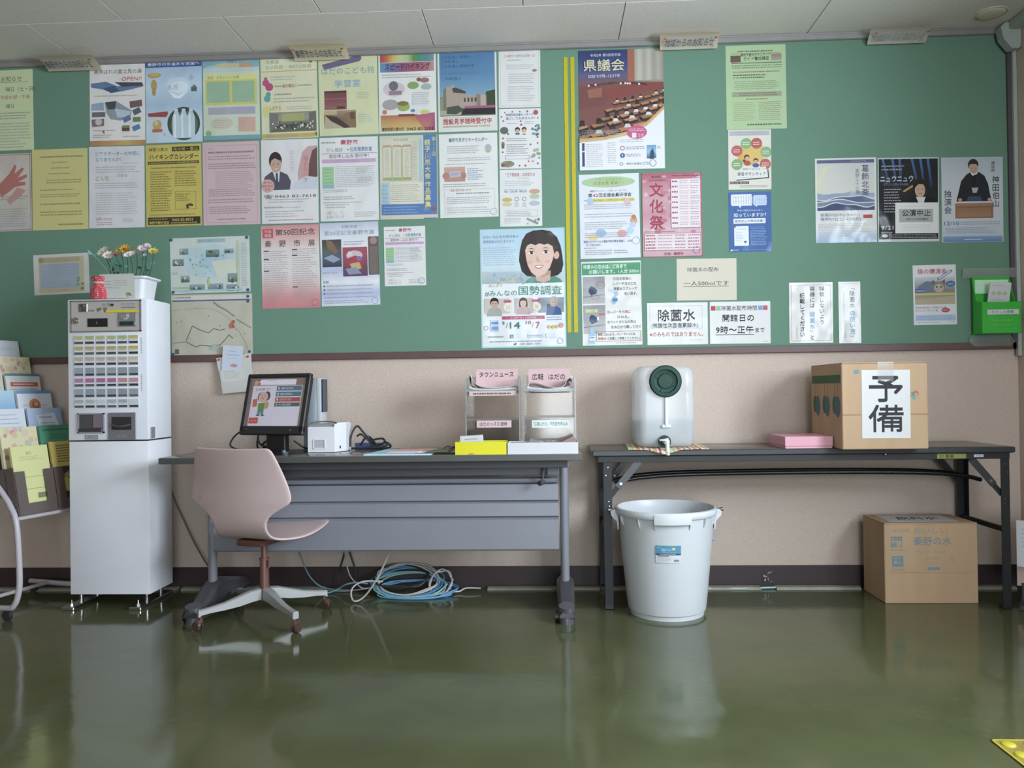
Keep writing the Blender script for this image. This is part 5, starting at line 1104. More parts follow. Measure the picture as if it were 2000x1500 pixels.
for x in (-.012, WID+.012):
    for y in (.07, .40):
        bm = B(); cyl(bm, (x-.009,y,.022), (x+.009,y,.022), .022, .022, 16); cyl(bm, (x,y,.03), (x,y,.055), .006, .006, 8)
        obj('caster', bm, mat('dark_caster', '#2b2a2c', .5), rk, smooth=True)
TY, TZ, LEAN = .066, .083, math.radians(10)
for i in range(8):
    y0, z0 = .012+TY*i, .455+TZ*i
    M = Matrix.Translation((0, y0, z0)) @ Matrix.Rotation(-LEAN, 4, 'X')
    bm = B(); h = .19 if i == 0 else .10
    box(bm, 0, .045, 0, WID, .048, .20, 0, 1, M)                        # back sheet
    box(bm, 0, 0, -.003, WID, .048, 0, 0, 1, M)
    for x in (0, WID/2-.0015, WID-.003): box(bm, x, 0, 0, x+.003, .048, h+.02, 0, 1, M)
    pk = obj('pocket', bm, SMOKE, rk)
    bm = B()
    for x in (.004, WID/2+.004):
        if i == 0:
            box(bm, x, -.002, 0, x+.05, 0, h, 0, 1, M); box(bm, x+.15, -.002, 0, x+.195, 0, h, 0, 1, M); box(bm, x+.05, -.002, 0, x+.15, 0, .045, 0, 1, M)
        else: box(bm, x, -.002, 0, x+.195, 0, h, 0, 1, M)
    obj('pocket_front', bm, SMOKE, rk)
R = random.Random(2)
def pamphlet(tier, colm, bg, edge, label, draw, dh=0., n=5):
    w, h = .188, .297
    M = Matrix.Rotation(AL, 4, 'Z'); M.translation = (-2.29, -.56, 0)
    y0, z0 = .012+TY*tier, .455+TZ*tier
    L = M @ Matrix.Translation((.105 + (WID/2)*colm, y0+.020, z0+.001+dh)) @ Matrix.Rotation(-LEAN, 4, 'X')
    s = Sheet(w, h, bg, t=.010+.004*(tier % 2), seed=tier*3+colm); draw(s)
    o = s.build('pamphlet_stack', PAPER, None, (0,0,0), (0,0,0), label, 'leaflet', 'leaflets in the rack at the left edge')
    me = o.data
    me.transform(Matrix.Translation((0,0,h/2)))
    o.matrix_world = L; ORIG[o] = L.translation.copy()
def floral(s):
    s.blobs(4,3,96,70,34,['#cf8f96','#d8a4a4','#c9c08a','#d4b48c','#b8b8a8','#c87f8c','#dcb8a8'],(4,9))
def d_white(s): s.lines(12,12,88,16,2,'#7f94b0'); s.r(0,0,100,1.5,'#c4ccd4')
def d_red(s): s.r(0,0,100,4,'#4f7590'); s.lines(14,6,80,12,3,'#8a94a4',.4,.4); s.r(12,14,92,21,'#c04a4e'); s.lines(20,15.5,80,19.5,1,'#e0b8b4',.6,.05); s.lines(10,24,90,40,4,'#9aa4a0')
def d_blue(s): s.gy(0,0,100,60,['#a8cce4','#7fb0d8','#5a9ac8'])
def d_orange(s): s.r(0,0,100,5,'#5a8fc4'); s.e(48,24,17,None,'#c9813c'); s.e(50,24,11,None,'#b04a38'); s.e(52,22,6,None,'#cfa83c'); s.lines(14,22,30,26,1,'#8a8aa0'); s.lines(70,22,84,26,1,'#8a8aa0'); s.poly([(20,40),(60,34),(95,42),(60,46)], '#8fa8a8')
def d_lined(s): s.lines(8,6,92,46,6,'#9aa8bc',.3,.3)
def d_bw(s): s.gx(0,0,100,60,['#a4b8dc','#b4c6e4','#7fa4d0']); s.poly([(26,12),(78,8),(90,34),(30,44)], '#d4d8e2'); s.lines(32,12,70,18,1,'#7f94b8'); s.lines(32,22,80,36,3,'#9ca8c0',.5,.2)
def d_green(s): s.gy(0,0,100,60,['#2f8a64','#3a9a70','#3a9a6c']); s.lines(10,5,88,9,1,'#1f5c48',.7,.05); s.lines(28,13,90,22,3,'#23664c',.5,.2); s.lines(36,26,86,32,2,'#1f5c48',.6,.1)
def d_yell(s): s.t_('案内', 46, 11, 5, '#7a7a4c', al='c'); s.lines(20,15,82,22,3,'#9a9a60',.35,.3); s.lines(20,46,96,48,1,'#8a8a50',.5,.02); s.lines(20,64,96,66,1,'#77774a',.5,.02); s.r(56,72,88,80,'#7a7c58'); s.lines(20,84,90,90,1,'#6a6a40',.6,.05)
def d_yell2(s): s.gy(0,0,100,40,['#c9a92c','#c4a828']); s.lines(16,5,90,34,7,'#5a4c1c',.55,.15); s.r(0,40,100,100,'#2f2a22'); s.poly([(20,58),(70,54),(80,74),(30,80)], '#b8a22c'); s.blobs(20,46,80,60,6,['#8a8a3c','#5a5a34'],(4,8))
pamphlet(0, 0, '#d2d07c', 0, 'pale yellow leaflets in the lowest near pocket of the rack', d_yell, 0)
pamphlet(0, 1, '#c4a42a', 0, 'dark yellow leaflets with black print in the lowest far pocket of the rack', d_yell2, .01)
pamphlet(1, 0, '#d6cc98', 0, 'floral patterned booklets just above the pale yellow leaflets', floral, 0)
pamphlet(1, 1, '#3f9a70', 0, 'green leaflets next to the machine, above the dark yellow ones', d_green, 0)
pamphlet(2, 0, '#d0d4de', 0, 'white lined leaflets in the third near pocket of the rack', d_lined, 0)
pamphlet(2, 1, '#a8bcdc', 0, 'pale blue leaflets with a tilted white panel in the rack', d_bw, 0)
pamphlet(3, 0, '#8fbcdc', 0, 'sky blue leaflets at the left edge of the photo in the rack', d_blue, 0)
pamphlet(3, 1, '#d6d9e2', 0, 'white leaflets with an orange disc in the rack', d_orange, 0)
pamphlet(4, 0, '#c4c4b0', 0, 'beige leaflets at the left edge, in the fifth near pocket', d_lined, 0)
pamphlet(4, 1, '#c9cbc0', 0, 'leaflets with a blue top edge and a red stripe in the rack', d_red, 0)
pamphlet(5, 1, '#d8d09c', 0, 'floral patterned booklets high in the rack against the green board', floral, 0)
pamphlet(6, 1, '#cdd2da', 0, 'white leaflets standing in the topmost filled pocket of the rack', d_white, 0)

# ------------------------------------------------------------------ wall pocket with leaflets under the maps
t = thing('wall_pocket', 'white paper pocket pinned on the wall rail behind the monitor', 'pocket', (-1.57, -.02, 1.0))
POCK = mat('offwhite_card', '#c3bfba', .7, noise=.02)
def quad_slab(bm, pts, y, th):
    prism_y(bm, pts, y-th, y); return bm
obj('back_card', quad_slab(B(), [(-1.655,1.150),(-1.478,1.172),(-1.472,1.02),(-1.455,.985),(-1.622,.975)], -.017, .003), POCK, t)
obj('front_pouch', quad_slab(B(), [(-1.634,1.083),(-1.470,1.100),(-1.452,.985),(-1.620,.972)], -.028, .002), POCK, t)
s = Sheet(.118, .058, '#ceccc6', t=.001); s.lines(12,10,60,20,1,'#6a6866',.7,.02); s.lines(12,28,80,80,4,'#8f9a8f',.4,.3); s.build('pouch_label', PAPER, t, (-1.566, -.0302, 1.063), (0, -.10, 0))
for x, z in ((-1.640,1.142),(-1.494,1.156)):
    bm = B(); cyl(bm, (x,-.020,z), (x,-.028,z), .006, .004, 10); obj('push_pin', bm, mat('red_pin', '#b8383c', .4), t, smooth=True)
s = Sheet(.102, .17, '#c4cadc', t=.002); s.lines(30,14,66,18,1,'#7fa8d0',.8,.02); s.lines(18,25,84,30,1,'#8fb0d4',.8,.02); s.lines(24,36,70,39,1,'#9aa8b8'); s.e(60,58,18,5,'#c08a7c',14)
s.build('wall_leaflet', PAPER, None, (-1.572, -.0245, 1.126), (0, .08, 0), 'pale blue-white leaflet standing in the paper pocket on the wall', 'leaflet')
# ------------------------------------------------------------------ grey desk on the left
DX0, DX1, DF, DB, DZ = -1.672, .136, -.575, -.12, .70
t = thing('office_desk', 'long grey desk with steel modesty panel and caster feet, under the monitor', 'desk', (-.77, -.35, 0))
bm = bx(DX0, DF, .672, DX1, DB, DZ, .004, 2); obj('desk_top', bm, mat('grey_laminate_top', '#6a6660', .16, noise=.04, nscale=30), t, smooth=True)
bm = B(); box(bm, DX0-.001, DF-.0015, .6735, DX1+.001, DF+.004, .6985, .001); box(bm, DX0-.0015, DF, .6735, DX0+.003, DB, .6985); box(bm, DX1-.003, DF, .6735, DX1+.0015, DB, .6985)
obj('edge_band', bm, mat('dark_edge_band', '#4a4a49', .4), t)
STEEL = mat('bluish_grey_steel', '#7d7e86', .42, metal=.1, noise=.03, nscale=6)
DSTEEL = mat('dark_grey_steel', '#3c3b3f', .5)
obj('under_frame', bx(DX0+.16, DF+.05, .638, DX1-.06, DB-.04, .6725, .002), DSTEEL, t)
obj('under_beam', bx(DX0+.20, -.42, .596, DX1-.095, -.395, .642, .002), mat('dim_steel', '#5c5d66', .45, metal=.1), t)
bm = B(); prism_x(bm, [(-.402,.588),(-.434,.583),(-.440,.574),(-.436,.566),(-.410,.562),(-.420,.556),(-.428,.489),(-.414,.481),(-.424,.474),(-.432,.420),(-.417,.411),(-.428,.402),(-.432,.275),(-.426,.267),(-.402,.267)], -1.50, .036)
obj('modesty_panel', bm, STEEL, t)
for x, lab in ((-1.517, None), (.062, None)):
    bm = B(); tube(bm, [(x,-.40,.10),(x,-.40,.645)], .0195, 16); box(bm, x-.022, -.425, .63, x+.022, -.375, .672, .003)
    obj('leg', bm, STEEL, t, smooth=True)
    bm = B()
    sec = [(-.628,.030,.052,.030),(-.60,.033,.060,.020),(-.52,.036,.085,.024),(-.44,.038,.125,.03),(-.38,.038,.142,.035),(-.30,.036,.13,.04),(-.18,.033,.10,.040),(-.06,.030,.075,.035),(-.035,.024,.06,.04)]
    rings = [[bm.verts.new((x+sx*w*k, y, z)) for sx, k, z in ((-1,1,zb),(1,1,zb),(1,1,zt-.015),(1,.6,zt),(-1,.6,zt),(-1,1,zt-.015))] for y, w, zt, zb in sec]
    for a, b in zip(rings, rings[1:]):
        for i in range(6): bm.faces.new((a[i], a[(i+1) % 6], b[(i+1) % 6], b[i]))
    bm.faces.new(rings[0][::-1]); bm.faces.new(rings[-1])
    obj('foot', bm, mat('dark_foot_casting', '#48474b', .35, metal=.2, noise=.05), t, smooth=True)
    bm = B(); cyl(bm, (x,-.595,0), (x,-.595,.052), .031, .031, 20); cyl(bm, (x,-.595,.052), (x,-.60,.075), .034, .033, 20); obj('caster_cup', bm, mat('grey_caster_cup', '#5d5d63', .3, metal=.3), t, smooth=True)
    bm = B(); cyl(bm, (x-.048,-.575,.024), (x-.032,-.575,.024), .024, .024, 18); obj('caster_wheel', bm, DARK, t, smooth=True)
    bm = B(); cyl(bm, (x,-.075,0), (x,-.075,.04), .024, .026, 16); obj('rear_caster', bm, DARK, t, smooth=True)
# folding lever under the right end
bm = B(); tube(bm, [(-.03,-.47,.655),(-.03,-.475,.60),(-.034,-.48,.575)], .005, 8, 3); cyl(bm, (-.045,-.49,.568), (-.028,-.47,.572), .011, .011, 12)
obj('folding_lever', bm, DSTEEL, t, smooth=True)
obj('hinge_bracket', bx(-.012,-.47,.60,.034,-.44,.668,.003), mat('dim_steel', '#5c5d66'), t)

# ------------------------------------------------------------------ monitor
MON = (-1.232, -.40, DZ)
t = thing('monitor', 'black desktop monitor tilted back showing a light lilac menu screen', 'monitor', (0,0,0)); t.location = MON; t.rotation_euler = (0, 0, math.radians(-17)); ORIG[t] = Vector((0,0,0))
MW, MH = .338, .282
Mt = Matrix.Translation((.0, -.03, .088)) @ Matrix.Rotation(math.radians(-15), 4, 'X')
def tb(x0,y0,z0,x1,y1,z1,b=0.,sg=1): return box(B(), x0,y0,z0,x1,y1,z1,b,sg,Mt)
bm = B()
BT, BS, BBm = .020, .024, .040
box(bm, -MW/2, 0, 0, MW/2, .022, BBm, .004, 1, Mt); box(bm, -MW/2, 0, MH-BT, MW/2, .022, MH, .004, 1, Mt)
box(bm, -MW/2, 0, .01, -MW/2+BS, .022, MH-.005, .004, 1, Mt); box(bm, MW/2-BS, 0, .01, MW/2, .022, MH-.005, .004, 1, Mt)
obj('bezel', bm, mat('monitor_black', '#242427', .42), t)
bm = B(); box(bm, -MW/2+.008, .016, .008, MW/2-.008, .045, MH-.008, .008, 1, Mt); box(bm, -.10, .04, .05, .10, .07, .22, .012, 1, Mt); obj('rear_shell', bm, mat('monitor_black', '#242427'), t)
sw, sh_ = MW-2*BS, MH-BT-BBm
s = Sheet(sw, sh_, '#cfc6d6', t=.001)
s.r(0,0,100,100,'#cfc5d6'); s.r(0,0,100,15.5,'#8a675c'); s.r(0,15,4.5,100,'#8a6058'); s.r(96,15,100,100,'#8a7a66'); s.r(17,3,83,14.5,'#dcd2e2'); s.poly([(13.5,8),(17,6),(17,10)], '#dcd2e2'); s.e(9.5,11,4.4,5,'#c0906c',12); s.e(9.5,8,3,3.4,'#c89a78',10); s.lines(29,4,46,6,1,'#77707c',.7,.02); s.r(4,15.2,96,16.2,'#a08a86')
s.t_('お元気で？', 10, 24, 7.4, '#7f7688', w=27, shear=.1, bold=.02)
for i, (c, y0, y1, tx) in enumerate((('#4f6a80',17,27,'施設の空き状況'),('#4a7084',29,39,'施設の予約申込'),('#ab4440',41,50,'抽選結果の確認'),('#4c5f5c',52,60,'その他の操作'))):
    s.r(49,y0,95,y1,c); s.t_(tx, 57, (y0+y1)/2, 5.4, '#c4ccd4' if i != 2 else '#d89a8c', w=22, bold=.01); s.r(51.5,y0+2.4,54.5,y1-2.4,'#cfd0b8' if i == 2 else '#a8b8c4'); s.r(48,y1+.5,95,y1+1.4,'#e4e0ec')
# plain clip-art dog holding a card
s.e(33,38,6.5,10,'#4a4652',14); s.e(22,39,6,9,'#6a5c66',14); s.e(26.5,40,8.6,11,'#cf9f8c',18); s.poly([(8,45),(16,43),(17,59),(9,61)], '#c85a3c'); s.e(34,57,5,8,'#b8924c',14); s.poly([(19,53),(30,52),(31,72),(20,72)], '#4f8a3c'); s.r(20,70,24.4,77,'#4f7f98'); s.r(26.4,70,31,77,'#4f7f98'); s.e(21,78,3.6,1.5,'#4a4652',10); s.e(30,78,3.6,1.5,'#4a4652',10); s.e(24,37.4,.8,1,'#5a3a34',7); s.e(29.4,37.4,.8,1,'#5a3a34',7); s.e(26.4,43,1.6,1.4,'#b0604c',8)
s.r(6,83,23,95,'#c24440'); s.lines(9,87,20,91,1,'#d8807c',.7,.02)
o = s.build('screen', SCREEN, t)
o.matrix_local = Mt @ Matrix.Translation((0, .006, BBm + sh_/2))
bm = B(); cyl(bm, Mt @ Vector((.105,-.001,.020)), Mt @ Vector((.105,.004,.020)), .003, .003, 10); obj('power_button', bm, mat('button_grey', '#8f8f92', .3), t)  # small button in one even grey
bm = B(); box(bm, -.05, .01, .01, .05, .045, .17, .004); obj('neck', bm, mat('monitor_neck', '#161618', .4), t)
bm = B(); prism_z(bm, rrect(0, .01, .115, .085, .03), 0, .014); bmesh.ops.bevel(bm, geom=[e for e in bm.edges if abs(e.verts[0].co.z-.014) < 1e-5 and abs(e.verts[1].co.z-.014) < 1e-5], offset=.004, segments=2, affect='EDGES'); obj('base', bm, mat('monitor_neck', '#161618'), t, smooth=True)
bm = B(); cyl(bm, (.095,-.06,.0), (.095,-.06,.022), .009, .009, 14); obj('cable_clip', bm, mat('blue_grey_plug', '#5c6478', .4), t, smooth=True)
# cables of the monitor
BC = mat('black_cable', '#1a1a1b', .45)
bm = B(); tube(bm, [(-1.36,-.39,.81),(-1.395,-.37,.80),(-1.43,-.36,.775),(-1.448,-.36,.742),(-1.43,-.36,.724),(-1.39,-.36,.718),(-1.35,-.355,.718),(-1.31,-.33,.716)], .0038, 8, 5)
tag(obj('monitor_cable', bm, BC, base=(-1.40,-.36,.72), smooth=True), 'black cable looping out left of the monitor', 'cable')
bm = B(); tube(bm, [(-1.335,-.30,.80),(-1.338,-.31,.76),(-1.325,-.31,.735),(-1.30,-.30,.725),(-1.29,-.32,.712),(-1.33,-.32,.709)], .0042, 8, 5); tube(bm, [(-1.335,-.30,.80),(-1.342,-.31,.75),(-1.335,-.32,.72),(-1.31,-.33,.708)], .0042, 8, 5)
tube(bm, [(-1.27,-.27,.80),(-1.275,-.29,.765),(-1.30,-.30,.752),(-1.32,-.31,.735)], .005, 8, 5); cyl(bm, (-1.268,-.28,.775), (-1.292,-.29,.757), .009, .007, 10); cyl(bm, (-1.262,-.27,.745), (-1.275,-.28,.728), .010, .008, 10); tube(bm, [(-1.262,-.27,.745),(-1.255,-.26,.77),(-1.26,-.26,.80)], .0045, 8, 4); cyl(bm, (-1.288,-.30,.712), (-1.318,-.31,.716), .010, .010, 10)
tag(obj('cable_tangle', bm, BC, base=(-1.31,-.3,.705), smooth=True), 'black plugs and cables bunched under the monitor, left of its neck', 'cable')
bm = B(); tube(bm, [(-1.155,-.36,.755),(-1.14,-.35,.742),(-1.115,-.34,.722),(-1.09,-.30,.712),(-1.06,-.25,.71)], .004, 8, 5)
tag(obj('monitor_cable', bm, BC, base=(-1.11,-.34,.71), smooth=True), 'black cable running from the monitor neck to the receipt printer', 'cable')

# silver slim computer
t = thing('slim_computer', 'silver slim tower computer standing behind the monitor', 'computer', (-1.10, -.20, DZ))
bm = bx(-1.150, -.235, DZ+.0, -1.083, -.13, 1.036, .004, 2); obj('case', bm, mat('silver_grey_case', '#9aa2aa', .4, metal=.25), t, smooth=True)
bm = bx(-1.084, -.238, DZ, -1.062, -.14, 1.040, .004, 2); obj('front_cover', bm, mat('pale_front_cover', '#b9bcc0', .35), t, smooth=True)
obj('drive_strip', bx(-1.0625, -.236, .88, -1.055, -.16, 1.034, .001), mat('drive_strip_dark', '#2d3a4c', .3), t)
s = Sheet(.012, .045, '#c8ccd0', t=0); s.lines(10,10,90,90,5,'#8a94a0'); s.build('case_label', PAPER, t, (-1.098, -.2352, 1.005))

# receipt printer
PRX = (-1.092, -.36)
t = thing('receipt_printer', 'white box-shaped receipt printer with a square slot, right of the monitor', 'printer', (-1.02, -.29, DZ))
PW = mat('printer_white', '#d6d5da', .4)
poly = [(-1.090,-.362),(-.968,-.362),(-.934,-.285),(-.934,-.20),(-1.090,-.20)]
bm = B(); prism_z(bm, poly, DZ+.002, .816); obj('body', bm, PW, t)
bm = B(); prism_z(bm, [(-.968,-.3615),(-.9335,-.285),(-.9335,-.20),(-.968,-.20)], .816, .833); bmesh.ops.bevel(bm, geom=[e for e in bm.edges if e.verts[0].co.z > .83 and e.verts[1].co.z > .83], offset=.005, segments=2, affect='EDGES'); obj('side_shoulder', bm, PW, t)
bm = B(); prism_z(bm, [(-1.090,-.350),(-.970,-.350),(-.970,-.20),(-1.090,-.20)], .816, .828); obj('lid', bm, mat('printer_grey_lid', '#8c8886', .3), t)
bm = B(); tube(bm, [(-1.080,-.346,.828),(-1.076,-.32,.836),(-1.03,-.31,.838),(-.99,-.31,.836),(-.962,-.33,.832)], .0025, 8, 4); obj('lid_bar', bm, mat('printer_dark_bar', '#4d4a4a', .3), t, smooth=True)
bm = B()
for q in ((-1.066,.718,-1.062,.758),(-1.014,.718,-1.010,.758),(-1.066,.756,-1.010,.760),(-1.066,.716,-1.010,.722)): box(bm, q[0], -.3655, q[1], q[2], -.361, q[3], .0008)
obj('slot_frame', bm, PW, t)
obj('slot_recess', bx(-1.062,-.3628,.722,-1.014,-.3615,.756), mat('printer_recess', '#a9a9ae', .5), t)
bm = B(); box(bm, -.003, -.002, -.006, .003, .001, .006, 0, 1, Matrix.Translation((-.952,-.327,.722)) @ Matrix.Rotation(math.radians(66), 4, 'Z')); obj('printer_switch', bm, DARK, t)
# things behind the printer
bm = B()
for pts in ([(-.93,-.23,.715),(-.925,-.23,.77),(-.90,-.22,.812),(-.872,-.22,.785),(-.85,-.21,.758),(-.83,-.2,.73),(-.80,-.2,.722),(-.775,-.19,.735),(-.79,-.18,.75),(-.83,-.19,.745)],
            [(-.89,-.2,.72),(-.86,-.2,.76),(-.83,-.21,.748),(-.80,-.22,.712),(-.76,-.22,.708),(-.74,-.22,.716),(-.76,-.2,.73)], [(-.90,-.22,.765),(-.88,-.23,.774),(-.86,-.23,.76),(-.835,-.23,.735),(-.815,-.24,.71),(-.77,-.24,.706)],
            [(-.92,-.25,.71),(-.87,-.25,.709),(-.82,-.26,.71),(-.78,-.25,.716),(-.75,-.23,.726),(-.775,-.21,.738)]): tube(bm, pts, .0048, 8, 5)
tag(obj('printer_cable', bm, BC, base=(-.83,-.22,.705), smooth=True), 'coiled black power cable lying right of the receipt printer', 'cable')
bm = B(); prism_z(bm, [(-.925,-.16),(-.80,-.17),(-.775,-.14),(-.92,-.13)], DZ, .728); tag(obj('blue_pouch', bm, mat('blue_cloth', '#41587f', .8), base=(-.85,-.15,DZ)), 'blue pouch lying behind the coiled black cable on the desk', 'pouch')

# papers on the desk
def slab(name, pts, z0, z1, col, label, cat, group=None, draw=None):
    bm = B(); prism_z(bm, pts, z0, z1)
    cx = sum(p[0] for p in pts)/len(pts); cy = sum(p[1] for p in pts)/len(pts)
    return tag(obj(name, bm, mat(name+'_'+col.strip('#'), col, .7, noise=.03), base=(cx, cy, z0)), label, cat, group)
slab('paper_pile', [(-.79,-.556),(-.50,-.566),(-.50,-.30),(-.745,-.29)], DZ, .7065, '#a9cbd6', 'light blue sheets lying in a pile on the desk right of the cables', 'paper', None)
slab('magazine', [(-.70,-.545),(-.535,-.552),(-.51,-.33),(-.67,-.32)], .7066, .7115, '#d0a7a5', 'pink magazine lying on the light blue sheets', 'magazine', None)
slab('magazine_sheet', [(-.69,-.552),(-.555,-.558),(-.545,-.50),(-.68,-.495)], .7116, .7135, '#d8d6dc', 'white flyer on top of the pink magazine', 'paper', None)
bm = B()
g_ = []
for i in range(7):
    u = i/6
    g_.append([bm.verts.new((-.57+.165*u + .02*v, -.562+.20*v, .7075 + .016*u*u + .004*math.sin(v*3))) for v in (0, .5, 1)])
for a, b in zip(g_, g_[1:]):
    for k in range(2): bm.faces.new((a[k], a[k+1], b[k+1], b[k]))
bmesh.ops.solidify(bm, geom=bm.faces[:], thickness=.0025)
tag(obj('booklet', bm, mat('green_booklet', '#9cae94', .5, noise=.12, nscale=18), base=(-.49,-.46,.707)), 'pale green booklet with a curling corner beside the yellow box', 'booklet')
bm = B(); tube(bm, [(-.43,-.56,.712),(-.41,-.55,.722),(-.40,-.54,.734),(-.415,-.52,.728),(-.43,-.53,.718)], .003, 6, 4); tube(bm, [(-.45,-.54,.725),(-.435,-.53,.735),(-.42,-.53,.73)], .0025, 6, 3)
tag(obj('pen_cord', bm, DARK, base=(-.42,-.54,.71), smooth=True), 'short dark cord curled at the left end of the yellow box', 'cord')

# yellow and white open boxes
def tray(name, x0, x1, y0, y1, z1, col, label):
    t = thing(name, label, 'box', ((x0+x1)/2, (y0+y1)/2, DZ)); m = mat(name+'_card', col, .5, noise=.02, nscale=9); w = .003
    bm = B(); box(bm, x0, y0, DZ, x1, y0+w, z1); obj('front_wall', bm, m, t)
    bm = B(); box(bm, x0, y1-w, DZ, x1, y1, z1); obj('rear_wall', bm, m, t)
    for x in (x0, x1-w): obj('side_wall', bx(x, y0+w, DZ, x+w, y1-w, z1), m, t)
    obj('bottom', bx(x0+w, y0+w, DZ, x1-w, y1-w, DZ+.003), m, t)
    return t
yb = tray('yellow_box', -.398, -.181, -.560, -.455, .753, '#cfc81c', 'shallow bright yellow open box at the front of the desk holding white cards')
s = Sheet(.03, .006, '#cfc81c', t=0); s.e(50,100,48,90,'#c9861c',16); s.build('orange_mark', PAPER, yb, (-.33, -.5603, .704))
s = Sheet(.098, .075, '#d2d2d4', t=.012); s.lines(18,12,76,26,1,'#6f7a86',.7,.03); s.lines(16,34,84,46,1,'#7f8894',.8,.05); s.lines(28,54,80,62,1,'#8a8f98')
s.build('card_stack', PAPER, None, (-.330, -.505, .7425), (.18, -.05, 0), 'white printed cards standing in the left part of the yellow box', 'card')
slab('card_sheet', [(-.27,-.55),(-.19,-.548),(-.19,-.47),(-.27,-.47)], .744, .748, '#c9cf8c', 'pale yellow sheet lying in the right part of the yellow box', 'paper')
wb = tray('white_box', -.176, .121, -.556, -.44, .748, '#c6c5c8', 'long white open cardboard box at the right front corner of the desk')
slab('folded_sheet', [(-.165,-.545),(-.10,-.545),(-.10,-.45),(-.165,-.45)], .742, .745, '#9aa6b4', 'grey-blue folded sheet lying in the white box', 'paper')
bm = B()
for k, (x0, x1, z0, z1) in enumerate(((-.09,-.03,.742,.756),(-.02,.02,.744,.75))):
    v = [bm.verts.new(p) for p in ((x0,-.545,z0),(x1,-.545,z0),(x1-.006,-.45,z0+.002),(x0+.01,-.45,z1+.004))]; bm.faces.new(v)
bmesh.ops.solidify(bm, geom=bm.faces[:], thickness=.0015)
tag(obj('loose_paper', bm, mat('grey_paper', '#b4b4b8', .7), base=(-.05,-.5,.742)), 'pale crumpled papers in the middle of the white box', 'paper')
bm = B(); v = [bm.verts.new(p) for p in ((.0,-.53,.744),(.05,-.535,.746),(.098,-.52,.770),(.112,-.53,.745),(.104,-.46,.772),(.04,-.47,.752))]; bm.faces.new((v[0],v[1],v[5])); bm.faces.new((v[1],v[2],v[4],v[5])); bm.faces.new((v[1],v[3],v[2])); bm.faces.new((v[2],v[3],v[4]))
bmesh.ops.solidify(bm, geom=bm.faces[:], thickness=.0012)
tag(obj('pink_paper', bm, mat('dull_pink_paper', '#b8a09c', .7), base=(.06,-.5,.744)), 'dull pink crumpled sheet at the right end of the white box', 'paper')

# ------------------------------------------------------------------ acrylic newspaper stands
ACR = mat_clear('clear_acrylic', '#f2f1ef', .985, .08)
EDGE = mat_clear('acrylic_edge', '#f0f2f4', .5, .12, '#c9ccd0')
def stand(x0, x1, label, group):
    t = thing('acrylic_stand', label, 'stand', ((x0+x1)/2, -.34, DZ), 0, group)
    side = [(-.425,DZ),(-.235,DZ),(-.235,1.035),(-.385,1.020),(-.400,.965),(-.405,.86)]
    for x in (x0, x1-.004): bm = B(); prism_x(bm, side, x, x+.004); obj('side_panel', bm, ACR, t)
    for x in (x0-.001, x1-.004):
        bm = B(); box(bm, x, -.428, DZ, x+.005, -.421, .865); box(bm, x, -.408, .865, x+.005, -.401, .965); box(bm, x, -.404, .962, x+.006, -.375, 1.024); obj('front_edge', bm, EDGE, t)
    obj('back_panel', bx(x0+.004, -.238, DZ, x1-.004, -.235, 1.035), ACR, t)
    n = 8
    def lip(zt, zb, y, sag, name):
        bm = B(); rows = []
        for i in range(n+1):
            u = i/n; x = x0+.004+(x1-x0-.008)*u; sg = sag*math.sin(PI*u)
            rows.append([bm.verts.new((x, y-.003, zt-sg)), bm.verts.new((x, y-.003, zb-sg)), bm.verts.new((x, y, zb-sg)), bm.verts.new((x, y, zt-sg))])
        for a, b in zip(rows, rows[1:]):
            for k in range(4): bm.faces.new((a[k], b[k], b[(k+1) % 4], a[(k+1) % 4]))
        bm.faces.new(rows[0][::-1]); bm.faces.new(rows[-1]); obj(name, bm, EDGE if zt-zb < .02 else ACR, t)
    lip(.978, .966, -.385, .006, 'pocket_lip'); lip(.846, .838, -.402, 0, 'shelf_edge'); lip(.846, .72, -.404, 0, 'lower_front')
    obj('pocket_floor', bx(x0+.004, -.385, .960, x1-.004, -.238, .963), ACR, t)
    obj('middle_shelf', bx(x0+.004, -.402, .838, x1-.004, -.238, .841), ACR, t)
    return t
s1 = stand(-.366, -.127, 'clear acrylic newspaper stand with pink header, left of the pair', 'acrylic newspaper stands')
s2 = stand(-.112, .117, 'clear acrylic newspaper stand with pink header, right of the pair', 'acrylic newspaper stands')
s = Sheet(.190, .110, '#d9aeb0', t=.001); s.t_('タウンニュース', 8, 22, 24, '#3a3034', w=82, bold=.045); s.build('header_card', PAPER, s1, (-.234, -.300, 1.012))
s = Sheet(.188, .110, '#d9aeb0', t=.001); s.t_('広報', 8, 33, 27, '#3a3034', w=28, bold=.045); s.t_('はだの', 48, 33, 27, '#3a3034', w=40, bold=.045); s.build('header_card', PAPER, s2, (.004, -.300, 1.010))
s = Sheet(.21, .020, '#d4b4ae', t=.001); s.lines(8,30,88,80,1,'#5c484a',.8,.03); s.build('pocket_label', PAPER, s1, (-.247, -.3885, .957))
s = Sheet(.153, .031, '#d9b4b6', t=.001); s.t_('はだのっ子応援券', 8, 50, 62, '#3c3236', w=80, bold=.03); s.build('shelf_label', LAM, s1, (-.242, -.4085, .822))
s = Sheet(.167, .033, '#d3dcd6', t=.001); s.t_('「広報はだの」戸別配布申込み', 4, 50, 60, '#3a4440', w=90, bold=.02); s.build('shelf_label', LAM, s2, (.008, -.4085, .820))
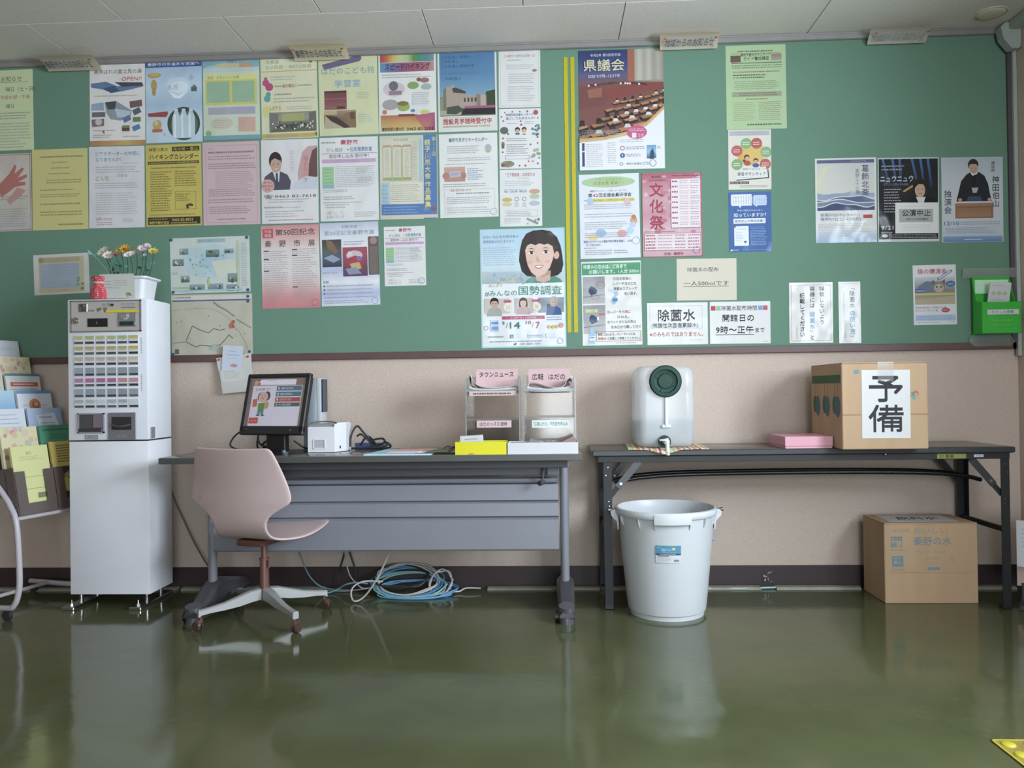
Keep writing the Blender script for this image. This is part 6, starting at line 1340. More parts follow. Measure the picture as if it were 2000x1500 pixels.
# folded newspapers: a curled sheet profile extruded in depth
def newspaper(profile, y0, y1, th, label):
    bm = B(); P = smooth_path([(x, 0, z) for x, z in profile], 5); R_ = []
    for i, p in enumerate(P):
        d = (P[min(i+1, len(P)-1)] - P[max(i-1, 0)]).normalized(); n = Vector((-d.z, 0, d.x))*th/2
        a, b = p+n, p-n
        R_.append([bm.verts.new(c) for c in ((a.x,y0,a.z),(b.x,y0,b.z),(b.x,y1,b.z-.012),(a.x,y1,a.z-.012))])
    for p, q in zip(R_, R_[1:]):
        for k in range(4): bm.faces.new((p[k], q[k], q[(k+1) % 4], p[(k+1) % 4]))
    bm.faces.new(R_[0][::-1]); bm.faces.new(R_[-1])
    return bm
NEWS = mat('newsprint', '#c4c1be', .85, noise=.12, nscale=90)
t = thing('newspaper_stack', 'folded newspapers with a dark photo page curling up in the left acrylic stand', 'newspaper', (-.24,-.31,.985))
obj('news_sheet', newspaper([(-.350,1.046),(-.338,1.018),(-.318,.996),(-.29,.986),(-.24,.982),(-.19,.986),(-.14,.990)], -.372, -.31, .003, ''), NEWS, t, smooth=80)
obj('news_page', newspaper([(-.351,1.040),(-.350,1.010),(-.338,.990),(-.31,.981),(-.25,.977),(-.19,.981),(-.138,.984)], -.374, -.308, .0014, ''), mat('newsprint_dark', '#4f4a4a', .8, noise=.3, nscale=60), t, smooth=80)
obj('news_bundle', newspaper([(-.354,.985),(-.32,.977),(-.25,.973),(-.19,.977),(-.140,.980)], -.376, -.30, .008, ''), NEWS, t, smooth=80)
t = thing('newspaper_stack', 'folded newspapers curled into loops at both ends in the right acrylic stand', 'newspaper', (.003,-.31,.985))
obj('news_sheet', newspaper([(-.060,.978),(-.082,.980),(-.09,.993),(-.08,1.003),(-.05,1.000),(-.01,.987),(.04,.978),(.07,.988),(.082,1.012),(.096,1.022),(.104,1.010),(.096,.988),(.078,.984)], -.372, -.31, .0034, ''), mat('newsprint_pinkish', '#bdaead', .85, noise=.12, nscale=60), t, smooth=80)
obj('news_bundle', newspaper([(-.095,.982),(-.06,.976),(0,.971),(.06,.975),(.108,.984)], -.376, -.30, .008, ''), NEWS, t, smooth=80)

# ------------------------------------------------------------------ chair
CH = (-1.232, -.535)
t = thing('swivel_chair', 'dusty pink moulded shell swivel chair on a four-star caster base, pushed towards the desk', 'chair', (0,0,0)); t.location = (CH[0], CH[1], 0); t.rotation_euler = (0,0,math.radians(-17)); ORIG[t] = Vector((0,0,0))
SHELL = mat('dusty_pink_shell', '#bfa9a7', .55, noise=.03, nscale=7)
prof = [(-.232,.750,.172,.012),(-.230,.741,.190,.016),(-.222,.70,.204,.022),(-.212,.65,.220,.028),(-.204,.60,.236,.032),(-.200,.565,.246,.032),(-.198,.540,.250,.030),(-.196,.520,.238,.026),(-.193,.497,.190,.018),(-.190,.472,.150,.010),(-.184,.447,.134,.005),
        (-.174,.42,.130,.002),(-.156,.395,.131,0),(-.13,.377,.138,-.002),(-.095,.370,.158,-.003),(-.05,.370,.194,-.004),(0,.374,.212,-.004),(.06,.382,.216,-.003),(.12,.391,.212,-.001),(.17,.400,.202,0),(.205,.407,.186,.0),(.222,.409,.160,0)]
bm = B(); nx = 14; rows = []
for i, (y, z, w, c) in enumerate(prof):
    a = prof[max(i-1,0)]; b = prof[min(i+1,len(prof)-1)]
    ty, tz = b[0]-a[0], b[1]-a[1]; l = math.hypot(ty, tz); ny, nz = -tz/l, ty/l     # towards the sitter
    row = []
    for k in range(nx+1):
        u = -1+2*k/nx
        row.append(bm.verts.new((.014+u*w, y+ny*c*u*u*1.0, z+nz*c*u*u)))
    rows.append(row)
for a, b in zip(rows, rows[1:]):
    for k in range(nx): bm.faces.new((a[k], a[k+1], b[k+1], b[k]))
sh = obj('seat_shell', bm, SHELL, t, smooth=70)
md = sh.modifiers.new('Solidify', 'SOLIDIFY'); md.thickness = .012; md.offset = 0
md = sh.modifiers.new('Subsurf', 'SUBSURF'); md.levels = 1; md.render_levels = 2
bm = B(); cyl(bm, (-.170,-.180,.545), (-.170,-.1892,.545), .010, .010, 14); obj('shell_mark', bm, mat('faint_mark', '#a08a8c', .4), t)
BRN = mat('brown_painted_steel', '#6d4c44', .35, metal=.2)
bm = B(); box(bm, -.065,-.10,.330,.065,.09,.357,.006,2); obj('seat_mount', bm, BRN, t, smooth=True)
bm = B(); cyl(bm, (0,0,.23), (0,0,.33), .013, .013, 18); cyl(bm, (0,0,.12), (0,0,.262), .0205, .0185, 20); cyl(bm, (0,0,.255), (0,0,.264), .021, .021, 20); obj('column', bm, BRN, t, smooth=True)
bm = B(); tube(bm, [(.016,-.005,.255),(.030,-.008,.250),(.028,-.008,.225)], .004, 8, 3); obj('height_lever', bm, BRN, t, smooth=True)
ARM = mat('cast_aluminium', '#a6a6a5', .45, metal=.35)
bm = B(); cyl(bm, (0,0,.088), (0,0,.135), .030, .026, 24); obj('hub', bm, mat('hub_grey', '#6b6763', .35, metal=.5), t, smooth=True)
for wa in (218, -44, 36, 134):
    a = math.radians(wa + 17); d = Vector((math.cos(a), math.sin(a), 0)); q = Vector((-d.y, d.x, 0))
    bm = B(); rings = []
    for r, zt, hh, w in ((.02,.138,.046,.020),(.06,.134,.048,.017),(.11,.118,.042,.014),(.17,.100,.030,.0125),(.23,.090,.022,.012),(.262,.086,.022,.0125),(.275,.086,.030,.0125)):
        rings.append([bm.verts.new(d*r + q*w*s_ + Vector((0,0,z))) for s_, z in ((-1,zt-hh),(1,zt-hh),(1,zt-.004),(.6,zt),(-.6,zt),(-1,zt-.004))])
    for x, y in zip(rings, rings[1:]):
        for k in range(6): bm.faces.new((x[k], x[(k+1) % 6], y[(k+1) % 6], y[k]))
    bm.faces.new(rings[0][::-1]); bm.faces.new(rings[-1])
    arm = obj('base_arm', bm, ARM, t, smooth=30)
    bm = B(); p = d*.264
    cyl(bm, p+Vector((0,0,.040)), p+Vector((0,0,.06)), .0065, .0065, 10)
    box(bm, -.012, -.016, .022, .012, .012, .046, .005, 2, Matrix.Translation(p + d*.006) @ Matrix.Rotation(a+.5, 4, 'Z'))
    obj('caster', bm, mat('brown_caster', '#5a403a', .35), t, smooth=True)
    bm = B(); ax = Vector((math.cos(a+.5), math.sin(a+.5), 0)); c_ = p + d*.012 + Vector((0,0,.0215))
    for sgn in (-1, 1): cyl(bm, c_+ax*.004*sgn, c_+ax*.014*sgn, .0215, .019, 18)
    obj('caster_wheel', bm, mat('brown_wheel', '#4a3834', .3), t, smooth=True)

# ------------------------------------------------------------------ cables under the desk
def cable(name, pts, r, col, label, grp=None, k=6):
    bm = B(); tube(bm, pts, r, 7, k)
    m = mat('cable_'+col.strip('#'), col, .45)
    p = pts[0]
    return tag(obj(name, bm, m, base=p, smooth=True), label, 'cable', grp)
R = random.Random(21)
def loops(cx, cy, rx, ry, z, n, ph=0., tilt=.35, jit=.02):
    out = []
    for i in range(n*9+1):
        a = ph + 2*PI*i/9; k = 1 + R.uniform(-.12,.12)
        out.append((cx+rx*k*math.cos(a), min(cy+ry*k*math.sin(a), -.012), max(.006, z + ry*tilt*math.sin(a)*1.4 + R.uniform(-jit,jit)*.4)))
    return out
GRP = 'coiled cables on the floor under the desk'
cable('cable_coil', loops(-.695,-.10,.165,.085,.052,4,.3,.45), .0036, '#4f88b4', 'blue network cable coil under the desk', GRP)
cable('cable_coil', loops(-.65,-.13,.19,.09,.022,3,1.0,.2), .0034, '#5f98c4', 'second blue cable coil, lowest in the heap under the desk', GRP)
cable('cable_coil', loops(-.70,-.09,.15,.075,.062,3,2.0,.55), .0038, '#b8b4ac', 'whitish cable coil on top of the heap under the desk', GRP)
cable('cable_coil', loops(-.68,-.12,.17,.08,.040,3,.0,.4), .0036, '#86aaa8', 'grey-green cable coil in the heap under the desk', GRP)
cable('cable_coil', loops(-.73,-.075,.14,.06,.075,2,.5,.5), .0044, '#2a2c30', 'black cable coil at the back of the heap under the desk', GRP)
cable('cable_coil', loops(-.53,-.10,.055,.04,.05,2,.2,.9), .0038, '#c9c2bc', 'small white cable loop at the right end of the heap', GRP)
cable('hanging_cable', [(-.705,-.36,.29),(-.74,-.34,.22),(-.80,-.30,.11),(-.86,-.28,.03),(-.905,-.28,.008),(-.93,-.25,.03),(-.925,-.22,.06),(-.88,-.2,.08),(-.80,-.16,.07)], .0042, '#bcb8b6', 'thick pale cable falling from the desk panel in a loose loop to the heap')
cable('hanging_cable', [(-.945,-.30,.29),(-.95,-.27,.22),(-.945,-.22,.12),(-.925,-.16,.06),(-.90,-.13,.03),(-.85,-.1,.03)], .003, '#a4a0a0', 'thin grey cable hanging straight into the left side of the heap')
cable('hanging_cable', [(-1.185,-.25,.29),(-1.18,-.22,.22),(-1.16,-.16,.11),(-1.13,-.12,.05),(-1.09,-.09,.02),(-1.02,-.07,.008),(-.95,-.07,.006)], .0034, '#6f8a9c', 'blue-grey cable hanging behind the chair column')
cable('hanging_cable', [(-1.00,-.05,.32),(-1.0,-.05,.24),(-1.02,-.04,.16),(-1.04,-.03,.10),(-1.05,-.03,.02)], .0042, '#26302c', 'left of two crossing black cables below the desk panel')
cable('hanging_cable', [(-1.02,-.045,.32),(-1.005,-.045,.25),(-.985,-.035,.17),(-.965,-.03,.10),(-.955,-.03,.02)], .0042, '#26302c', 'right of two crossing black cables below the desk panel')
cable('floor_cable', [(-1.15,-.10,.005),(-1.08,-.12,.005),(-1.03,-.10,.02),(-.99,-.12,.045),(-.94,-.12,.055),(-.88,-.12,.05)], .0038, '#7fa4b0', 'blue-grey cable arching from the floor up to the left of the heap')
cable('floor_cable', [(-1.35,-.06,.005),(-1.25,-.08,.006),(-1.12,-.07,.005),(-1.0,-.09,.007),(-.88,-.09,.02)], .0036, '#8a9c98', 'grey cable lying along the skirting left of the heap')
cable('floor_cable', [(-.55,-.12,.008),(-.48,-.13,.012),(-.44,-.11,.01),(-.41,-.09,.02),(-.34,-.085,.018)], .0034, '#d0ccc8', 'short white cable tail at the right end of the heap')
cable('wall_cable', [(-1.925,-.03,.70),(-1.90,-.03,.56),(-1.87,-.03,.45),(-1.82,-.032,.34),(-1.76,-.045,.23),(-1.68,-.08,.13),(-1.615,-.11,.095)], .0038, '#4e4a48', 'dark cable curving down the wall from the machine to the left desk foot')
# ------------------------------------------------------------------ black folding table on the right
TX0, TX1, TF, TB = .190, 1.988, -.412, -.008
t = thing('folding_table', 'long dark folding table with steel legs and braces, right of the desk', 'table', (1.09, -.21, 0))
bm = bx(TX0, TF, .673, TX1, TB, .70, .007, 3); obj('table_top', bm, mat('dark_brown_laminate', '#4a403a', .2, noise=.06, nscale=25), t, smooth=True)
BLK = mat('black_painted_steel', '#1b1c1e', .5, noise=.05, nscale=14)
bm = B(); box(bm, TX0-.001, TF-.0015, .676, TX1+.001, TF+.006, .6985, .002)
obj('edge_band', bm, mat('black_edge_band', '#303337', .4), t)
bm = B(); box(bm, .212, -.400, .647, 1.972, -.385, .673, .001); obj('front_apron', bm, BLK, t)
obj('rear_apron', bx(.212, -.040, .647, 1.972, -.025, .673, .001), BLK, t)
for x in (.212, 1.957): obj('end_apron', bx(x, -.385, .647, x+.015, -.04, .673, .001), BLK, t)
def angle_leg(x, y, sx, sy):
    bm = B(); w = .036; th = .0035
    box(bm, x, y-(th if sy > 0 else -th), .012, x+w*sx, y, .652); box(bm, x, y, .012, x+th*sx, y+w*sy, .652)
    lg = obj('leg', bm, BLK, t)
    bm = B(); box(bm, x-.003*sx, y-.004*sy, 0, x+(w+.002)*sx, y+.030*sy, .022, .003); obj('foot_cap', bm, DARK, lg)
    bm = B()
    for dx, z in ((.012,.655),(.028,.655),(.02,.625),(.010,.59),(.022,.475),(.024,.455)):
        if sy > 0: cyl(bm, (x+dx*sx, y-.0035, z), (x+dx*sx, y-.0065, z), .003, .0025, 8)
    if len(bm.verts): obj('rivet', bm, CHROME, lg)
    else: bm.free()
angle_leg(.236, -.392, 1, 1); angle_leg(1.972, -.392, -1, 1); angle_leg(.236, -.030, 1, -1); angle_leg(1.972, -.030, -1, -1)
def bar(p0, p1, w, th, axis=Vector((0,1,0))):
    bm = B(); p0, p1 = Vector(p0), Vector(p1); d = (p1-p0).normalized(); q = d.cross(axis).normalized()
    vs = [bm.verts.new(p + q*w/2*s1 + axis*th/2*s2) for p in (p0, p1) for s1, s2 in ((-1,-1),(1,-1),(1,1),(-1,1))]
    for f in ((0,1,2,3),(7,6,5,4),(0,4,5,1),(1,5,6,2),(2,6,7,3),(3,7,4,0)): bm.faces.new([vs[i] for i in f])
    return bm
for x, sg in ((.262, 1), (1.946, -1)):
    for y in (-.383, -.052):
        b_ = obj('brace', bar((x, y, .492), (x+.135*sg, y, .655), .022, .004), BLK, t)
        obj('brace_slide', bar((x+.036*sg, y-.005, .535), (x+.13*sg, y-.005, .649), .030, .004), mat('dark_steel_slide', '#3a3d40', .35, metal=.2), t)
        bm = B(); cyl(bm, (x+.05*sg, y-.006, .552), (x+.05*sg, y-.010, .552), .008, .006, 12); obj('brace_bolt', bm, CHROME, b_, smooth=True)
for x in (.252, 1.956): obj('end_rail', bx(x-.008, -.39, .330, x+.008, -.03, .352, .002), BLK, t)
for k, y in enumerate((-.25, -.15)):
    bm = B(); tube(bm, [(.30,y,.535),(.345,y,.552),(.45,y,.566),(.65,y,.576),(1.1,y,.580),(1.55,y,.577),(1.75,y,.570),(1.86,y,.558),(1.93,y,.540)], .010, 10, 4)
    obj('shelf_rod', bm, mat('black_rod', '#161719', .3), t, smooth=True)
s = Sheet(.122, .020, '#8f9628', t=.001); s.t_('2F 事業', 8, 50, 76, '#3a3f1c', w=50, bold=.03); s.build('yellow_tape_label', PAPER, t, (1.728, -.4003, .660))
s = Sheet(.040, .012, '#c9ccd2', t=.001); s.lines(22,20,80,80,1,'#6a6c74',.6,.05); s.build('white_sticker', PAPER, t, (1.842, -.4003, .661))
bm = B(); cyl(bm, (1.445,-.408,.672), (1.445,-.414,.672), .005, .004, 10); obj('apron_screw', bm, CHROME, t, smooth=True)

# striped cloth under the tank
bm = B(); nx, ny = 40, 22; TH = math.radians(-3)
me_c = []
rows = []
def cloth_pt(u, v):
    # u along x, v from front (0) to back (1); front middle corner droops over the edge
    x = .345 + .35*u + .02*v; y = -.402 + .36*v - .012*math.sin(PI*u)
    z = .7016 + .0008*math.sin(u*31+v*5) + .0006*math.sin(v*17)
    drop = max(0, 1-abs(u-.44)/.30)
    if v < .12:
        k = (1-v/.12)*drop
        y -= .028*k; z -= .020*k*k
    return x, y, z
V, Fc, Cc = [], [], []
palette = ['#c9c4a4','#b8b86a','#d8cfc0','#c88a6a','#d9d2c4','#c07a5c','#d6c9a8','#b8706a','#dcd6cc','#c9a070','#d8d0c0','#b04a4c','#d9cdbc','#c4a484','#c9c48a']
for j in range(ny+1):
    for i in range(nx+1): V.append(cloth_pt(i/nx, j/ny))
for j in range(ny):
    for i in range(nx):
        a = j*(nx+1)+i; Fc.append((a, a+1, a+nx+2, a+nx+1)); Cc.append(lin(palette[(i*3//4) % len(palette)]))
me = bpy.data.meshes.new('striped_cloth'); me.from_pydata(V, [], Fc)
ca = me.color_attributes.new(name='print', type='FLOAT_COLOR', domain='CORNER'); ca.data.foreach_set('color', [x for c in Cc for _ in range(4) for x in c])
me.materials.append(PAPER)
o = bpy.data.objects.new('striped_cloth', me); COL.objects.link(o)
md = o.modifiers.new('Solidify', 'SOLIDIFY'); md.thickness = .003; md.offset = 1
tag(o, 'striped cream, red and green cloth spread under the water tank', 'cloth')

# water tank
TCX, TCY = .520, -.222
t = thing('water_tank', 'translucent white water tank with a dark green cap and a tap, on the folding table', 'water tank', (TCX, TCY, .707))
TK = mat_clear('milky_polyethylene', '#fafbfd', .45, .22, '#f8fafc')
hx, hy = .131, .128
bm = B()
def sec(k, z, r=.045, bulge=0): return (rrect(TCX, TCY, hx*k, hy*k, r*k, 6), z)
z0 = .707
loft(bm, [sec(.80,z0),sec(.90,z0+.006),sec(.965,z0+.022),sec(.985,z0+.05),sec(1,z0+.12),sec(1,z0+.20),sec(.985,z0+.235),sec(.985,z0+.25),sec(1.,z0+.265),sec(.995,z0+.30),sec(.965,z0+.332),sec(.90,z0+.350),sec(.78,z0+.360),sec(.5,z0+.363)])
obj('tank_body', bm, TK, t, smooth=70)
bm = B()
loft(bm, [sec(.78,z0+.006),sec(.94,z0+.022),sec(.965,z0+.05),sec(.975,z0+.115),sec(.975,z0+.118)])
obj('water', bm, mat_clear('tank_water', '#dfe6ea', .80, .05, '#c9d4da'), t, smooth=60)
GRN = mat('dark_green_cap', '#17392f', .45, spec=.3)
FY = TCY-hy-.002
bm = B(); lathe(bm, [(.052,0),(.070,.004),(.0715,.022),(.066,.028),(.053,.029),(.050,.018),(.034,.016),(.031,.024),(.0,.025)], 40, (.517, FY+.008, 1.000), 'y')
obj('cap', bm, GRN, t, smooth=True)
bm = B()
for k in range(4):
    a = PI/4+.35+PI/2*k; d = Vector((math.cos(a), 0, math.sin(a)))
    p = Vector((.517, FY-.012, 1.0)); cyl(bm, p+d*.031, p+d*.051, .002, .002, 6)
obj('cap_rib', bm, mat('green_rib', '#2c5549', .35), t)
bm = B(); cyl(bm, (.519, FY-.004, .80), (.519, FY-.004, .932), .0085, .0085, 14); obj('level_tube', bm, mat('white_tube', '#d6dae0', .3), t, smooth=True)
obj('tube_holder', bx(.498, FY-.009, .793, .540, FY+.012, .808, .004), mat('milky_clip', '#cfd5dc', .4), t)
bm = B(); lathe(bm, [(.0,.006),(.018,.006),(.019,.010),(.027,.010),(.028,0),(.028,-.01)], 28, (.511, FY, .733), 'y'); obj('tap_ring', bm, GRN, t, smooth=True)
TW = mat('white_tap', '#d2d4d4', .35)
bm = B(); cyl(bm, (.511,FY-.006,.735), (.511,FY-.075,.733), .012, .011, 16); cyl(bm, (.512,FY-.070,.742), (.514,FY-.072,.678), .0095, .0085, 16); bmesh.ops.create_uvsphere(bm, u_segments=14, v_segments=8, radius=.0125, matrix=Matrix.Translation((.511,FY-.068,.736)))
obj('tap_spout', bm, TW, t, smooth=True)
bm = B(); box(bm, .478, FY-.078, .740, .516, FY-.060, .748, .003); cyl(bm, (.511,FY-.069,.735), (.511,FY-.069,.752), .007, .007, 12); obj('tap_lever', bm, TW, t, smooth=True)

# pink box
t = thing('pink_box', 'flat pink lidded box lying left of the big carton on the table', 'box', (1.13, -.26, .70))
PK = mat('pink_card', '#d39aa8', .55, noise=.02, nscale=12)
obj('box_base', bx(1.029, -.388, .70, 1.229, -.142, .742), PK, t)
bm = bx(1.026, -.391, .709, 1.232, -.139, .7505, .0012)
obj('box_lid', bm, PK, t)

# cartons
CARD = mat('brown_cardboard', '#b3977a', .85, spec=.2, noise=.05, nscale=14, bump=.15, bscale=60, stretch=(1, 1, .12))
def carton(name, x0, x1, y0, y1, z0, z1, label, seam=None):
    t = thing(name, label, 'box', ((x0+x1)/2, (y0+y1)/2, z0)); w = .004
    bm = B(); poly = [(x0,y0),(x1,y0),(x1,y1),(x0,y1)]
    bm = bx(x0, y0, z0, x1, y1, z1-.004, .003)
    obj('carton_body', bm, CARD, t)
    xm = (y0+y1)/2
    obj('top_flap', bx(x0+.001, y0-.001, z1-.004, x1-.001, xm-.0015, z1, .001), CARD, t)
    obj('top_flap', bx(x0+.001, xm+.0015, z1-.004, x1-.001, y1, z1-.0005, .001), CARD, t)
    return t
bx0, bx1, by0, by1, bz1 = 1.236, 1.590, -.492, -.105, 1.066
t = carton('cardboard_box', bx0, bx1, by0, by1, .70, bz1, 'big brown carton on the table with a white paper reading two large black characters')
s = Sheet(.200, .288, '#d6d5d3', t=.0008)
s.t_('予', 50, 27, 42, '#2b2730', w=70, al='c', bold=.04); s.t_('備', 50, 71, 42, '#2b2730', w=72, al='c', bold=.03)
s.build('paper_sign', PAPER, t, (1.417, by0-.0005, .890), (0, .006, 0))
obj('clear_tape', bx(1.385, by0-.0022, .985, 1.45, by0-.0014, 1.068), mat_clear('clear_tape', '#ffffff', .85, .1), t)
s = Sheet(bx1-bx0, .36, '#b08d66', t=0)
s.rot(17,9,3,2.6,0,'#6f9098'); s.lines(23,7,42,10,1,'#7d9496',.7,.02); s.e(86,35.5,3.6,None,'#c0604c',14); s.e(86.5,36.5,2,None,'#b8956c',10); s.e(82,36,2.8,None,'#6a8a6c',12); s.e(84,40,2.4,None,'#6a9c9c',10); s.poly([(74,34),(80,33),(82,37),(76,37)],'#8a9ab8'); s.e(78.5,33.6,1.6,None,'#9aa4c8',8)
s.r(0,59.6,100,60.1,'#9a7a56')
s.build('carton_print', CARTON, t, ((bx0+bx1)/2, by0-.0003, .70+.18))
obj('crease_tape', bx(bx0-.0004, by0-.0012, .846, bx1+.0004, by0+.002, .850), mat('crease_card', '#a68560', .85), t)
s = Sheet(by1-by0, .36, '#b08d66', t=0)
s.r(4,12,96,22,'#4a6a44')
for x in (18,50,82): s.e(x-4,48,7,11,'#4f6a4c',16); s.e(x+5,50,8,13,'#4f7480',16); s.r(x-4,22,x-3,38,'#a8643c'); s.r(x+5,22,x+6,38,'#a8643c')
s.build('carton_side_print', CARTON, t, (bx0-.0003, (by0+by1)/2, .70+.18), (0, 0, -PI/2))
cx0, cx1, cy0, cy1, cz1 = 1.480, 1.884, -.300, -.062, .357
t = carton('cardboard_box', cx0, cx1, cy0, cy1, 0, cz1, 'brown water carton with faded blue print standing on the floor under the table')
s = Sheet(cx1-cx0, cz1, '#b08d66', t=0)
BLU = '#6f8a92'
s.t_('2L×24本', 9, 9, 4.6, '#8a8a78', w=18, bold=.01); s.t_('おいしい', 32, 9.5, 8.4, '#8f927e', w=36); s.t_('秦野の水', 31, 22.5, 11.5, BLU, w=41, bold=.02); s.t_('Hadano Water', 33, 35.5, 4.4, '#9a977c', w=33)
s.frame(7,17,19,30,BLU,.8); s.r(9,18,18,22,BLU); s.r(8,24,13,29,BLU); s.lines(8,18,18,29,4,'#a9a08a',.3,.2); s.lines(6,32,24,34.6,1,'#8f937e',.5,.05)
s.r(8,41,20,54,'#678b96'); s.lines(10,43,18,45,1,'#a8b0a4'); s.t_('安心', 14, 49, 5, '#b4ac90', w=8, al='c', bold=.02); s.lines(7,56,22,60,2,'#8f937e',.5,.05)
s.lines(45,41,59,46,2,'#9c987e',.5,.1); s.lines(47,47,57,54,4,'#9c987e',.4,.3); s.r(46,55,59,58.5,'#6f8f96'); s.ring(72,48,3,'#a0927c',.6); s.poly([(70.5,46),(72,40),(73.5,46),(73,46),(72,42),(71,46)],'#a0927c'); s.lines(66,55,80,58,2,'#a89a7e',.4,.1)
s.r(6,61.3,94,61.7,'#9c7d58')
s.build('carton_print', CARTON, t, ((cx0+cx1)/2, cy0-.0003, cz1/2))
s = Sheet(.30, .17, '#c9c8c6', t=.0006)
s.t_('飲料水', 20, 50, 46, '#2a2a2c', w=62, shear=.2, bold=.03)
s.build('top_label', PAPER, t, ((cx0+cx1)/2-.01, (cy0+cy1)/2, cz1+.0003), (-PI/2, 0, 0))

# ------------------------------------------------------------------ pail
PX, PY = .500, -.418
t = thing('plastic_pail', 'large grey-white round plastic pail with lugs, standing under the left end of the folding table', 'pail', (PX, PY, 0))
PL = mat('pale_grey_plastic', '#c3c6c9', .38, noise=.015, nscale=5)
bm = B()
lathe(bm, [(0,.006),(.150,.006),(.150,0),(.158,0),(.158,.018),(.166,.022),(.170,.05),(.190,.25),(.203,.415),(.205,.425),(.215,.428),(.219,.434),(.219,.447),(.215,.455),(.207,.457),(.203,.450),(.200,.42),(.185,.22),(.164,.03),(0,.028)], 64, (PX, PY, 0))
obj('bucket', bm, PL, t, smooth=True)
bm = B()
for a in (-130, -110.5, -69.5, -48, -20, -160, 30, 60, 120, 150):
    r = math.radians(a); d = Vector((math.cos(r), math.sin(r), 0)); q = Vector((-d.y, d.x, 0)); c_ = Vector((PX, PY, 0))
    vs = [bm.verts.new(c_ + d*dd + q*w + Vector((0,0,z))) for w in (-.002,.002) for dd, z in ((.196,.375),(.201,.430),(.217,.430),(.212,.405))]
    for f in ((0,1,2,3),(7,6,5,4),(0,4,5,1),(1,5,6,2),(2,6,7,3),(3,7,4,0)): bm.faces.new([vs[i] for i in f])
obj('rim_rib', bm, PL, t)
bm = B()
lathe(bm, [(.206,.412),(.222,.410),(.2235,.432),(.2205,.450),(.206,.450)], 10, (PX, PY, 0), 'z', math.radians(-110), math.radians(-70))
bmesh.ops.holes_fill(bm, edges=bm.edges[:], sides=6)
obj('front_lug', bm, PL, t, smooth=True)
for sg in (-1, 1):
    bm = B(); x = PX + sg*.205
    prism_y(bm, [(x,.36),(x+sg*.004,.36),(x+sg*.008,.395),(x+sg*.030,.418),(x+sg*.034,.437),(x+sg*.020,.446),(x+sg*.0,.446)], PY-.022, PY+.022)
    obj('handle_lug', bm, PL, t)
    bm = B(); cyl(bm, (PX+sg*.205, PY, .442), (PX+sg*.246, PY, .442), .006, .006, 12); cyl(bm, (PX+sg*.238, PY, .442), (PX+sg*.248, PY, .442), .009, .009, 12); obj('handle_pivot', bm, mat('steel_pin', '#7d7470', .3, metal=.7), t, smooth=True)
bm = B(); pts = []
for i in range(17):
    a = PI*i/16; pts.append((PX+.226*math.cos(a), PY+.03+.20*math.sin(a), .44-.10*math.sin(a)))
tube(bm, pts, .003, 8); obj('bail_handle', bm, mat('steel_wire', '#8f8c8a', .3, metal=.7), t, smooth=True)
obj('bail_grip', bx(PX+.205, PY+.05, .295, PX+.222, PY+.064, .405, .003), mat('grey_grip', '#97969a', .4), t)
# curved label
lab = Sheet(.104, .072, '#d3d6da', t=0)
lab.gx(0,0,100,100,['#d3d6da']*13); lab.gx(0,0,100,46,['#2f93b8']*13); lab.gx(0,46,100,55,['#23406a']*13); lab.t_('大型ペール', 22, 24, 19, '#cfe4ee', w=38, bold=.03); lab.t_('PAIL', 6, 12, 10, '#bcd8e4', w=14); lab.e(70,19,8,9,'#c9b44c',12); lab.e(71,18,5,6,'#e0cf7a',10); lab.lines(24,36,80,40,1,'#8fc4d8',.7,.02); lab.lines(18,48,80,53,1,'#c9d4e4',.7,.02); lab.gx(8,57,52,62,['#5a5a60']*7); lab.lines(8,66,62,92,4,'#b4b8bc',.4,.3)
for i in range(9): lab.r(72+2.4*i,80,73.2+2.4*i,92,'#77777c'); lab.k -= 1
lo = lab.build('label', PAPER, t, (PX, PY, .287))
for v in lo.data.vertices:
    a = v.co.x/.197; z = v.co.z; r = .1912 + (z+.036)*.079 + .0012 - v.co.y
    v.co = ((r)*math.sin(a-.095), -(r)*math.cos(a-.095), z)

# ------------------------------------------------------------------ green suggestion box
t = thing('suggestion_box', 'bright green plastic suggestion box with a white name strip at the right end', 'box', (2.115, -.05, 1.2))
GB = mat('bright_green_plastic', '#3aa83c', .35)
gx0, gx1, gz0, gz1 = 2.027, 2.205, 1.205, 1.480
bm = B()
prism_y(bm, [(gx0,gz0),(gx1,gz0),(gx1,gz1-.015),(gx1-.012,gz1),(gx0,gz1)], -.022, -.017); obj('back_plate', bm, GB, t)
bm = B(); prism_x(bm, [(-.018,gz0),(-.100,gz0),(-.100,1.352),(-.055,1.362),(-.018,gz1-.01)], gx0, gx0+.004); obj('side_plate', bm, GB, t)
bm = B(); prism_x(bm, [(-.018,gz0),(-.100,gz0),(-.100,1.352),(-.055,1.362),(-.018,gz1-.02)], gx1-.004, gx1); obj('side_plate', bm, GB, t)
obj('front_plate', bx(gx0, -.104, gz0, gx1, -.100, 1.352, .001), GB, t)
obj('bottom_plate', bx(gx0+.004, -.100, gz0, gx1-.004, -.018, gz0+.004), GB, t)
bm = B(); box(bm, gx0+.012, -.0235, 1.40, gx1-.012, -.022, 1.465); obj('pale_insert', bm, mat('pale_green_card', '#bfe0c4', .4), t)
s = Sheet(.142, .023, '#c9ccd2', t=.001); s.t_('わたしの提案', 14, 50, 66, '#5a6a60', w=70, bold=.02); s.build('name_strip', LAM, t, (2.122, -.104, 1.304))
s = Sheet(.15, .06, '#3aa83c', t=0); s.frame(8,6,92,96,'#57bb50',.8); s.t_('ご意見・ご提案を', 12, 28, 16, '#7acb6c', w=70); s.t_('お寄せください', 16, 64, 16, '#6ac45e', w=60); s.build('front_lettering', PAPER, t, (2.118, -.1042, 1.252))
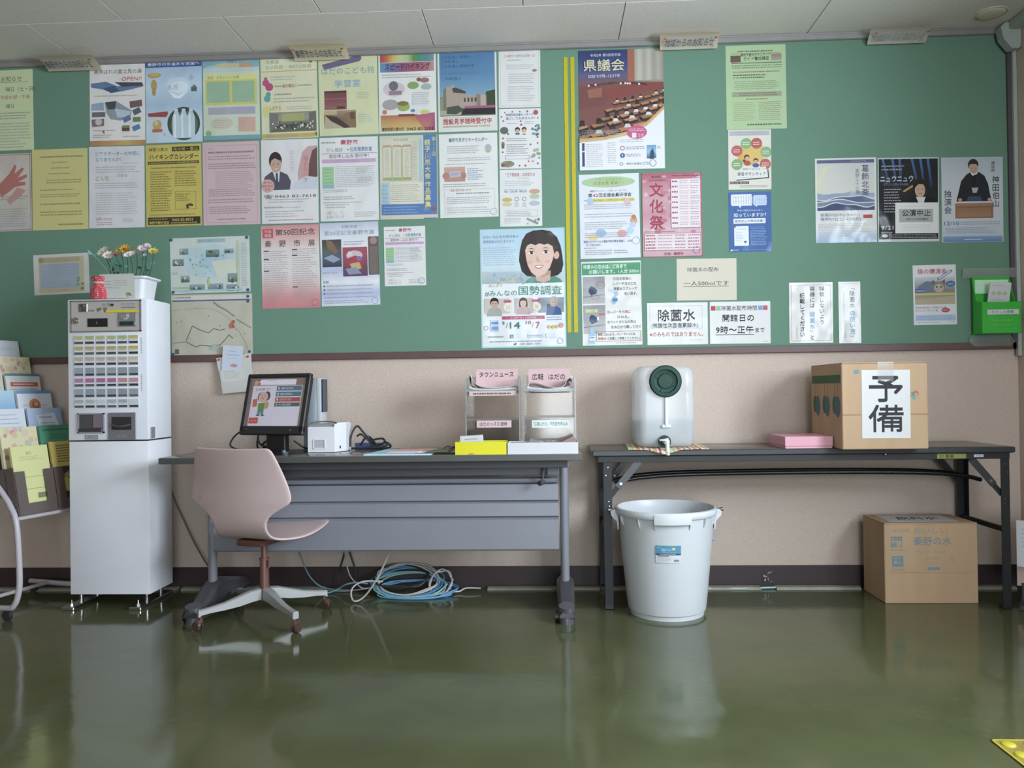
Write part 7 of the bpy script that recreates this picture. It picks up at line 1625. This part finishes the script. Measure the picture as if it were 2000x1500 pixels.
CT = mat_clear('clear_wrap', '#ffffff', .72, .12, '#c4ccc8')
obj('tape_band', bx(1.985, -.0205, 1.476, 2.236, -.0195, 1.522), CT, t)
bm = B(); prism_y(bm, [(2.008,1.180),(2.022,1.204),(2.20,1.204),(2.222,1.17),(2.20,1.150),(2.03,1.148),(2.014,1.164)], -.0225, -.0215); obj('bottom_tape', bm, CT, t)
s = Sheet(.098, .150, '#cfd0d4', t=.006); s.lines(14,8,70,12,1,'#77828f',.6,.1)
for x in (22,48,74): s.e(x,34,11,6,'#b8c48a',12)
s.lines(14,50,86,74,5,'#b4a8b4',.4,.3); s.lines(12,84,86,92,2,'#8aa4c4',.5,.1)
s.build('suggestion_form', PAPER, None, (2.124, -.062, 1.372), (.22, .03, 0), 'white suggestion forms standing in the green box', 'form')

# ------------------------------------------------------------------ sliver of a leaflet stand at the right edge
t = thing('leaflet_stand', 'pinkish board stand cut off by the right edge behind the table leg', 'stand', (2.09, -.42, 0))
bm = B(); box(bm, 0, -.006, .085, .24, .006, .345, .002, 1, Matrix.Translation((2.035, -.325, 0)) @ Matrix.Rotation(-.55, 4, 'Z') @ Matrix.Rotation(-.06, 4, 'X'))
obj('board', bm, mat('pinkish_board', '#bfa79f', .6), t)
bm = B(); box(bm, .01, -.10, 0, .04, .10, .02, .002, 1, Matrix.Translation((2.035, -.325, 0)) @ Matrix.Rotation(-.55, 4, 'Z')); box(bm, .20, -.10, 0, .23, .10, .02, .002, 1, Matrix.Translation((2.035, -.325, 0)) @ Matrix.Rotation(-.55, 4, 'Z'))
box(bm, .018, -.008, .018, .032, .008, .10, 0, 1, Matrix.Translation((2.035, -.325, 0)) @ Matrix.Rotation(-.55, 4, 'Z')); box(bm, .208, -.008, .018, .222, .008, .10, 0, 1, Matrix.Translation((2.035, -.325, 0)) @ Matrix.Rotation(-.55, 4, 'Z'))
obj('stand_foot', bm, mat('dark_stand_foot', '#3b3538', .5), t)
s = Sheet(.21, .20, '#d6dade', t=.004); s.lines(10,14,90,60,5,'#b4bcc4',.3,.3)
o = s.build('hanging_leaflet', PAPER, None, (0,0,0), (0,0,0), 'white leaflet on the pinkish stand at the right edge', 'leaflet')
o.matrix_world = Matrix.Translation((2.035, -.325, 0)) @ Matrix.Rotation(-.55, 4, 'Z') @ Matrix.Translation((.107, -.024, .275))

# ------------------------------------------------------------------ tactile floor tile
t = thing('tactile_tile', 'yellow tactile floor tile with raised domes in the bottom right corner', 'tile', (1.335, -1.823, 0))
YT = mat('yellow_tactile', '#b7ab34', .45, noise=.08, nscale=30)
bm = bx(1.185, -1.973, 0, 1.485, -1.673, .003, .001); obj('tile_base', bm, mat('yellow_tile_base', '#8a7a3a', .5, noise=.25, nscale=14), t)
dome = None
bmr = B(); lathe(bmr, [(.0185,0),(.0175,.0025),(.013,.0045),(0,.005)], 20)
for i in range(5):
    for j in range(5):
        x, y = 1.185+.030+.060*i, -1.673-.030-.060*j
        if dome is None:
            for v in bmr.verts: v.co += Vector((0,0,.003))
            for v in bmr.verts: v.co += ORIG[t]
            dome = obj('dome', bmr, YT, t, smooth=60); dd = dome
        else:
            dd = dome.copy(); COL.objects.link(dd); dd.parent = t
        dd.location = Vector((x, y, 0)) - ORIG[t]
bm = B()
for a in ((1.185,-1.973,1.189,-1.673),(1.481,-1.973,1.485,-1.673),(1.185,-1.677,1.485,-1.673),(1.185,-1.973,1.485,-1.969)): box(bm, a[0], a[1], .003, a[2], a[3], .0045)
obj('tile_edge', bm, YT, t)
